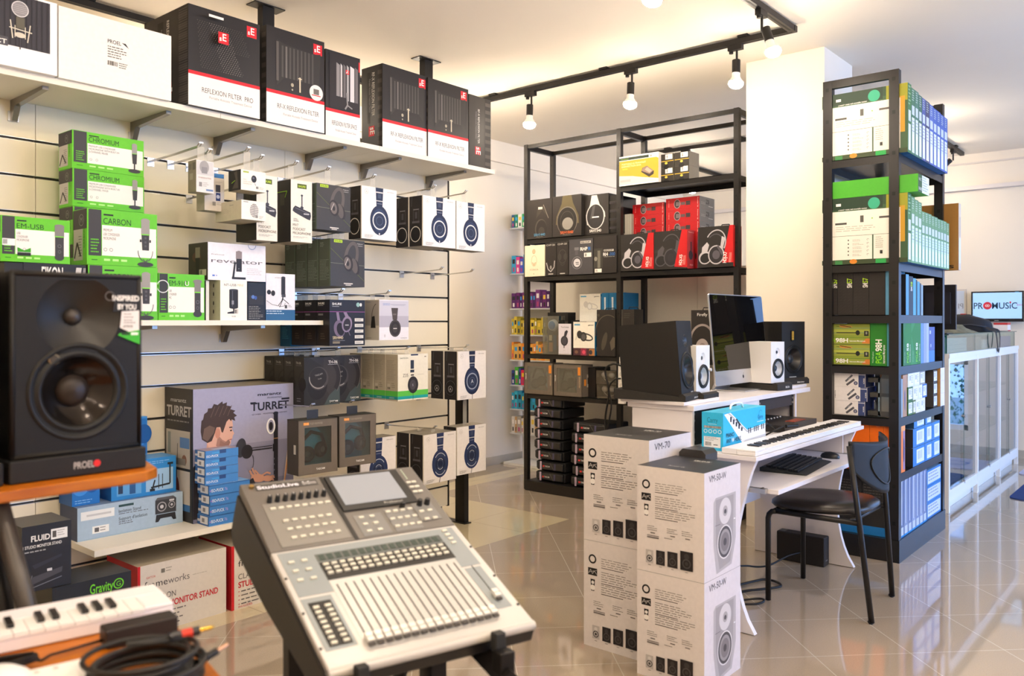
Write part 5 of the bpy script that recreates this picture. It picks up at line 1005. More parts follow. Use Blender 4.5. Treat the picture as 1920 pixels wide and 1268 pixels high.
def A_hdj(model, lx):
    def art(f):
        F = f['F']; F.rect(.02, .44, .98, .52, '#33302d')
        c = '#b9b5bb' if lx else '#4f4c50'; d = '#55525a' if lx else '#2f2d31'
        F.arc(.50, .58, .26, .33, -10, 165, .028, c, rot=-18); F.arc(.48, .54, .22, .27, 0, 150, .02, d, rot=-18)
        F.poly([(.68,.75),(.78,.70),(.70,.40),(.56,.33),(.54,.40),(.64,.5)], c); F.poly([(.12,.50),(.26,.62),(.32,.55),(.24,.30),(.10,.34)], c)
        F.ell(.20, .24, .17, .16, c, rot=20); F.ell(.21, .23, .14, .12, '#232121', rot=20); F.ell(.52, .30, .215, .235, c); F.ell(.52, .30, .185, .205, '#2b292c'); F.ell(.52, .30, .10, .11, d); F.line([(.56,.52),(.70,.30)], .06, d)
        F.poly([(.84,1),(1,1),(1,.03),(.62,.06)] if not lx or model == 'HDJ-X5' else [(.90,1),(1,1),(1,.10),(.69,.10)], '#c01a1e'); F.txt(.84 if model != 'HDJ-X7' else .80, .09, .085, model, WH, rot=86, w=.27, bold=2)
        for i in range(3): F.line([(.88+i*.025, .1),(.90+i*.025, .34)], .008, '#f0b0a8')
        f['R'].rect(0, 0, 1, 1, '#b01a1c'); R = f['R']; R.rect(.28, .15, .5, .9, '#3a1a1a') if False else R.ell(.4, .35, .11, .12, '#2b1514'); R.rect(.36, .4, .5, .7, '#2b1514'); R.txt(.15, .93, .025, 'Pioneer DJ', '#f4c8c0', w=.55); R.txt(.3, .08, .04, 'HDJ-X5', '#f4c8c0', w=.35)
    return art
HD = dict(F='#2a2725', R='#b81c1e', T='#2a2826', L='#222')
def handle(e, x, z, L=.06):
    m = MB(); m.tube([(x, .05, z), (x+.005, .05, z+.012), (x+L-.005, .05, z+.012), (x+L, .05, z)], .0035, BLK); m.build('carry_handle', e)
e = frontbox('headphone_box', 'hdj5', 1164, 1225.6, AY0-.02, 1.653, 1.909, .12, HD, A_hdj('HDJ-X5', True), 'black headphone box with red wedge, left of three, silver headphones', group=GRB); handle(e, .10, .256)
e = frontbox('headphone_box', 'hdj5b', 1226.4, 1288.6, AY0-.02, 1.653, 1.912, .12, HD, A_hdj('HDJ-X5', False), 'black headphone box with red wedge, middle of three, dark headphones', group=GRB); handle(e, .10, .259)
e = frontbox('headphone_box', 'hdj7', 1309, 1375, AY0-.022, 1.653, 1.918, .12, HD, A_hdj('HDJ-X7', True), 'black headphone box with red wedge, right of three, by the column', group=GRB); handle(e, .14, .265)
frontbox('headphone_box', 'redb', 1290, 1307.5, AY0+.09, 1.653, 1.905, .10, dict(F='#a81a1c', R='#981618', T='#a81a1c'), lambda f: (f['F'].ell(.5, .35, .12, .13, '#2b1514'), f['F'].rect(.42, .4, .6, .7, '#2b1514')), 'narrow red box standing between the middle and right wedge boxes', group=GRB)
def A_red(f):
    F = f['F']; F.ell(.34, .50, .30, .38, '#8f8688'); F.ell(.34, .50, .25, .32, '#3b2a2c'); F.rect(.30, .32, .42, .68, '#6d6366'); F.rect(.45, .38, .58, .62, '#5a4a4c'); F.rect(.60, .34, .73, .68, '#3d3436'); F.txt(.94, .9, .08, 'Pioneer DJ', '#f4d4cc', rot=-90, w=.8); F.txt(.08, .8, .06, 'HDJ', '#f4a49c', rot=-90, w=.5)
    R = f['R']; R.txt(.42, .45, .35, 'Z8', '#2a2828', w=.22, bold=2); R.small(.1, .5, .4, 2, .12, '#9a9896', .4); R.small(.6, .25, .95, 1, .1, '#dedcda', .5)
RDC = dict(F='#ae181e', R='#6b6a6c', T='#9c1a1e', L='#8a1418')
so = ('bottom', 'second from the bottom', 'third from the bottom', 'third from the top', 'second from the top', 'top')
for i in range(6):
    frontbox('flat_headphone_box', 'redL', 1186.5, 1245.5, AY0+.13, 1.653+.0805*i, 1.653+.0805*i+.080, .20, RDC, A_red, 'flat red headphone box, %s one in the left red stack' % so[i], group='flat red headphone boxes')
    frontbox('flat_headphone_box', 'redR', 1248.8, 1311.5, AY0+.115, 1.653+.083*i, 1.653+.083*i+.0825, .22, RDC, A_red, 'flat red grey-ended headphone box, %s one in right stack' % so[i], group='flat red headphone boxes')
frontbox('grey_carton', 'gry', 1170, 1184, AY0+.10, 1.653, 2.07, .2, dict(F='#b9b3a8', R='#9a948a', T='#a8a298'), lambda f: [f['F'].rect(.1+.3*i, 0, .13+.3*i, 1, '#958f85') for i in range(3)], 'pale grey ribbed carton left of the red stacks', group=GRB)
# ---- display of accessories glimpsed through the left gap
e = empty('accessory_display', (0, 0, 0), label='narrow white accessory display seen through the left bay of the rack', cat='display')
dx0, dx1, dY = -4.96, -4.40, 6.0
m = MB(); m.box(dx0, dY+.02, .02, dx1, dY+.04, 2.3, M('#eeeae6', .5)); m.box(dx0, dY-.25, .0, dx1, dY+.04, .02, WHITE); m.build('display_back', e)
rnd = random.Random(11)
rows = ((2.16, ('#2c5c8c', '#2a8a6a', '#e8f0ee', '#3aa86a')), (1.74, ('#3aa0d0', '#e04898', '#4a58c8')), (1.42, ('#5a2a6a', '#6a2a70', '#4a2060', '#7a3a80')), (1.18, ('#c8b038', '#e0c848', '#a89830')), (.95, ('#e89030', '#d8b060', '#e8a848')), (.72, ('#2a3a8a', '#48a838', '#3a4a9a', '#e02a50')), (.50, ('#2a9ac0', '#38b0d0', '#2a8ab0')), (.28, ('#d8d4d0', '#c8a070', '#b0a8a0')))
for r_, (z, cs) in enumerate(rows):
    m = MB(); m.box(dx0, dY-.16, z-.012, dx1, dY+.02, z, M('#c9ccd0', .4)); m.build('display_shelf', e)
    x = dx0+.012; i = 0
    while x < dx1-.03:
        w_ = rnd.uniform(.022, .05); h = rnd.uniform(.13, .17) if r_ else .12; c = cs[i % len(cs)]
        mb = MB(); mb.box(0, 0, 0, w_, .1, h, M(c, .4)); F = Face(mb, (0,0,0), (1,0,0), (0,0,1), (0,-1,0), w_, h); F.rect(.2, .55, .8, .8, rnd.choice(['#f0ece8', '#3aa0e0', '#2a2a30', '#e8c848'])); F.rect(.3, .1, .7, .35, rnd.choice(['#f0ece8', '#b04878', '#2a2a30']))
        o = mb.build('accessory_pack', label='small coloured accessory pack in display row %s from the top, item %s from the left' % (('one', 'two', 'three', 'four', 'five', 'six', 'seven', 'eight')[r_], ('one', 'two', 'three', 'four', 'five', 'six', 'seven', 'eight', 'nine', 'ten', 'eleven', 'twelve', 'thirteen', 'fourteen', 'fifteen', 'sixteen', 'seventeen', 'eighteen', 'nineteen', 'twenty')[i]), cat='pack', group='accessory packs on the narrow display')
        o.location = (x, dY-.15, z); x += w_+.003; i += 1
# ================================================================ tall rack at the right
BX0, BX1, BY0, BY1, BH = -1.703, -1.298, 4.754, 5.745, 2.66
e = empty('tall_shelving_rack', (0, 0, 0), label='tall black metal rack at the right packed with green, blue and orange boxes', cat='shelving rack')
for x in (BX0, BX1-.05):
    for y in (BY0, BY1-.045):
        m = MB(); m.box(x, y, 0, x+.05, y+.045, BH, RKB)
        for z in (2.60, 2.42, 1.98, 1.50, 1.06, .62, .20, 2.20, 1.72, 1.33, .86, .40):
            F = Face(m, (x, y, z), (1,0,0), (0,0,1), (0,-1,0), .05, .02); F.rect(.33, 0, .67, 1, '#080808')
        m.build('upright', e)
m = MB(); m.box(BX0+.05, BY0+.002, BH-.045, BX1-.05, BY0+.03, BH, RKB); m.build('top_rail', e)
m = MB(); m.box(BX0+.05, BY1-.03, BH-.045, BX1-.05, BY1-.002, BH, RKB); m.build('top_rail', e)
SHZ = (2.207, 1.618, 1.335, 1.055, .775, .475)
BLU = RKS
for z in SHZ: rshelf(e, BX0+.002, BX1-.002, BY0+.003, BY1-.003, z, .045)
m = MB(); m.box(BX0+.003, BY0-.004, 0, BX1+.004, BY1+.004, .12, RKB); m.build('plinth', e)
GBK = 'boxes on the tall right rack'
def A_wl(f):
    F = f['F']; F.rect(0, .86, 1, 1, '#2f4a34'); F.poly([(0,.82),(0,1),(.72,1),(.72,.82)], '#243a2a'); F.ell(.62, .89, .085, .085, '#3aa884'); F.poly([(.76,1),(1,1),(1,.75),(.76,.80)], '#9a9a2c'); F.rect(.82, .3, .97, .82, '#c8982c'); F.txt(.20, .815, .022, 'y sound + metal, rack mountable receiver', WH, w=.34, bold=1); F.rect(.17, .88, .23, .92, '#e8e8e8')
    F.rect(.0, .43, .92, .80, '#efe8dc'); F.rect(.0, .07, .60, .425, '#efe8dc'); F.rect(.615, .07, .92, .425, '#efe8dc')
    F.rect(.16, .60, .30, .63, '#4a4a44'); F.rect(.46, .62, .50, .72, '#5a5a54'); F.ell(.60, .67, .01, .01, '#8ac048'); F.rect(.68, .66, .80, .69, '#5a5650')
    F.small(.17, .56, .75, 3, .03, '#b9b2a4', .3)
    for i in range(5): F.ell(.32, .36-i*.055, .009, .012, '#3a3a36'); F.small(.37, .36-i*.055, .50, 2, .018, '#a8a194', .3); F.arc(.55, .36-i*.055, .012, .012, 0, 270, .004, '#66625a')
    F.small(.64, .38, .74, 6, .03, '#a8a194', .3); F.rect(.69, .14, .72, .19, '#3a3a36')
    F.rect(0, 0, 1, .065, '#3d4a30'); F.rect(.16, .0, .25, .06, '#3d8048'); F.ell(.38, .04, .055, .035, '#d8862c'); F.rect(.64, .0, .76, .065, '#2fa050')
    f['R'].rect(0, .0, 1, 1, '#4a7a48'); R = f['R']; R.rect(.2, .04, .85, .42, '#e4e8e6'); R.rect(.2, .46, .85, .62, '#d0d8d4'); R.small(.2, .95, .8, 6, .05, '#a9c8a0', .4); f['B'].rect(0, 0, 1, 1, '#1f5f9c')
def A_sp(top, bot='#e2e8ea'):
    def art(f): R = f['R']; R.rect(0, 0, 1, 1, top); R.rect(.14, .03, .84, .56, bot); R.rect(.14, .60, .84, .74, '#cdd6de'); R.small(.2, .96, .8, 5, .035, '#c8d4c8', .4); R.rect(.3, .1, .6, .3, '#f4f6f6'); R.small(.2, .5, .8, 4, .05, '#9aa4aa', .3)
    return art
xr = -1.256
def rackside(y0, w_, z0, h, D, cols, art, name, label, X=xr, group=GBK):
    me = carton('rs_'+label, D, w_, h, cols, art)
    return inst(name, me, (X-D, y0, z0), 0, label, 'box', group)
def wlbox(z0, h, label):
    me = carton('wl', .455, .068, h, dict(F='#3d5a3c', R='#4a7a48', T='#5a8a50', B='#2a6ab0', L='#3d5a3c'), A_wl)
    return inst('wireless_microphone_box', me, (xr-.455, BY0+.012, z0), 0, label, 'box', GBK)
wlbox(2.208, .372, 'large green and white box filling the near end of the topmost rack shelf')
wlbox(1.619, .372, 'large green and white box at the near end of the second rack shelf')
y = BY0+.082
NW = ('second', 'third', 'fourth', 'fifth', 'sixth', 'seventh', 'eighth', 'ninth', 'tenth', 'eleventh', 'twelfth', 'thirteenth')
cg = ['#4f7a5c', '#55806a', '#4a705c', '#56609a', '#4a4a68', '#5a70b8', '#4e68b4', '#4a64b0', '#4e68b4', '#4460b0']
hs = [.36, .36, .352, .35, .35, .345, .34, .34, .335, .335]; ws = [.075, .07, .072, .075, .085, .085, .08, .085, .085, .085]
for i in range(10):
    rackside(y, ws[i]-.003, 2.208, hs[i], .44, dict(F=cg[i], R=cg[i], T=cg[i], B='#2a6ab0'), A_sp(cg[i]), 'microphone_box', '%s upright narrow %s box along the topmost rack shelf' % (NW[i], 'green' if i < 3 else 'blue')); y += ws[i]
y = BY0+.082
for i in range(12):
    h = (.36, .35, .345, .30, .30, .30, .295, .295, .29, .29, .29, .285)[i]; w_ = .070
    rackside(y, w_-.003, 1.619, h, .44, dict(F='#4f7a5c', R='#5a8a60', T='#6a9a70', B='#2a6ab0'), A_sp('#6f9a6c', '#d4ece8'), 'microphone_box', '%s upright narrow green box along the second rack shelf' % NW[i]); y += w_
me = carton('greenflat', .50, .22, .095, dict(F='#4aa82c', R='#2e5a28', T='#57b034'), lambda f: (f['R'].rect(.35, 0, 1, 1, '#dfe6e0'), f['R'].small(.4, .85, .95, 6, .14, '#9fb0a4', .4), f['R'].txt(.05, .65, .16, 'VOC', WH, w=.25), f['R'].txt(.05, .12, .16, 'SHURE', WH, w=.28, bold=1)))
inst('microphone_box', me, (-1.705, BY0+.014, 1.9925), 0, 'bright green box lying flat on the second rack shelf boxes', 'box', GBK)
me = carton('brown', .26, .06, .415, dict(F='#a87838', R='#d8c8b0', T='#b98a48', L='#8a6028'), lambda f: (f['R'].rect(.2, .1, .8, .48, '#dfe8ee'), f['R'].rect(.3, .5, .8, .8, '#c8b8a0'), f['F'].txt(.78, .03, .07, 's', '#3a2a18', w=.12, bold=2)))
inst('cardboard_carton', me, (-1.475, BY1-.015, 1.62), 0, 'plain brown cardboard carton sticking out at the far end of the rack', 'box', GBK)
# shelf z 1.335: black boxes with lime numbers
def A_sm(n_, lead=True):
    def art(f):
        F = f['F']
        if lead: F.txt(.94, .60, .105, 'SM', WH, rot=90, w=.095, bold=2); F.txt(.94, .70, .105, n_, '#b4e02a', rot=90, w=.11, bold=2)
        for i in range(14):
            for j in range(3): F.line([(.1+.28*j, .05+.066*i), (.3+.28*j, .08+.066*i)], .006, '#34302d')
    return art
xs = (1561.5, 1570.5, 1599.6, 1629.3, 1660)
for i in range(4):
    frontbox('microphone_box', 'sm%d' % i, xs[i], xs[i+1]-.6, BY0+.03, 1.336, 1.59, .3, dict(F='#292523', R='#1b1918', T='#1b1918', L='#222'), A_sm('57') if i < 3 else None, 'black box on the third rack shelf, %s' % ('lime numbers cut off by the left post', 'second lime number from the left post', 'third lime number from the left post', 'plain front, right of the lime numbers')[i], group=GBK)
frontbox('microphone_box', 'blue1', 1660.4, 1667.5, BY0+.03, 1.336, 1.585, .3, dict(F='#5a94b8', R='#4a84a8', T='#5a94b8'), None, 'slim light blue box right of the plain black one on the third shelf', group=GBK)
TEAL = dict(F='#1b1918', R='#3a7a98', T='#2a4a5a')
def A_sm58(f): R = f['R']; R.txt(.8, .62, .14, 'SM', WH, rot=90, w=.11, bold=2); R.txt(.8, .74, .14, '58', '#b4e02a', rot=90, w=.12, bold=2)
yy = BY0+.05
for i, (w_, c, a) in enumerate(((.06, '#4f90b4', None), (.085, '#16181c', A_sm58), (.06, '#4f9cb8', None), (.025, '#101418', None), (.055, '#4a94b4', None), (.03, '#1a1c20', None), (.04, '#8fa8b8', None))):
    rackside(yy+.10, w_-.002, 1.336, .225-.008*i, .30 if i > 3 else .10, dict(F='#1b1918', R=c, T='#22303a'), a, 'microphone_box', '%s %s box on the open side of the third rack shelf' % (('first', 'second', 'third', 'fourth', 'fifth', 'sixth', 'seventh')[i], 'black' if i in (1, 3, 5) else 'light blue'), X=-1.302); yy += w_
# shelf z 1.055
def A_98(f):
    F = f['F']; F.rect(0, .02, 1, 1, '#8f9a3c'); F.rect(0, .60, 1, .72, '#a8b048'); F.rect(0, .30, 1, .42, '#6d8a2c'); F.line([(0,.78),(1,.80)], .012, '#5fa0a0'); F.line([(0,.55),(1,.58)], .012, '#5fa0a0'); F.line([(0,.36),(1,.38)], .01, '#d8c848'); F.line([(.1,.88),(.5,.86)], .02, '#3a4a1c')
    F.poly([(.2,.95),(.5,.90),(.55,.84),(.3,.80),(.18,.86)], '#b9863a'); F.line([(.2,.93),(.5,.84)], .03, '#3a2818'); F.rect(.1, .55, .65, .59, '#2a2c22'); F.ell(.68, .57, .10, .12, '#22241e'); F.rect(.85, .42, .97, .66, '#2a2c22'); F.ell(.91, .56, .04, .07, '#8a8c80')
    F.poly([(.78,.06),(.9,.30),(1,.30),(1,.05)], '#c87a34'); F.txt(.08, .10, .20, '98H', WH, w=.34, bold=2); F.txt(.01, .10, .20, 'A', '#8fd02a', w=.06); F.txt(.46, .14, .07, 'Instrument Microphone', WH, w=.42, bold=1); F.rect(0, 0, 1, .02, '#2a3a1c')
for k in range(2):
    frontbox('microphone_box', 'p98', 1561.5, 1631, BY0+.03, 1.056+.1155*k, 1.056+.1155*k+.115, .3, dict(F='#8f9a3c', R='#2f8a2c', T='#3a4a28'), A_98, 'yellow green box with brass instrument picture, %s of two on the fourth shelf' % ('lower', 'upper')[k], group=GBK)
def A_pg(n_, s2, front):
    def art(f):
        F = f['F'] if front else f['R']
        F.poly([(0,.7),(.5,1),(1,1),(1,0),(.6,0)], '#2a7a26'); F.txt(.70 if front else .66, .06, .13, 'PGA', '#8fe02a', rot=90, w=.25); F.txt(.70 if front else .66, .32, .13, n_, WH, rot=90, w=.17 if len(n_) < 3 else .26, bold=2); F.txt(.9, .06, .05, s2, WH, rot=90, w=.40, bold=1); F.txt(.2, .06, .03, 'Wired Microphone', '#d0e8c8', rot=90, w=.25)
    return art
GN = dict(F='#237a28', R='#1f7024', T='#2a6a2a')
frontbox('microphone_box', 'pg98', 1631.8, 1662.5, BY0+.03, 1.056, 1.306, .06, GN, A_pg('98H', 'Instrument Microphone', True), 'dark green upright box with white and lime lettering facing front', group=GBK)
frontbox('microphone_box', 'tealside', 1663, 1669, BY0+.03, 1.056, 1.30, .06, dict(F='#4a98a8', R='#4a98a8'), None, 'thin teal box beside the dark green upright box', group=GBK)
yy = BY0+.10
for i, (w_, c, a, nm) in enumerate(((.155, '#1f6a22', A_pg('58', 'Vocal Microphone', False), 'dark green box partly behind the post'), (.20, '#238028', A_pg('58', 'Vocal Microphone', False), 'wide dark green box in full view'), (.06, '#5f88c0', None, 'light blue box next to the green ones'), (.06, '#8f9cc0', None, 'pale lilac blue box'), (.06, '#a8b4cc', None, 'pale grey blue box'))):
    rackside(yy, w_-.002, 1.056, (.25, .25, .245, .245, .24)[i], .30, dict(F='#123a14', R=c, T='#2a4a6a'), a, 'microphone_box', nm+' on the open side of the fourth shelf', X=-1.302); yy += w_
rackside(yy, .15, 1.056, .07, .25, dict(F='#2a3a6a', R='#3f78b8', T='#5a90c8'), None, 'microphone_box', 'small blue box lying at the far end of the fourth shelf', X=-1.306)
rackside(yy, .15, 1.127, .14, .25, dict(F='#2a3058', R='#4858a0', T='#5a68a8'), lambda f: (f['R'].ell(.4, .2, .08, .08, '#b8c0e0'), f['R'].rect(.2, .7, .4, .85, '#c8d0e8')), 'microphone_box', 'indigo box on the small blue one at the far end of the fourth shelf', X=-1.306)
# shelf z .775
def A_c2(f):
    F = f['F']; F.txt(.07, .15, .07, 'SAMSON', '#44464c', rot=90, w=.55, bold=1); F.rect(.80, 0, .99, 1, '#3a4878'); F.rect(.80, .86, .99, .92, '#c8ccd8'); F.txt(.97, .25, .07, 'C02', WH, rot=90, w=.4, bold=2)
    F.line([(.42,.38),(.62,.85)], .13, '#66666c'); F.line([(.45,.12),(.68,.55)], .15, '#55555b'); F.line([(.50,.55),(.55,.66)], .04, '#aaaab0'); F.ell(.72, .28, .14, .14, '#5a5c74'); F.rect(.70, .2, .74, .35, '#9a9cb0')
for k in range(3):
    dx = (0, .012, .002)[k]
    xa = onY(1562, BY0+.04)[1]-.01
    inst('microphone_box', carton('c2', .185, .16, .078, dict(F='#e8e4e2', R='#33407a', T='#cfcac6'), A_c2), (xa+dx, BY0+.04, .776+.0785*k), 0, 'white box with a pair of grey pencil microphones, %s of three' % ('bottom', 'middle', 'top')[k], 'box', 'pencil microphone boxes')
    m = MB(); m.box(0, 0, 0, .115, .1, .025, M('#4a4844', .4)); m.build('microphone_box', label='grey bar-shaped box end behind the pencil microphone boxes, %s one' % ('bottom', 'middle', 'top')[k], cat='box').location = (xa+dx+.190, BY0+.07, .778+.082*k+.02*(k > 0))
m = MB(); m.prism([(0, 0), (.05, 0), (.055, .03), (.055, .20), (.045, .235), (.01, .235), (-.005, .20), (-.005, .03)], 0, .12, M('#55534e', .15, .3)); m.box(.005, -.004, .03, .045, 0, .11, M('#8a8880', .12, .5)); m.box(.005, -.004, .13, .045, 0, .21, M('#77756e', .12, .5))
m.build('headset_shell', label='shiny grey moulded pack beside the near post of the fifth shelf', cat='pack').location = (-1.405, BY0+.05, .776)
def A_lab(f): R = f['R']; R.rect(.12, .12, .88, .88, '#eceef2'); R.code(.2, .45, .5, .8, '#7a88a8', n=7); R.small(.55, .75, .85, 5, .12, '#8894ac', .4)
def sb(y0, w_, z0, h, c, label, art=A_lab, X=-1.304, D=.12): return rackside(y0, w_-.003, z0, h, D, dict(F=c, R=c, T='#b9b8b4'), art, 'small_microphone_box', label, X=X)
sb(BY0+.07, .03, .776, .21, '#8fa8b8', 'silvery blue blister edge next to the near post on the fifth shelf', None)
sb(BY0+.10, .08, .776, .23, '#b08868', 'tan blister card with blue microphone picture on the fifth shelf', lambda f: f['R'].ell(.5, .4, .035, .25, '#3a4a88'))
y5 = BY0+.20
for k, row in enumerate((((.10, '#3d6a20'), (.06, '#6a7a30'), (.10, '#e4e2de'), (.10, '#eae6de')), ((.10, '#3d6a20'), (.11, '#e4e4e8'), (.09, '#e4e8ee'), (.10, '#3a68b0')), ((.12, '#dde2ea'), (.12, '#dde2ea'), (.12, '#9a9894')))):
    y = y5
    for i, (w_, c) in enumerate(row):
        sb(y, w_, .776+.079*k, .078, c, 'small labelled box, %s layer, number %s from the near post, fifth shelf' % (('bottom', 'middle', 'top')[k], ('one', 'two', 'three', 'four')[i])); y += w_
for k in range(3): rackside(5.525, .095, .776+.0755*k, .075, .12, dict(F='#4a4640', R='#4a4640', T='#77736c'), A_lab, 'small_microphone_box', 'small dark box with a white label, %s of three by the brown ones' % ('bottom', 'middle', 'top')[k], X=-1.31)
for k in range(3): rackside(5.632, .10, .776+.079*k, .078, .16, dict(F='#b98848', R='#e4dcda', T='#c89a58'), None, 'brown_box', 'small brown box with a white end, %s of three at the far post' % ('bottom', 'middle', 'top')[k], X=-1.295)
# shelf z .475
ORC = dict(F='#ea6c0e', R='#ee7c24', T='#c8c0b8', L='#c85a18')
for i, (x0, x1) in enumerate(((1561.5, 1589), (1589.6, 1630), (1630.6, 1656), (1656.6, 1668.5))):
    frontbox('microphone_box', 'or%d' % i, x0, x1, BY0+.03, .476, .740, .2, ORC, (lambda f: (f['F'].txt(.2, .06, .12, 'MICROPHONE', '#f4b890', rot=90, w=.5, bold=1), f['F'].small(.5, .95, .9, 2, .02, '#f4b890', .4))) if i == 2 else None, 'orange box on the sixth shelf behind the chair, number %s from the left' % ('one', 'two', 'three', 'four')[i], group='orange microphone boxes')
rackside(BY0+.05, .085, .476, .265, .06, ORC, lambda f: (f['R'].rect(.55, .05, .95, .95, '#8f80a8'), f['R'].ell(.7, .45, .05, .25, '#3a4070'), f['R'].rect(0, .85, 1, 1, '#e8a060')), 'microphone_box', 'orange box with a dark microphone picture on the open rack side', X=-1.302, group='orange microphone boxes')
BLC = dict(F='#1f2a34', R='#2f7ac4', T='#9ac0e4')
def A_bl(f): R = f['R']; R.rect(.3, .1, .95, .85, '#dfe6f0'); R.code(.4, .3, .8, .75, '#8a98b4', n=9)
for k in range(2):
    for i, w_ in enumerate((.25, .16, .19)):
        rackside(BY0+.30+sum((.25, .16, .19)[:i]), w_-.004, .476+.108*k, .105, .2, BLC, A_bl, 'small_blue_box', 'blue box with white label on the sixth shelf, %s row, %s' % (('lower', 'upper')[k], ('nearest', 'middle', 'farthest')[i]), X=-1.304, group='blue labelled boxes')
for i, w_ in enumerate((.22, .13)): rackside(BY0+.32+(.24 if i else 0), w_, .692, .07, .2, dict(F='#1f4a6a', R='#2f7ac4', T='#9ac0e4'), A_bl, 'small_blue_box', 'blue box lying on top of the labelled rows, %s one' % ('nearer', 'farther')[i], X=-1.304, group='blue labelled boxes')
# base
def A_grey(f): F = f['F']; F.rect(0, 0, 1, .16, '#1f7ac4'); F.small(.05, .95, .95, 9, .05, '#57544e', .35)
for i, (x0, x1) in enumerate(((1563, 1616), (1617, 1668))): frontbox('dark_carton', 'dkc%d' % i, x0, x1, BY0+.03, .121, .425, .2, dict(F='#2c2a27', R='#222', T='#333'), A_grey, 'dark carton with a blue bottom stripe on the lowest shelf, %s one' % ('left', 'right')[i], group=GBK)
cs7 = ('#5f6f98', '#7f8fb4', '#6878a4', '#8f9cc0', '#7888b0', '#8a98bc', '#6c7ca8')
for i in range(7):
    rackside(BY0+.05+.078*i, .074, .121, .335-.003*i, .3, dict(F='#2a3040', R=cs7[i], T='#55607a', B='#2a6ab0'), lambda f: (f['R'].rect(.3, .2, .5, .95, '#c8d0e4'), f['R'].rect(.62, .2, .7, .9, '#3a4468'), f['R'].rect(.1, .03, .8, .16, '#c4ccd8'), f['R'].rect(0, 0, 1, .03, '#2a8ad0')), 'upright_pack', 'silver blue upright pack on the lowest shelf, %s from the near post' % ('first', 'second', 'third', 'fourth', 'fifth', 'sixth', 'seventh')[i], X=-1.304, group='silver blue upright packs')
for k in range(3):
    rackside(5.36, .33, .121+.098*k, .096, .25, dict(F='#2a6aa8', R='#2f78c0', T='#8ab4dc'), lambda f: (f['R'].rect(.05, .12, .95, .88, '#cfd8ea'), f['R'].small(.1, .7, .9, 3, .2, '#8a98b8', .4)), 'small_blue_box', 'wide blue box with a pale panel on the lowest shelf, %s of three' % ('bottom', 'middle', 'top')[k], X=-1.306, group='blue labelled boxes')
# ================================================================ speaker cartons on the floor
def A_vm(model):
    def art(f):
        F = f['F']; R = f['R']; T = f['T']; g = '#77706e'
        F.ring(.14, .83, .036, .036, .016, '#1d1b1c', n=28); F.rect(.07, .675, .215, .745, '#1d1b1c'); F.line([(.08,.69),(.11,.73),(.14,.69),(.17,.72),(.21,.69)], .004, '#c9c4c0'); F.line([(.08,.70),(.21,.73)], .003, '#c9c4c0')
        F.poly([(.12,.53),(.17,.53),(.18,.64),(.11,.64)], '#1d1b1c'); F.ell(.145, .61, .016, .016, '#e8e4e0'); F.ell(.145, .562, .026, .026, '#e8e4e0')
        F.rect(.118, .645, .125, .65, '#c33'); 
        for y, n_ in ((.845, 4), (.72, 5), (.60, 4)): F.small(.28, y, .90, n_, .021, '#8f8884', .28); F.rect(.28, y-n_*.021, .62, y-n_*.021+.006, '#5d5754')
        for x in (.16, .46, .68): F.small(x, .435, x+.17, 3, .018, g, .3); F.rect(x+.05, .37, x+.12, .38, g)
        F.rect(.16, .345, .34, .352, g); F.rect(.16, .325, .34, .338, g); F.rect(.42, .345, .54, .35, g)
        for i, (x, w_, h) in enumerate(((.14, .115, .125), (.30, .13, .135), (.47, .15, .145), (.66, .185, .175))):
            c = '#b9b4b2' if i == 0 else '#232021'; F.rect(x, .085, x+w_, .085+h, c); a = x+w_/2
            F.ell(a, .085+h*.74, h*.15, h*.15, '#d0ccca' if i == 0 else '#3a3637'); F.ring(a, .085+h*.36, h*.22, h*.22, h*.07, '#2c2829' if i == 0 else '#4a4546'); F.ell(a, .085+h*.36, h*.1, h*.1, '#3a3637'); F.rect(a-.02, .065, a+.02, .07, g)
        R.txt(.12, .90, .062, model, '#2a2628', w=.47 if len(model) > 6 else .36, rot=0)
        if model == 'VM-50-W':
            R.poly([(.24,.70),(.30,.74),(.86,.74),(.86,.30),(.74,.06),(.32,.03),(.24,.30)], '#b5b0b0'); R.poly([(.30,.72),(.80,.72),(.78,.30),(.70,.09),(.40,.06),(.30,.32)], '#a29c9c')
            R.ell(.56, .59, .125, .125, '#d3cecd'); R.ell(.56, .59, .05, .05, '#a9a3a2'); R.ell(.56, .585, .024, .022, '#4f4a4b'); R.ell(.55, .30, .155, .16, '#dedad8'); R.ell(.55, .30, .14, .147, '#4c4747'); R.ell(.55, .30, .115, .12, '#9a9493'); R.ell(.55, .30, .085, .09, '#7d7777'); R.ell(.55, .30, .033, .036, '#4c4747'); R.rect(.80, .48, .84, .49, '#f4f4f6'); R.rect(.28, .48, .42, .485, '#6d6768')
        T.txt(.62, .32, .10, model, '#b5b0a8', w=.26, rot=90, bold=2) if False else T.txt(.42, .72, .10, model, '#c9c5bd', w=.26, bold=2); T.rect(.42, .66, .75, .67, '#8d8880'); T.txt(.35, .20, .055, 'Pioneer Dj', '#c9c5bd', w=.24)
    return art
VC = dict(F='#ddd6d4', R='#dbd4d6', T='#15161a', L='#cfc8c4')
VX0, VX1, VY0, VY1, VH = -1.632, -1.360, 2.648, 2.936, .3853
for k in range(2):
    inst('speaker_carton', carton('vm50', VX1-VX0, VY1-VY0, VH-.001, VC, A_vm('VM-50-W')), (VX0, VY0, VH*k), 0, 'white speaker carton in the front stack, %s' % ('bottom one on the floor', 'upper one with a dark lid')[k], 'box', 'white speaker cartons')
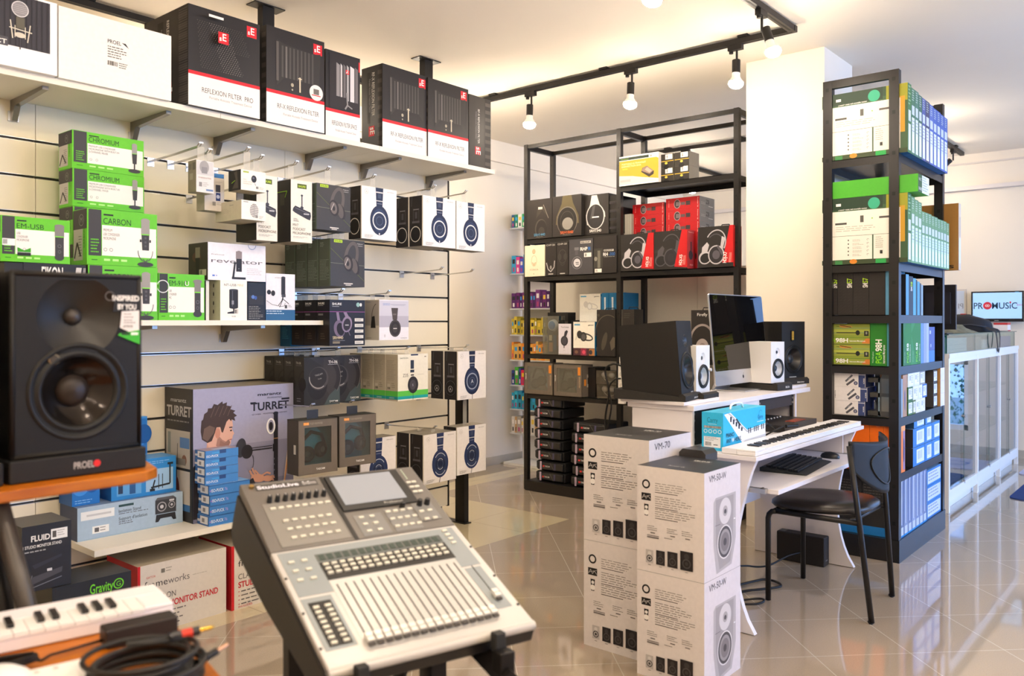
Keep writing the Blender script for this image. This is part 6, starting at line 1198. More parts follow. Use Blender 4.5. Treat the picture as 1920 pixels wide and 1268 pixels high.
for k in range(2):
    inst('speaker_carton', carton('vm70', .302, .33, .423, dict(F='#d9d2cf', R='#dbd4d2', T='#2a2a2a', L='#c4bcb6'), A_vm('VM-70')), (-1.9425, 2.747, .424*k), 0, 'larger white speaker carton in the rear stack, %s' % ('bottom one on the floor', 'upper one with a dark lid')[k], 'box', 'white speaker cartons')
m = MB(); m.prism([(0, 0), (.115, 0), (.115, .03), (.10, .045), (.015, .045), (0, .03)], 0, .10, M('#34302c', .35))
m.build('foam_wedge', label='dark rounded foam block poking up behind the front speaker cartons', cat='foam block').location = (-1.625, 2.95, .752)
# ================================================================ studio desk
DW = M('#e6e0e0', .35, noise=.008, scale=4); DKP = M('#26211f', .5); EDG = M('#f0ecec', .35)
e = empty('studio_desk', (0, 0, 0), label='white studio desk with curved legs, keyboard tray and raised back', cat='desk')
def curve_panel():
    P = [(-2.0, .003), (-1.452, .003)]
    for i in range(1, 15):
        t = i/14; P.append((-1.452-.085*math.sin(PI*min(1, t**.8)), .003+.722*t))
    P[-1] = (-1.445, .725); P.append((-2.0, .725)); return P
for y, nm in ((3.27, 'side_panel'), (4.505, 'side_panel')):
    m = MB(); m.prism(curve_panel(), y, y+.025, DW); m.build(nm, e)
m = MB(); m.box(-2.05, 3.235, .7265, -1.43, 4.60, .745, DW); m.build('desk_top', e, bevel=.002)
m = MB(); m.box(-1.985, 3.296, .30, -1.965, 4.504, .724, DW); m.build('back_panel', e)
m = MB(); m.box(-1.78, 3.33, .583, -1.375, 4.47, .603, DW); m.build('keyboard_tray', e, bevel=.002)
for y in (3.298, 4.475):
    m = MB(); m.box(-1.80, y, .586, -1.42, y+.028, .606, M('#b9b7b4', .3, .9)); m.cyl((-1.44, y+.005, .596), (-1.44, y+.03, .596), .012, M('#2a2a2a', .4)); m.box(-1.76, y+.002, .606, -1.5, y+.01, .725, DW); m.build('drawer_slide', e)
# hutch
m = MB()
m.box(-2.05, 3.30, .7455, -1.752, 3.318, .906, DW); m.box(-2.05, 3.742, .7455, -1.752, 3.758, .906, DW); m.box(-2.05, 3.985, .7455, -1.752, 4.0, .906, DW); m.box(-2.05, 4.47, .7455, -1.752, 4.488, .906, DW); m.box(-2.06, 3.30, .7455, -2.05, 4.488, .906, DW); m.box(-2.05, 3.318, .7455, -1.76, 3.742, .75, DW)
m.build('hutch_carcass', e)
m = MB(); m.box(-2.08, 3.29, .9065, -1.74, 4.66, .93, DW); m.build('hutch_top', e, bevel=.002)
for (a, c) in ((3.262, 3.60), (4.36, 4.69)):
    m = MB(); m.box(-2.10, a, .9305, -1.772, c, .946, DW); m.build('monitor_shelf', e, bevel=.002)
m = MB(); m.box(-1.765, 3.76, .835, -1.752, 3.983, .905, DW); d = m.build('drawer', e)
m = MB(); m.cyl((-1.752, 3.88, .87), (-1.735, 3.88, .87), .005, M('#3a3634', .3, .8)); m.lathe([(.005, 0), (.009, .006), (.009, .011), (.001, .012)], M('#3a3634', .3, .8), 16, (-1.745, 3.88, .87), (1, 0, 0)); m.build('knob', d)
m = MB(); m.box(-1.775, 3.319, .752, -1.765, 3.741, .905, DKP)
for z in (.775, .81, .86, .89):
    for y in (3.335, 3.725): m.cyl((-1.765, y, z), (-1.760, y, z), .006, M('#8d8a88', .3, .9))
m.build('rack_blanking_panel', e)
m = MB()
for y in (4.003, 4.450): m.box(-1.775, y, .746, -1.76, y+.018, .905, DKP)
m.box(-1.772, 4.003, .845, -1.762, 4.468, .900, M('#3a3331', .5))
for y in (4.02, 4.45):
    for z in (.86, .885): m.cyl((-1.762, y, z), (-1.757, y, z), .006, M('#b9b6b4', .3, .9))
m.build('rack_rail', e)
m = MB(); m.box(-2.03, 4.02, .7465, -1.63, 4.45, .782, M('#2c2826', .4)); m.box(-1.632, 4.02, .7465, -1.628, 4.45, .782, M('#4a4543', .3, .5))
for i in range(9): m.cyl((-1.80+.0, 4.06+.04*i, .782), (-1.80, 4.06+.04*i, .788), .005, M('#d0ccc8', .4))
m.box(-1.70, 4.20, .7822, -1.65, 4.35, .785, M('#8a3a20', .5))
m.build('rack_mixer_unit', label='low dark audio unit sliding out of the right rack bay of the desk', cat='audio unit')
# studio monitors
def driver(parent, cx, cz, r, name, cone='#1d1c1c', surround='#161515', cap='#2a2929', y=-.001, rim=None, n=40, dish=.5):
    m = MB()
    prof = [(r*1.08, -.0), (r*1.06, .005), (r*.97, .004), (r*.95, -.002)]
    m.lathe(prof+[(r*.90, .004), (r*.84, .006), (r*.78, .001)], M(rim or surround, .4), n, (cx, y, cz))
    m.lathe([(r*.79, .001), (r*.6, -r*dish*.4), (r*.35, -r*dish*.75), (r*.28, -r*dish*.8)], M(cone, .28, .2), n, (cx, y, cz))
    m.lathe([(r*.36, -r*dish*.72), (r*.30, -r*dish*.55), (r*.18, -r*dish*.45), (r*.001, -r*dish*.42)], M(cap, .35), n, (cx, y, cz))
    return m.build(name, parent)
def recessed(W, D, H, mat, holes, chamf=0, front=None):
    "cabinet with round openings through the front plate"
    m = MB(); N = 40
    # front plate: tiled grid around the holes by polar fans
    zs = sorted(holes, key=lambda h: h[1]); cuts = [0]
    for a, c in zip(zs, zs[1:]): cuts.append((a[1]+a[2]+c[1]-c[2])/2)
    cuts.append(H)
    fm_ = front or mat
    for (cx, cz, r), z0, z1 in zip(zs, cuts, cuts[1:]):
        ins = []; out = []
        for i in range(N):
            t = 2*PI*i/N+.0001; dx, dz = math.cos(t), math.sin(t)
            ins.append((cx+dx*r, 0, cz+dz*r))
            s_ = min((W-cx)/dx if dx > 1e-6 else 1e9, -cx/dx if dx < -1e-6 else 1e9, (z1-cz)/dz if dz > 1e-6 else 1e9, (z0-cz)/dz if dz < -1e-6 else 1e9)
            out.append((cx+dx*s_, 0, cz+dz*s_))
        cor = [((W), 0, z1), (0, 0, z1), (0, 0, z0), (W, 0, z0)]
        m.add(ins+out, [(i, N+i, N+(i+1) % N, (i+1) % N) for i in range(N)], fm_)
        for c in cor:
            # fill the corner triangles
            ang = math.atan2(c[2]-cz, c[0]-cx) % (2*PI); i = int((ang-.0001) % (2*PI)/(2*PI)*N); a = out[i]; b = out[(i+1) % N]
            m.add([a, c, b], [(0, 1, 2)], fm_)
    m.box(0, .0005, 0, .012, D, H, mat); m.box(W-.012, .0005, 0, W, D, H, mat); m.box(.012, .0005, 0, W-.012, D, .012, mat); m.box(.012, .0005, H-.012, W-.012, D, H, mat); m.box(.012, D-.012, .012, W-.012, D, H-.012, mat)
    return m
def monitor(name, loc, rz, rx, W, D, H, col, label, tw, wf, white=False, group=None):
    e = empty(name, loc, rz, label, 'loudspeaker', group); e.rotation_euler = (rx, 0, rz)
    mat = M(col, .5 if not white else .35, noise=.04 if not white else 0, scale=90)
    recessed(W, D, H, mat, [(W/2, wf[0], wf[1]), (W/2, tw[0], tw[1])]).build('cabinet', e)
    driver(e, W/2, wf[0], wf[1], 'woofer', '#1d1c1c' if not white else '#b4b8bc', '#141414' if not white else '#26282a', '#2a2929' if not white else '#1e1e20')
    m = MB(); r = tw[1]
    m.lathe([(r, 0), (r*.75, -r*.22), (r*.45, -r*.34), (r*.42, -r*.3), (r*.3, -r*.18), (r*.001, -r*.12)], M('#1a1a1a' if not white else '#d9d7d4', .35), 32, (W/2, 0, tw[0])); 
    if white: m.lathe([(r*.4, -r*.33), (r*.3, -r*.2), (r*.001, -r*.15)], M('#1d1d1f', .3), 24, (W/2, -.001, tw[0]))
    m.build('tweeter', e)
    return e
def pad(loc, rz, W, D, h0, h1, label, logo=True, lip=.012):
    m = MB(); m.prism([(0, 0), (D, 0), (D, h1), (.03, h0), (.028, h0+lip), (.014, h0+lip+.004), (0, h0+lip*.4)], 0, W, M('#2f2c29', .8, noise=.1, scale=120), axis='x')
    if logo: F = Face(m, (0,0,0), (1,0,0), (0,0,1), (0,-1,0), W, h0); F.txt(.55, .35, .35, 'EIKON', '#d9d5cc', w=.25, bold=1)
    e = m.build('foam_pad', label=label, cat='foam pad'); e.location = loc; e.rotation_euler = (0, 0, rz); return e
MG = 'studio monitors on the white desk'
pad((-1.772, 3.275, .9465), RZ+.17, .22, .34, .020, .046, 'black wedge foam pad under the left black studio monitor', lip=.010)
a = monitor('studio_monitor', (-1.795, 3.285, .9695), RZ+.17, -.085, .20, .28, .335, '#1c1a18', 'black studio monitor on the left of the desk, seen from its side', (.245, .028), (.11, .078), group=MG)
m = MB(); F = Face(m, (0, -.0005, 0), (1,0,0), (0,0,1), (0,-1,0), .20, .335); F.rect(.62, .03, .78, .04, '#d0ccc4'); m.build('badge', a)
pad((-1.835, 4.50, .9465), RZ-.26, .24, .30, .020, .026, 'black foam pad under the right black studio monitor')
a = monitor('studio_monitor', (-1.845, 4.515, .975), RZ-.26, 0, .205, .21, .325, '#1c1a18', 'black studio monitor on the right of the desk, front in view', (.243, .026), (.112, .076), group=MG)
m = MB(); m.box(.078, -.006, .215, .128, -.0005, .275, M('#141312', .4)); F = Face(m, (.078, -.006, .215), (1,0,0), (0,0,1), (0,-1,0), .05, .06); F.rect(.04, .1, .4, .9, '#b8902c')
for i in range(6): F.rect(.06, .16+.13*i, .38, .19+.13*i, '#3a2c10')
m.build('ribbon_tweeter', a)
m = MB(); F = Face(m, (0, -.0005, 0), (1,0,0), (0,0,1), (0,-1,0), .205, .325); F.rect(.32, .03, .62, .045, '#b0aca4'); m.build('badge', a)
WM = 'small white studio monitors'
pad((-1.70, 3.60, .9305), RZ+.10, .17, .19, .03, .036, 'short black foam block below the left white monitor', False, .008).location = (-1.758, 3.612, .9305)
a = monitor('studio_monitor', (-1.815, 3.455, .968), RZ+.06, 0, .15, .18, .22, '#e9e6e2', 'small white studio monitor left of the computer screen', (.162, .026), (.077, .052), True, WM)
for o in bpy.data.objects:
    if o.get('label') == 'short black foam block below the left white monitor': o.location = (-1.775, 3.452, .9312); o.rotation_euler = (0, 0, RZ+.06)
m = MB(); m.cyl((.143, 0, .105), (.143, -.012, .105), .007, M('#d9d7d4', .3)); m.build('volume_knob', a)
a = monitor('studio_monitor', (-1.815, 4.295, .968), RZ-.14, 0, .135, .17, .222, '#e9e6e2', 'small white studio monitor right of the computer screen', (.166, .024), (.078, .050), True, WM)
pad((-1.775, 4.285, .9312), RZ-.14, .15, .30, .03, .036, 'black foam pad below the right white monitor', True, .008)
# computer
e = empty('desktop_computer', (-1.93, 3.885, .9305), RZ, 'slim silver all-in-one computer with a dark glossy screen on the desk', 'computer')
ALM = M('#cfcfd2', .3, .85); t_ = Matrix.Translation((0, .0, .04)) @ Matrix.Rotation(-.09, 4, 'X')
def tilted(mb): mb.xf = t_; return mb
W_ = .65; R_ = .018
def rr(x0, z0, x1, z1, r, n=6):
    P = []
    for cx, cz, a0 in ((x1-r, z0+r, -90), (x1-r, z1-r, 0), (x0+r, z1-r, 90), (x0+r, z0+r, 180)):
        for i in range(n+1): a = math.radians(a0+90*i/n); P.append((cx+r*math.cos(a), cz+r*math.sin(a)))
    return P
m = tilted(MB()); m.prism(rr(0, 0, W_, .475, R_), 0, .008, ALM); m.prism(rr(.12, .06, W_-.12, .42, .05), .008, .03, ALM); m.build('casing', e)
m = tilted(MB()); m.prism(rr(.006, .075, W_-.006, .469, .012), -.0015, -.0002, M('#050507', .03)); m.build('screen_glass', e)
m = tilted(MB()); F = Face(m, (0,0,0), (1,0,0), (0,0,1), (0,-1,0), W_, .475); F.ell(.5, .075, .018, .020, '#17171a'); F.ell(.524, .08, .006, .008, '#cfcfd2'); F.poly([(.5,.10),(.507,.118),(.511,.116),(.504,.10)], '#17171a'); m.build('fruit_emblem', e)
m = MB(); m.box(.225, -.055, 0, .425, .14, .006, ALM); m.prism([(.14, .006), (.14, .012), (.06, .20), (.05, .20), (.125, .006)], .235, .415, ALM, axis='x'); m.build('stand_foot', e, bevel=.002)
# piano keyboards
def piano(name, loc, rz, L, D, h, label, keys0, keys1, start=0, group=None, body='#efecea'):
    e = empty(name, loc, rz, label, 'keyboard', group); WB = M(body, .35)
    m = MB(); m.box(0, D*.55, 0, L, D, h, WB); m.box(0, 0, 0, L, D*.55, h*.72, WB); m.box(0, 0, h*.72, keys0, D*.55, h, WB); m.box(keys1, 0, h*.72, L, D*.55, h, WB)
    m.build('keyboard_body', e, bevel=.0025)
    kw = .0225; n_ = int((keys1-keys0)/kw); kw = (keys1-keys0)/n_
    a = MB(); a.box(.0006, -.002, h*.73, kw-.0006, D*.60, h*.97, M('#f6f4f2', .25)); wm = a.mesh('white_key')
    a = MB(); a.box(-.0055, D*.24, h*.97, .0055, D*.60, h*1.12+.002, M('#1b1a1a', .3)); bm_ = a.mesh('black_key')
    for i in range(n_):
        o = bpy.data.objects.new('white_key', wm); COL.objects.link(o); o.parent = e; o.location.x = keys0+i*kw
        if i < n_-1 and (i+start) % 7 in (0, 1, 3, 4, 5): o = bpy.data.objects.new('black_key', bm_); COL.objects.link(o); o.parent = e; o.location.x = keys0+(i+1)*kw
    return e
piano('digital_piano', (-1.437, 3.245, .746), RZ, 1.33, .15, .024, 'long white digital piano lying on the front of the desk', .10, 1.27)
m = MB(); m.tube([(-1.66, 4.0, .765), (-1.68, 3.93, .80), (-1.71, 3.86, .75), (-1.72, 3.80, .75)], .004, BLK); m.tube([(-1.66, 3.86, .75), (-1.62, 3.98, .785), (-1.58, 4.06, .785)], .004, BLK)
m.cyl((-1.61, 3.99, .785), (-1.58, 4.06, .785), .009, BLK); m.build('audio_cable', label='short black cable and plug behind the long piano next to the blue box', cat='cable')
def A_pbox(f):
    F = f['F']; L = f['L']; T = f['T']
    F.poly([(.02,.96),(.16,.98),(.55,.42),(1,.50),(1,.12),(.48,.10),(.42,.12)], '#f2f0ee'); F.poly([(.10,.97),(.14,.97),(.55,.40),(1,.48),(1,.46),(.54,.36)], '#b9b6b4'); F.poly([(.28,.78),(.30,.80),(.40,.60),(.36,.58)], '#1d1c1c')
    for i in range(5): F.poly([(.15+i*.062,.88-i*.085),(.19+i*.062,.86-i*.085),(.18+i*.062,.72-i*.075),(.15+i*.062,.74-i*.075)], '#1d1c1c')
    for i in range(9):
        if i not in (2, 6): F.rect(.57+i*.046, .32+i*.004, .59+i*.046, .47+i*.004, '#1d1c1c')
    F.poly([(.45,.12),(1,.10),(1,.20),(.5,.16)], '#d8d6d4')
    F.txt(.06, .34, .11, 'PIANO', '#17323e', w=.18, bold=1); F.txt(.06, .19, .11, 'ANY', '#17323e', w=.11, bold=1); F.txt(.18, .19, .11, 'W', '#f2f0ee', w=.06, bold=1); F.txt(.245, .19, .11, 'HERE.', '#17323e', w=.16, bold=1)
    F.arc(.87, .74, .13, .16, 40, 230, .012, '#1a7aa0'); F.txt(.80, .66, .12, 'Carry', '#1a7aa0', w=.13); F.rect(.78, .58, .95, .60, '#bfe4f2')
    L.txt(.25, .74, .13, 'Carry', '#1a7aa0', w=.5); L.rect(.3, .69, .7, .70, '#bfe4f2'); L.rect(.1, .585, .9, .645, '#d8d6d4'); L.code(.1, .585, .9, .645, '#3a3a3c', 24)
    for i in range(4): L.ring(.18+.22*i, .50, .045, .045, .014, '#e8f4f8', n=16)
    L.rect(.1, .08, .88, .36, '#e4e6e8'); L.code(.16, .12, .45, .22, n=14); L.small(.16, .33, .8, 3, .035, '#6a6c70', .3); L.rect(.55, .14, .75, .16, '#444444')
    T.rect(0, .4, 1, .43, '#3fa8cc')
e = wallbox('piano_carton', 'pbox', 1356, 1435, -1.602, .7455, .908, .10, dict(F='#2fb2e0', L='#35b8e6', T='#3fbfe8', R='#2a9ac8'), A_pbox, 'bright blue piano carton standing on the desk top')
m = MB(); m.tube([(.17, .05, .162), (.18, .05, .18), (.21, .05, .186), (.26, .05, .186), (.29, .05, .18), (.30, .05, .162)], .005, M('#f2f0ee', .4)); m.build('carry_handle', e)
# computer keyboard and mouse
e = empty('computer_keyboard', (-1.405, 3.72, .604), RZ+.10, 'black computer keyboard with worn keys on the sliding tray', 'keyboard')
m = MB(); m.prism([(0, .0), (.01, .004), (.20, .022), (.215, .018), (.215, .0)], 0, .46, M('#26292b', .45), axis='x'); m.build('keyboard_body', e, bevel=.003)
m = MB(); kc = M('#17181a', .4); kt = M('#8a9094', .5)
for r_ in range(6):
    x = .02
    while x < .435:
        w_ = .017 if not (r_ == 0 and .12 < x < .22) else .10
        y = .045+.025*r_; z = .006+.085*y
        m.box(x, y, z, x+w_, y+.019, z+.007, kc); m.box(x+.004, y+.010, z+.0072, x+.010, y+.015, z+.0074, kt); x += w_+.0035
m.build('keys', e)
m = MB(); m.lathe([(.047, 0), (.049, .008), (.042, .020), (.024, .029), (.001, .032)], M('#1d1e20', .3), 28, (-1.50, 4.29, .604), (0,0,1), (1,0,0), rx=.60)
m.build('computer_mouse', label='black computer mouse beside the keyboard on the tray', cat='mouse')
# black box and cables under the desk
m = MB(); m.box(0, 0, 0, .26, .075, .155, M('#211e1d', .6, noise=.15, scale=160)); F = Face(m, (0,0,.155), (1,0,0), (0,1,0), (0,0,1), .26, .075); F.rect(.02, .2, .16, .9, '#5f5a55'); F = Face(m, (.26,0,0), (0,1,0), (0,0,1), (1,0,0), .075, .155); F.rect(.3, .18, .7, .22, '#6f6a65')
o = m.build('subwoofer_box', label='low black box lying on the floor under the desk', cat='box', bevel=.006); o.location = (-1.835, 4.415, 0)
def rope(pts, r, name, label, n=60, mat=None):
    P = []
    V = [Vector(p) for p in pts]; V = [V[0]]+V+[V[-1]]
    for i in range(len(V)-3):
        for k in range(10):
            t = k/10; a, b_, c, d = V[i:i+4]
            P.append(.5*((2*b_)+(-a+c)*t+(2*a-5*b_+4*c-d)*t*t+(-a+3*b_-3*c+d)*t**3))
    P.append(V[-2]); m = MB(); m.tube(P, r, mat or BLK, 7); return m.build(name, label=label, cat='cable')
rope([(-1.93, 3.55, .42), (-1.90, 3.5, .2), (-1.85, 3.6, .01), (-1.7, 3.8, .008), (-1.62, 3.95, .008), (-1.72, 4.0, .008), (-1.8, 3.8, .008), (-1.9, 3.7, .008)], .006, 'power_cable', 'black power cable looping on the floor under the desk')
rope([(-1.93, 3.9, .42), (-1.88, 3.85, .12), (-1.80, 4.0, .06), (-1.79, 4.2, .02), (-1.74, 4.33, .05), (-1.70, 4.41, .06)], .005, 'audio_cable', 'thin black cable running to the low black box under the desk')
rope([(-1.95, 3.4, .5), (-1.9, 3.42, .3), (-1.86, 3.38, .15), (-1.8, 3.5, .01), (-1.62, 3.7, .01), (-1.6, 3.62, .01), (-1.75, 3.5, .01)], .005, 'power_cable', 'black power cable hanging down inside the left desk leg')
m = MB(); m.box(-1.965, 3.55, .30, -1.93, 3.85, .44, M('#1e1c1b', .5)); m.build('cable_box', label='black socket box behind the desk leg where the cables meet', cat='socket box')
# power strip on the rack and its cables
e = empty('power_strip', (-3.215, 4.962, .72), 0, 'white power strip hanging on the middle post of the open rack', 'power strip')
m = MB(); m.box(0, 0, 0, .05, .03, .28, M('#ece6dc', .4)); m.box(.01, 0, .285, .05, .025, .33, M('#e4ded4', .4)); m.build('strip_body', e, bevel=.003)
m = MB()
for i in range(3): m.cyl((.03, 0, .05+.08*i), (.03, -.004, .05+.08*i), .016, M('#d2cabf', .4))
m.build('socket', e)
rope([(-3.18, 4.945, .99), (-3.24, 4.93, 1.0), (-3.30, 4.93, .95), (-3.27, 4.93, .8), (-3.30, 4.93, .6), (-3.28, 4.94, .40)], .007, 'power_cable', 'black cable hanging beside the white power strip, upper plug')
rope([(-3.18, 4.945, .90), (-3.22, 4.93, .89), (-3.27, 4.93, .83), (-3.25, 4.93, .7), (-3.285, 4.93, .5), (-3.26, 4.94, .40)], .006, 'power_cable', 'black cable hanging from the lower plug of the white power strip')
# ================================================================ chair
e = empty('black_chair', (0, 0, 0), label='black chair with padded seat and curved plastic back facing the desk', cat='chair')
CT = M('#1a1818', .35, .4); LE = M('#1c1817', .28, bump=.25, scale=90)
ya, yb = 3.73, 4.16
for y in (ya, yb):
    m = MB(); m.tube([(-1.59, y, .004), (-1.59, y, .385), (-1.585, y, .405), (-1.572, y, .418), (-1.55, y, .423)], .0125, CT, 12); m.build('leg', e)
for y, xb, xt in ((ya, -1.128, -1.222), (yb, -1.165, -1.215)):
    m = MB(); m.tube([(xb, y, .004), (xb+(xt-xb)*.55, y, .43), (xt, y, .755)], .0125, CT, 12); m.cyl((xb-.005, y, 0), (xb, y, .006), .015, BLK); m.build('leg', e)
m = MB()
for y, xb in ((ya, -1.185), (yb, -1.20)): m.tube([(-1.55, y, .423), (xb, y, .423)], .0125, CT, 12)
m.tube([(-1.56, ya, .423), (-1.56, yb, .423)], .011, CT, 10); m.tube([(-1.22, ya, .423), (-1.22, yb, .423)], .011, CT, 10); m.build('seat_frame', e)
m = MB(); N, K = 40, 6; vs = []; cx, cy = -1.40, 3.945
def seat_r(t):
    c, s_ = math.cos(t), math.sin(t); a, b_ = .225, .228; p = 3.0
    return 1/((abs(c)/a)**p+(abs(s_)/b_)**p)**(1/p)
prof = [(.0, .437), (.95, .437), (1.0, .450), (.99, .462), (.90, .475), (.6, .482), (.3, .480)]
for s_, z in prof[1:]:
    for i in range(N):
        t = 2*PI*i/N; r_ = seat_r(t)*s_; tp = 1-.10*(math.cos(t) > 0)*math.cos(t)
        vs.append((cx+r_*math.cos(t), cy+r_*math.sin(t)*tp, z+.008*math.cos(t)*s_))
fs = [(j*N+i, j*N+(i+1) % N, (j+1)*N+(i+1) % N, (j+1)*N+i) for j in range(5) for i in range(N)]
vs += [(cx, cy, .478), (cx, cy, .437)]
fs += [(5*N+i, 5*N+(i+1) % N, 6*N) for i in range(N)]+[((i+1) % N, i, 6*N+1) for i in range(N)]
m.add(vs, fs, LE, True); m.build('seat', e)
m = MB(); vs = []; NU, NV_ = 20, 12
def backpt(u, v, off):
    # u across 0..1, v bottom..top ; shield outline narrowing at the bottom, top edge dips in the middle
    y = ya+(yb-ya)*u; w_ = math.sin(PI*u)
    zt = .775-.012*math.sin(PI*u)*1; zb = .66-.13*math.sin(PI*u)**.8
    z = zb+(zt-zb)*v; x = -1.226+.085*w_-.02*(1-v)*0-.03*(z-.76)*1.0
    return (x+off, y, z)
for off in (0, .009):
    for j in range(NV_+1):
        for i in range(NU+1): vs.append(backpt(i/NU, j/NV_, off))
q = NU+1; fs = []; B_ = (NV_+1)*q
for j in range(NV_):
    for i in range(NU): a = j*q+i; fs += [(a, a+q, a+q+1, a+1), (B_+a, B_+a+1, B_+a+q+1, B_+a+q)]
for i in range(NU): fs += [(i, i+1, B_+i+1, B_+i), (NV_*q+i, B_+NV_*q+i, B_+NV_*q+i+1, NV_*q+i+1)]
for j in range(NV_): fs += [(j*q, B_+j*q, B_+(j+1)*q, (j+1)*q), (j*q+NU, (j+1)*q+NU, B_+(j+1)*q+NU, B_+j*q+NU)]
m.add(vs, fs, M('#17181a', .5), True); b_ = m.build('backrest', e)
m = MB(); m.tube([Vector(backpt(.5+.28*math.cos(t*PI/12), .52+.34*math.sin(t*PI/12), .012)) for t in range(25)], .004, M('#222426', .45)); m.build('oval_rib', b_)
# ================================================================ glass showcases on the right
GF = M('#eceae6', .35); CG = glassmat('#e6f0fa', .05, .95); GE = M('#17605c', .1)
GX0, GX1 = -1.87, -1.375
e = empty('glass_showcase', (0, 0, 0), label='white framed row of three glass showcases along the right aisle', cat='showcase')
ys = (6.22, 7.11, 7.97, 8.78); zb, zt = .12, 1.05
m = MB()
for y in ys:
    for x in (GX0, GX1-.03): m.box(x, y-.018, 0, x+.03, y+.018, zt, GF)
m.box(GX0+.002, ys[0]+.002, zb-.02, GX1-.004, ys[-1]-.002, zb+.01, GF); m.box(GX0-.001, ys[0]-.019, zt, GX1+.005, ys[-1]+.019, zt+.03, GF)
m.box(GX1-.06, ys[0], 0.001, GX1-.045, ys[-1], zb-.05, GF)
m.box(GX1-.029, ys[0], zb-.05, GX1-.001, ys[-1], zb+.03, GF); m.box(GX1-.029, ys[0], zt-.035, GX1-.001, ys[-1], zt, GF); m.box(GX0, ys[0], zt-.035, GX0+.03, ys[-1], zt, GF)
m.box(GX0, ys[0], 0, GX0+.02, ys[-1], .07, GF)
m.build('frame', e)
for i in range(3):
    a, c = ys[i]+.02, ys[i+1]-.02; mid = (a+c)/2
    for y0, y1, x in ((a, mid+.02, GX1-.012), (mid-.02, c, GX1-.021)):
        m = MB(); m.box(x, y0, zb+.032, x+.005, y1, zt-.037, CG); ed = y1 if y0 == a else y0; m.box(x-.0005, ed-.003, zb+.032, x+.0055, ed+.003, zt-.037, GE)
        d = m.build('sliding_glass_door', e)
        if y0 == a: m = MB(); m.cyl((x+.005, y1-.015, .62), (x+.018, y1-.015, .62), .009, ALU); m.cyl((x+.005, y1-.015, .15), (x+.014, y1-.015, .15), .012, ALU); m.build('lock_knob', d)
    for z in (.42, .74):
        m = MB(); m.box(GX0+.03, a, z, GX1-.06, c, z+.006, glassmat('#cfeee8', .08, .85)); m.build('glass_shelf', e)
    m = MB(); m.box(GX0+.002, a, zb+.01, GX0+.008, c, zt-.03, CG); m.build('back_pane', e)
# glass counter-top case
e = empty('glass_counter_case', (0, 0, 0), label='low glass case on top of the white framed showcases', cat='showcase')
z0, z1 = zt+.031, zt+.155
for x in (GX0+.02, GX1-.025): m = MB(); m.box(x, 6.23, z0, x+.006, 8.74, z1, glassmat('#e4f8f4', .07, .93)); m.build('glass_side', e)
for y in (6.23, 7.1, 8.0, 8.73): m = MB(); m.box(GX0+.026, y, z0, GX1-.026, y+.006, z1, glassmat('#e4f8f4', .07, .93)); m.box(GX1-.0255, y, z0, GX1-.0185, y+.0065, z1, GE); m.build('glass_divider', e)
m = MB(); m.box(GX0, 6.22, z1, GX1-.005, 8.75, z1+.008, glassmat('#e4f2f6', .10, .92)); m.box(GX1-.0055, 6.22, z1, GX1-.0045, 8.75, z1+.008, GE); m.build('glass_lid', e)
def cbox(name, x, y, z, w_, d, h, c, label, art=None):
    me = carton('cb'+label, w_, d, h, dict(F=c, R=c, T=c), art); return inst(name, me, (x, y, z), 0, label, 'box')
cbox('white_box', -1.62, 6.35, z0, .2, .60, .10, '#eef2f6', 'pale striped box inside the near end of the glass counter case', lambda f: [f['R'].rect(.08, .2+.3*i, .9, .24+.3*i, '#b4c0cc') for i in range(2)])
cbox('grey_box', -1.62, 7.16, z0, .2, .30, .10, '#a89a92', 'grey brown box inside the glass counter case next to the pale one')
cbox('blue_box', -1.60, 8.12, z0, .2, .46, .09, '#5f78a8', 'grey blue box inside the far end of the glass counter case')
cbox('small_white_box', -1.60, 7.62, z0, .16, .2, .07, '#dfe4ee', 'small white box in the middle of the glass counter case')
# bag, cloth and papers on top
e = empty('shoulder_bag', (-1.765, 7.72, z1+.0085), .04, 'black shoulder bag with a dangling strap on the glass counter', 'bag')
m = MB(); BGm = M('#1f2026', .7, bump=.3, scale=40)
L_, D_ = .35, .26; vs = []; fs = []; n1, n2 = 24, 8
for j in range(n2+1):
    v = j/n2; sc = (1, 1.02, 1.02, 1.0, .97, .93, .86, .7, .45)[j]; z = (.0, .01, .04, .07, .09, .11, .128, .142, .148)[j]
    for i in range(n1):
        t = 2*PI*i/n1; c_, s_ = math.cos(t), math.sin(t); r_ = 1/((abs(c_))**2.6+(abs(s_))**2.6)**(1/2.6)
        vs.append((L_/2+L_/2*sc*r_*c_*(1+.03*math.sin(5*t)), D_/2+D_/2*sc*r_*s_, z*(1-.25*max(0, c_))))
fs = [(j*n1+i, j*n1+(i+1) % n1, (j+1)*n1+(i+1) % n1, (j+1)*n1+i) for j in range(n2) for i in range(n1)]+[tuple(n2*n1+i for i in range(n1)), tuple(range(n1))[::-1]]
m.add(vs, fs, BGm, True); m.build('bag_body', e)
m = MB(); m.box(.13, .06, .143, .17, .11, .152, M('#c03038', .5)); m.build('red_badge', e)
m = MB(); m.tube([(.02, .01, .06), (.1, -.008, .05), (.22, -.008, .06), (.33, .01, .04)], .006, M('#33353c', .6)); m.build('zip_seam', e)
m = MB()
P = [(.30, .02, .05), (.36, -.01, .02), (.394, .0, .012), (.402, .0, -.03), (.405, .02, -.09), (.405, .06, -.145), (.405, .11, -.165), (.405, .15, -.12), (.404, .17, -.05), (.400, .17, .0), (.385, .17, .014), (.34, .15, .03)]
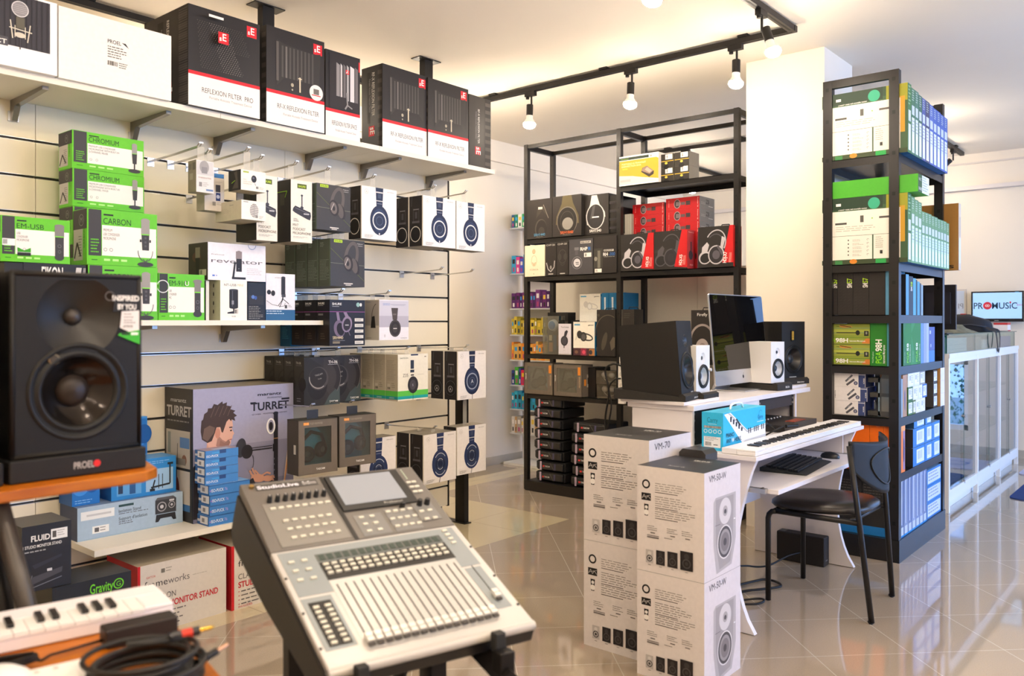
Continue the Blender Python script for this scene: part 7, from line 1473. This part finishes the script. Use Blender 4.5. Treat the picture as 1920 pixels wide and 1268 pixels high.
for a_, b_ in zip(P, P[1:]): 
    A_ = Vector(a_); B__ = Vector(b_); w_ = Vector((0, .014, .008)); t3 = Vector((.003, 0, .002)); m.add([A_-w_, A_+w_, B__+w_, B__-w_, A_-w_+t3, A_+w_+t3, B__+w_+t3, B__-w_+t3], [(0,1,2,3), (7,6,5,4), (0,4,5,1), (2,6,7,3), (1,5,6,2), (3,7,4,0)], M('#2a2a30', .7))
m.build('strap', e)
m = MB(); vs = []; rnd = random.Random(5); nx, ny = 14, 8
for j in range(ny+1):
    for i in range(nx+1):
        ed = min(i, nx-i, j, ny-j)/4; vs.append((-1.66+.26*j/ny, 6.78+.50*i/nx+.02*rnd.random(), z1+.0095+min(1, ed)*(.02+.045*rnd.random())*(1.4 if i > 7 else .8)))
m.add(vs, [(j*(nx+1)+i, (j+1)*(nx+1)+i, (j+1)*(nx+1)+i+1, j*(nx+1)+i+1) for j in range(ny) for i in range(nx)], M('#6b6c5c', .8, noise=.4, scale=18), True)
m.build('folded_cloth', label='crumpled grey green cloth beside the black bag on the glass counter', cat='cloth')
cbox('paper_stack', -1.52, 8.16, z1+.009, .12, .30, .004, '#22262e', 'dark flat folder lying on the glass counter near the screen')
cbox('red_white_box', -1.52, 8.50, z1+.009, .11, .14, .075, '#e8e0dc', 'small white and red box on the glass counter under the screen', lambda f: (f['R'].rect(0, .75, 1, 1, '#c83a3a'), f['R'].rect(0, 0, 1, .12, '#c83a3a'), f['F'].rect(0, .75, 1, 1, '#c83a3a')))
# ================================================================ far wall: screen, panel with painted sign reflection, counter monitor
def logo(F, y, h, x0, x1, mirror=False):
    w_ = x1-x0
    F.txt(x0, y, h, 'PR', '#2a4a6a', w=w_*.20, bold=1); F.ell(x0+w_*.29, y+h*.5, h*.62, h*.62, '#d83848'); F.ring(x0+w_*.272, y+h*.5, h*.15, h*.15, h*.07, '#f4f4f4', n=14); F.ring(x0+w_*.308, y+h*.5, h*.15, h*.15, h*.07, '#f4f4f4', n=14)
    F.txt(x0+w_*.385, y, h, 'MUSi', '#2a4a6a', w=w_*.39, bold=1); F.txt(x0+w_*.79, y, h, 'C', '#2a4a6a', w=w_*.115, bold=1); F.ell(x0+w_*.765, y+h*1.0, h*.14, h*.14, '#d83848'); F.txt(x0+w_*.90, y+h*.45, h*.26, 'BARI', '#c06a80', w=w_*.10)
sx0 = onY(1821, 9.08)[1]; sx1 = onY(1919.5, 9.08)[1]
e = empty('wall_screen', (sx0, 9.08, 1.298), 0, 'flat screen with a blue screen and the shop sign on the far wall', 'screen')
W_ = sx1-sx0; H_ = .292
m = MB(); m.box(0, 0, 0, W_, .03, H_, M('#1a1a1e', .25)); m.box(W_*.3, .03, .08, W_*.7, .098, H_-.08, BLK); m.build('casing', e)
m = MB(); m.box(.014, -.002, .03, W_-.014, 0, H_-.014, M('#9cc4e8', .3, emit=.5)); F = Face(m, (.014, -.0021, .03), (1,0,0), (0,0,1), (0,-1,0), W_-.028, H_-.044); logo(F, .38, .24, .02, 1.0); m.build('display', e)
m = MB(); F = Face(m, (0,0,0), (1,0,0), (0,0,1), (0,-1,0), W_, H_); F.rect(.45, .025, .53, .05, '#888888'); F.rect(.84, .955, .91, .98, '#4a8aa8'); m.build('bezel_marks', e)
fx0 = onY(1785, 9.15)[1]; fx1 = onY(1811, 9.15)[1]
m = MB(); m.box(0, 0, 0, fx1-fx0, .02, .30, M('#cfc8c0', .5)); F = Face(m, (0,0,0), (1,0,0), (0,0,1), (0,-1,0), fx1-fx0, .30); F.rect(.0, .06, .88, .94, '#c4d2e8'); F.txt(.95, .36, .17, 'PR', '#8088a0', w=.42) if False else None
vs_, fs_, tw_ = glyphs('IP', 0)
F.k += 1; P_ = [F.pt(.80-(a*.17*F.h)/F.w, .36+b*.17) for a, b in [(tw_-0 if False else x, y) for x, y in glyphs('PI', 0)[0]]]
m.add(P_, [f[::-1] for f in glyphs('PI', 0)[1]], M('#8088a0'))  # flipped letters paint a reflection of the shop sign onto the panel
m.build('sign_reflection_panel', label='pale framed panel with a painted reflection of sign letters on the far wall', cat='sign').location = (fx0, FY-.024, 1.32)
my = 6.45; mx0 = onY(1722, my)[1]; mx1 = onY(1792, my)[1]
e = empty('counter_monitor', (mx0, my, z1+.0085), 0, 'black computer monitor back seen through the tall rack', 'monitor')
W_ = mx1-mx0
m = MB(); m.box(0, 0, .03, W_, .03, .345, M('#1f1d20', .4)); m.box(.05, -.025, .07, W_-.03, 0, .29, M('#26242a', .45)); m.build('casing', e)
m = MB(); m.box(W_*.35, .03, .006, W_*.35+.05, .06, .15, BLK); m.box(W_*.15, -.03, 0, W_*.8, .14, .006, BLK); m.build('stand_foot', e)
# rugs
for i, (x0, y0, x1, y1, c, lb) in enumerate(((-1.16, 7.0, -.1, 7.85, '#22386a', 'dark blue floor mat at the right edge of the aisle'), (-1.28, 8.15, -.3, 8.75, '#b9b4c4', 'pale patterned mat near the far wall'))):
    m = MB(); m.prism(rr(0, 0, x1-x0, y1-y0, .08), 0.0005, .008, M(c, .9, noise=.15, scale=60), axis='z')
    if i: F = Face(m, (0,0,.008), (1,0,0), (0,1,0), (0,0,1), x1-x0, y1-y0); F.arc(.4, .5, .3, .2, 0, 300, .04, '#4a5a9a'); F.arc(.6, .5, .25, .25, 40, 360, .03, '#b04848')
    m.build('floor_mat', label=lb, cat='mat').location = (x0, y0, 0)
# ================================================================ foreground: two-tier stand with the big loudspeaker
OR = bpy.data.materials.new('mat_cherry_wood'); OR.use_nodes = True; n = OR.node_tree; b = n.nodes['Principled BSDF']; b.inputs['Roughness'].default_value = .42; b.inputs['Specular IOR Level'].default_value = .3
t = n.nodes.new('ShaderNodeTexCoord'); mp = n.nodes.new('ShaderNodeMapping'); mp.inputs['Scale'].default_value = (14, 1.5, 14); nz = n.nodes.new('ShaderNodeTexNoise'); nz.inputs['Scale'].default_value = 3; nz.inputs['Detail'].default_value = 6
r = n.nodes.new('ShaderNodeValToRGB'); r.color_ramp.elements[0].position = .35; r.color_ramp.elements[1].position = .7; r.color_ramp.elements[0].color = lin('#9c5004'); r.color_ramp.elements[1].color = lin('#bb6c08')
n.links.new(t.outputs['Object'], mp.inputs[0]); n.links.new(mp.outputs[0], nz.inputs[0]); n.links.new(nz.outputs[0], r.inputs[0]); n.links.new(r.outputs[0], b.inputs['Base Color'])
GY = M('#4c4845', .35, .5)
e = empty('two_tier_studio_stand', (0, 0, 0), label='dark metal studio stand with orange wood shelf and table top at the left', cat='stand')
m = MB(); m.prism([(-2.10, -.35), (-1.715, -.35), (-1.715, .835), (-1.745, .878), (-2.03, .955), (-2.10, .955)], .962, .985, OR, axis='z'); m.build('upper_shelf', e, bevel=.004)
ta = math.radians(-14); T0 = Vector((-1.177, .695, 0)); tx = Vector((math.cos(ta), math.sin(ta), 0)); ty = Vector((-math.sin(ta), math.cos(ta), 0))
TB = [T0+tx*.6, T0-tx*.43, T0-tx*.46-ty*.03, T0-tx*.46-ty*1.2, T0+tx*.6-ty*1.2]
m = MB(); m.prism([(p.x, p.y) for p in TB], .722, .75, OR, axis='z'); m.build('table_top', e, bevel=.004)
m = MB(); m.tube([(-1.752, .572, .962), (-1.71, .622, .70), (-1.69, .66, .0)], .018, GY, 16); m.build('leg', e)
m = MB(); m.tube([(-2.02, .30, .96), (-2.02, .30, .0)], .03, GY, 16); m.build('leg', e)
m = MB(); m.tube([(-1.80, .555, .962), (-1.76, .59, .70), (-1.75, .61, .005)], .022, BLK, 14); m.build('leg', e)
m = MB(); m.tube([(-1.77, .56, .35), (-2.02, .30, .35)], .018, GY, 12); m.build('crossbar', e)
m = MB(); m.tube([(-1.0, -.3, .722), (-1.0, -.3, .0)], .03, GY, 16); m.build('leg', e)
def bigspk(y0, label, tagc=True):
    W, D, H = .254, .29, .365
    e = empty('loudspeaker', (-1.775, y0, 1.032), RZ, label, 'loudspeaker', 'large black studio loudspeakers')
    mat = M('#0f0d0c', .5, noise=.05, scale=200)
    mb = recessed(W, D, H, mat, [(W/2, .125, .098), (W/2, .278, .082)])
    o = mb.build('cabinet', e); 
    for v in o.data.vertices: pass
    m = MB(); m.tube([(.003, .003, .0), (.003, .003, H)], .006, mat); m.tube([(W-.003, .003, .0), (W-.003, .003, H)], .006, mat); m.tube([(0, .003, H-.003), (W, .003, H-.003)], .006, mat); m.tube([(0, .003, .003), (W, .003, .003)], .006, mat); m.build('rounded_edge', e)
    m = MB(); m.lathe([(.082, 0), (.074, -.006), (.055, -.016), (.032, -.028), (.018, -.034)], M('#1b1918', .38), 48, (W/2, 0, .278)); w1 = m.build('waveguide', e)
    m = MB(); m.lathe([(.018, -.033), (.014, -.026), (.008, -.022), (.001, -.021)], M('#3a3634', .3, .3), 28, (W/2, 0, .278)); m.build('tweeter_dome', w1)
    m = MB(); SR = M('#141312', .45); m.lathe([(.100, .001), (.098, .004), (.091, .003), (.088, -.002), (.084, -.003), (.080, .003), (.074, .002), (.070, -.005)], SR, 56, (W/2, 0, .125)); wf = m.build('woofer_surround', e)
    m = MB(); m.lathe([(.071, -.004), (.060, -.016), (.045, -.028), (.032, -.034)], M('#2c2826', .16, .75), 56, (W/2, 0, .125)); m.build('woofer_cone', wf)
    m = MB(); m.lathe([(.033, -.033), (.028, -.026), (.018, -.021), (.001, -.019)], M('#2a211c', .4), 32, (W/2, 0, .125)); m.build('dust_cap', wf)
    m = MB(); m.lathe([(.011, 0), (.011, .002), (.001, .002)], M('#9a8f78', .3, .7), 24, (.078, 0, .192)); m.lathe([(.0085, .0021), (.001, .0022)], M('#3a342c', .4), 20, (.078, 0, .192)); m.build('badge', e)
    m = MB(); m.box(.188, -.001, .191, .198, 0, .194, M('#6f7a80', .4)); m.build('power_light', e)
    if tagc:
        m = MB(); P = [(.200, .325), (.249, .325), (.249, .236), (.208, .255), (.212, .29), (.206, .31)]
        m.prism(P, -.0035, -.0025, M('#e6e2e0', .5)); F = Face(m, (0, -.0035, 0), (1,0,0), (0,0,1), (0,-1,0), W, H)
        F.poly([(.76,.79),(.78,.895),(.985,.895),(.985,.80)], '#1d1c1c'); F.txt(.755, .855, .030, 'INSPIRED', WH, w=.225, bold=3); F.txt(.80, .805, .030, 'BY YOU', WH, w=.155, bold=3)
        F.small(.85, .775, .96, 3, .018, '#8a8785', .3); F.small(.85, .725, .96, 2, .018, '#8a8785', .3); F.small(.84, .70, .95, 1, .015, '#8a8785', .3); F.poly([(.815,.665),(.985,.685),(.985,.60),(.93,.615),(.80,.655)], '#3aaa2c'); F.rect(.83, .655, .90, .67, '#1d3a1a'); F.rect(.91, .655, .97, .67, '#e8f4e4')
        F.ring(.735, .88, .025, .025, .006, '#55504c'); m.build('hang_tag', e)
    return e
bigspk(.602, 'large black loudspeaker with a green and white hang tag on the orange shelf')
bigspk(.325, 'second black loudspeaker at the left edge, only its side strip showing', False)
for y0, lb in ((.595, 'black foam pad with a red dot under the tagged loudspeaker'), (.318, 'black foam pad under the cut off loudspeaker at the left edge')):
    m = MB(); m.box(0, 0, 0, .268, .30, .045, M('#1c1a19', .6, noise=.1, scale=150)); F = Face(m, (0,0,0), (1,0,0), (0,0,1), (0,-1,0), .268, .045)
    F.txt(.44, .35, .30, 'PROEL', '#b9b4b0', w=.15, bold=1); F.ell(.61, .50, .16, .16, '#d02a2a')
    o = m.build('foam_pad', label=lb, cat='foam pad', bevel=.004); o.location = (-1.762, y0, .9855); o.rotation_euler = (0, 0, RZ)
# small white keyboard, adapter, cables and boxes on the table
kr = PI/2+math.radians(-12)
piano('mini_keyboard', (-1.530-.30*.208, .5035-.30*.978, .751), kr, .575, .135, .03, 'small white keyboard lying on the orange table top', .02, .525, 0, body='#f1edf2')
e = empty('power_adapter', (-1.412, .622, .751), kr+.02, 'black power adapter lying in front of the small white keyboard', 'adapter')
m = MB(); m.box(0, 0, 0, .118, .045, .032, M('#2a2422', .5)); m.build('adapter_body', e, bevel=.004)
m = MB(); P = [(0, .02, .012), (-.05, .02, .008), (-.08, .01, .01)]
for i in range(44): t_ = i*.55; P.append((-.15+.055*math.cos(t_)*(1-.004*i), .018*math.sin(t_)*(.8+.2*math.sin(i)), .008+.0004*i))
P += [(-.23, -.01, .008), (-.30, -.03, .006), (-.40, -.06, .006)]
m.tube(P, .0026, BLK, 6); m.build('adapter_cord', e)
m = MB(); P = []; rnd = random.Random(2); cx, cy = -1.235, .600
for i in range(300):
    t_ = i/300*2*PI*9.3; r_ = .072+.008*math.sin(t_*.37)+.004*math.sin(t_*1.3+1)-.006*(i/300)
    P.append((cx+r_*1.0*math.cos(t_)+.006*math.sin(t_*.21), cy+r_*1.08*math.sin(t_), .757+.0058*(t_/(2*PI))*.75+.003*math.sin(t_*.6)))
P += [(-1.20, .73, .806), (-1.21, .76, .806), (-1.235, .785, .81)] if False else []
m.tube(P, .0042, M('#23211f', .45), 7); c_ = m.build('coiled_cable', label='thick coil of black audio cable with gold plugs on the orange table', cat='cable')
m = MB(); A_ = Vector((-1.262, .655, .800)); B_ = Vector((-1.232, .742, .806)); d = (B_-A_).normalized()
m.tube([P[-1], (-1.29, .60, .800), A_], .0042, M('#23211f', .45), 7); m.cyl(A_, A_+d*.045, .0075, M('#1a1a22', .35)); m.cyl(A_+d*.018, A_+d*.034, .0079, M('#d03a2a', .4)); m.build('plug_barrel', c_)
m = MB(); m.cyl(A_+d*.045, A_+d*.062, .0035, M('#d8b04a', .2, 1)); m.cyl(A_+d*.062, A_+d*.068, .0035, M('#d8b04a', .2, 1), .0012); m.build('gold_plug_tip', c_)
m = MB(); A2 = Vector((-1.195, .665, .775)); B2 = Vector((-1.20, .715, .785)); d2 = (B2-A2).normalized(); m.cyl(A2, A2+d2*.035, .006, M('#1a1a1c', .4)); m.cyl(A2+d2*.035, A2+d2*.055, .0032, M('#d8a888', .2, 1)); m.build('second_plug', c_)
m = MB(); m.box(0, 0, 0, .13, .11, .032, M('#f4f1ee', .4))
for i in range(3): m.cyl((.04+.025*i, .09, .032), (.04+.025*i, .09, .033), .004, M('#b9b6b2'))
o = m.build('white_audio_interface', label='white rectangular device at the bottom edge of the orange table', cat='audio device', bevel=.004); x_, y_ = onZ(155, 1233, .783); o.location = (x_-(.13*math.cos(kr)-.11*math.sin(kr)), y_-(.13*math.sin(kr)+.11*math.cos(kr)), .751); o.rotation_euler = (0, 0, kr)
m = MB(); m.lathe([(.045, 0), (.047, .015), (.043, .032), (.030, .040), (.001, .042)], M('#f6f4f2', .35), 36, (0, 0, 0), (0,0,1), (0,1,0), rx=1.1)
x_, y_ = onZ(-8, 1275, .78); o = m.build('white_round_device', label='rounded white device cut off by the bottom left corner', cat='audio device'); o.location = (x_, y_, .751)
# ================================================================ digital mixing console on its stand
RV = Vector((math.cos(TH), math.sin(TH), 0)); FV = Vector((-math.sin(TH), math.cos(TH), 0))
FLc = Vector((-.3255, 1.474)); ang = math.radians(33.5)
org = RV*FLc.x+FV*FLc.y; org.z = .668
rz = TH+ang
MW, MLh, MR = .445, .572, .228           # width, horizontal depth, rise
e = empty('mixing_console', org, rz, 'silver digital mixing console with faders and a screen, nearest the viewer', 'mixing console')
sl = math.atan2(MR, MLh); ML = math.hypot(MLh, MR)
PX = Matrix.Rotation(sl, 4, 'X')
def P_(): mb = MB(); mb.xf = PX; return mb
SIL = M('#c3c0bc', .34, .2); GRY = M('#6d6863', .38, .2); DK2 = M('#1d1b1a', .4); 
# body shell: deeper at the back
brk = .585*ML
m = MB(); lo = -.045
def sp(v, dz=0): return (v*math.cos(sl)-dz*math.sin(sl), v*math.sin(sl)+dz*math.cos(sl))
body = [sp(.0, -.002), sp(.0, -.035), (.08, -.045), (.36, .02), (MLh+.035, MR-.13), (MLh+.055, MR-.10), sp(ML, -.002)]
m.prism(body, -.004, MW+.004, DK2, axis='x'); m.build('chassis', e, bevel=.004)
m = P_(); m.box(.0, .0, -.001, MW, brk, .012, SIL); m.cyl((0.0, .004, .003), (MW, .004, .003), .010, SIL, n=16); m.build('fader_panel', e, bevel=.003)
m = P_(); m.prism([(brk+.001, 0), (brk+.001, .012), (ML, .024), (ML+.002, .018), (ML, 0)], 0, MW, GRY, axis='x'); m.build('top_panel', e, bevel=.002)
UP = Matrix.Rotation(sl, 4, 'X') @ Matrix.Translation((0, brk, .0125)) @ Matrix.Rotation(math.atan2(.012, ML-brk), 4, 'X')
LU = ML-brk
def U_(): mb = MB(); mb.xf = UP; return mb
# blue-grey inlays
m = P_(); z = .0121; IN = M('#8f9698', .4); BL_ = M('#23211f', .4)
m.box(.012, brk*.02+.20, z, .43, brk-.008, z+.0006, IN)
m.box(.012, .05, z, .075, .20, z+.0006, IN); m.box(.385, .06, z, .425, .20, z+.0006, IN)
m.box(.085, brk-.055, z+.0007, .385, brk-.030, z+.0012, M('#4d5350', .3))
m.box(.085, brk-.118, z+.0007, .385, brk-.058, z+.0012, BL_); m.box(.022, .058, z+.0007, .068, .185, z+.0012, BL_)
m.box(.085, .03, z+.0007, .380, brk-.120, z+.0010, SIL)
m.build('panel_inlay', e)
for i in range(16):
    x = .097+i*.0182
    m = P_(); m.box(x-.0062, brk-.052, z+.0013, x+.0062, brk-.034, z+.0018, M('#3c4a44', .2)); m.build('channel_display', e)
btn = P_(); btn.box(-.0058, -.0032, 0, .0058, .0032, .0035, M('#dcd8c8', .4)); BTN = btn.mesh('button')
bt2 = MB(); bt2.box(-.0058, -.0032, 0, .0058, .0032, .0035, M('#dcd8c8', .4)); BT = bt2.mesh('button')
extra = MB()
def button(x, y, mat_=PX, zz=.0132, cnt=[0]):
    cnt[0] += 1
    if cnt[0] <= 98:
        o = bpy.data.objects.new('button', BT); COL.objects.link(o); o.parent = e
        o.matrix_local = mat_ @ Matrix.Translation((x, y, zz))
    else:
        extra.xf = mat_ @ Matrix.Translation((x, y, zz)); extra.box(-.0058, -.0032, 0, .0058, .0032, .0035, M('#dcd8c8', .4))
for i in range(16):
    for j in range(3): button(.097+i*.0182, brk-.069-j*.0145)
for i in range(2):
    for j in range(8): button(.033+i*.024, .066+j*.0145)
for i in range(2):
    for j in range(3): button(.03+i*.028, brk-.045-j*.03)
for j in range(4): button(.405, brk-.02-j*.016)
m = P_()
for i in range(16):
    x = .097+i*.0182; m.box(x-.0013, .045, z+.0011, x+.0013, brk-.135, z+.0016, M('#141210', .6))
    for k in range(6): m.box(x-.005, .06+k*.018, z+.0011, x-.003, .0605+k*.018, z+.0013, M('#8a8680'))
x = .405; m.box(x-.0008, .085, z+.0011, x+.0008, .205, z+.0016, M('#2a2724', .5)); m.build('fader_slots', e)
for i in range(17):
    x = .097+i*.0182 if i < 16 else .405; y = .052+(0 if i < 16 else .045)
    m = P_(); m.box(x-.0065, y-.010, z+.004, x+.0065, y+.012, z+.012, M('#e4e1da', .35) if i < 16 else M('#e4e1da', .35)); m.box(x-.0065, y-.017, z+.004, x+.0065, y-.010, z+.008, M('#4a4642', .4)); m.box(x-.0065, y-.0005, z+.0119, x+.0065, y+.0005, z+.0123, M('#444'+'444', .4)); m.box(x-.0025, y-.003, z+.0011, x+.0025, y+.003, z+.004, BLK)
    m.build('fader_cap', e)
# upper section
m = U_(); m.box(.028, .010, .0001, .185, LU*.66, .0006, M('#85817b', .4)); m.box(.215, .006, .0001, .285, LU*.33, .0006, M('#7d7c7a', .4)); m.box(.295, .006, .0001, .365, LU*.36, .0006, M('#7d7c7a', .4)); m.box(.372, .03, .0001, .425, LU*.40, .0006, M('#7d7c7a', .4)); m.box(.190, 0, .0001, .200, LU*.98, .0007, BL_); m.build('upper_inlay', e)
m = U_()
m.box(.2, LU*.40, .0, .395, LU*.96, .004, M('#141312', .35)); b1 = m.build('screen_bezel', e, bevel=.0015)
m = U_(); m.box(.212, LU*.48, .004, .372, LU*.93, .0046, M('#9aa0aa', .12)); m.build('touch_screen', b1)
m = U_(); F = Face(m, (.2, LU*.40, .0042), (1,0,0), (0,1,0), (0,0,1), .195, LU*.08); F.txt(.55, .35, .4, 'PreSonus', '#c9c6c0', w=.25); m.build('screen_lettering', b1)
m = U_(); F = Face(m, (.03, LU*.86, .0002), (1,0,0), (0,1,0), (0,0,1), .15, LU*.10); F.rect(0, .1, 1, .95, '#4a4744'); F.txt(.03, .3, .5, 'StudioLive 16', '#e8e8f4', w=.86, bold=2); F.rect(.75, .3, .98, .7, '#8d8a88'); m.build('nameplate', e)
for i in range(8):
    x = .047+i*.0185
    m = U_(); m.cyl((x, LU*.69, 0), (x, LU*.69, .016), .0062, M('#2b2d30', .35), .0050, n=16); m.box(x-.0006, LU*.69, .016, x+.0006, LU*.69+.005, .0163, M('#dddddd')); m.build('rotary_knob', e)
for i, (x, y) in enumerate(((.345, LU*.355), (.392, LU*.36), (.412, LU*.36))):
    m = U_(); m.cyl((x, y, 0), (x, y, .016), .0075, M('#1d1d1f', .35), .0060, n=16); m.build('rotary_knob', e)
m = U_(); m.cyl((.022, LU*.93, 0), (.022, LU*.93, .006), .006, M('#c9a86a', .25, 1), n=14); m.build('lamp_socket', e)
uz = .0008
for i in range(8): button(.047+i*.0185, LU*.57, UP, uz)
for j in range(3):
    for i in range(6): button(.062+i*.020, LU*(.38-.12*j), UP, uz)
for i in range(4):
    for j in range(3): button(.222+.0*i+i*.0, LU*.1, UP, uz) if False else button(.303+i*.019, LU*(.09+.11*j), UP, uz)
for i in range(2):
    for j in range(3): button(.232+i*.026, LU*(.08+.1*j), UP, uz)
    for j in range(3): button(.404+i*.0145, LU*(.56+.08*j), UP, uz)
    for j in range(2): button(.385+i*.022, LU*(.13+.12*j), UP, uz)
extra.build('button_bank', e, kind='stuff')
m = U_()
for i in range(6): m.cyl((.409, LU*(.80+.03*i), 0), (.409, LU*(.80+.03*i), .001), .002, M('#c8d8c0', .4), n=8)
m.build('meter_lights', e)
m = P_()
for y in (.06, .16, .27): m.cyl((.005, y, .012), (.005, y, .0135), .003, BLK, n=10); m.cyl((MW-.006, y, .012), (MW-.006, y, .0135), .003, BLK, n=10)
m.build('screws', e)
# its stand
s = empty('mixer_stand', org, rz, 'black square tube stand holding the mixing console', 'stand')
SB = M('#1b1817', .4, .3)
def bar(mb, a, c, w_=.035):
    a = Vector(a); c = Vector(c); d = (c-a).normalized(); u = d.orthogonal().normalized(); v_ = d.cross(u); h = w_/2
    vs = [p+u*i*h+v_*j*h for p in (a, c) for i, j in ((-1,-1),(1,-1),(1,1),(-1,1))]
    mb.add(vs, [(0,1,2,3),(7,6,5,4),(0,4,5,1),(1,5,6,2),(2,6,7,3),(3,7,4,0)], SB)
ZF = -org.z
def vbar(x, y, z0, z1, w_=.035):
    m = MB(); m.box(x-w_/2, y-w_/2, z0, x+w_/2, y+w_/2, z1, SB); return m
for x in (.055, .345):
    m = MB(); z0 = -.068; bar(m, (x, -.06, z0), (x, .50, z0+.12), .036); m.build('support_arm', s)
    m = MB(); m.box(x-.017, -.055, z0-.01, x+.017, -.022, z0+.055, SB); m.box(x-.012, -.03, z0+.05, x+.012, -.008, z0+.085, M('#2a2a2a', .6)); m.build('retaining_hook', s, bevel=.003)
for x, y in ((.04, .30), (.125, .24), (.30, .16), (.34, .26), (.40, .34)):
    vbar(x, y, ZF+.002, -.02+.0 if y > .2 else -.045).build('upright', s)
for x0, y0, x1, y1 in ((.04, .30, .40, .34), (.125, .24, .34, .26)):
    m = MB(); bar(m, (x0, y0, -.25), (x1, y1, -.25), .03); m.build('crossbar', s)
m = MB(); bar(m, (.20, .22, -.12), (.13, .24, -.30), .022); bar(m, (.26, .22, -.10), (.17, .24, -.34), .022); m.build('brace', s)
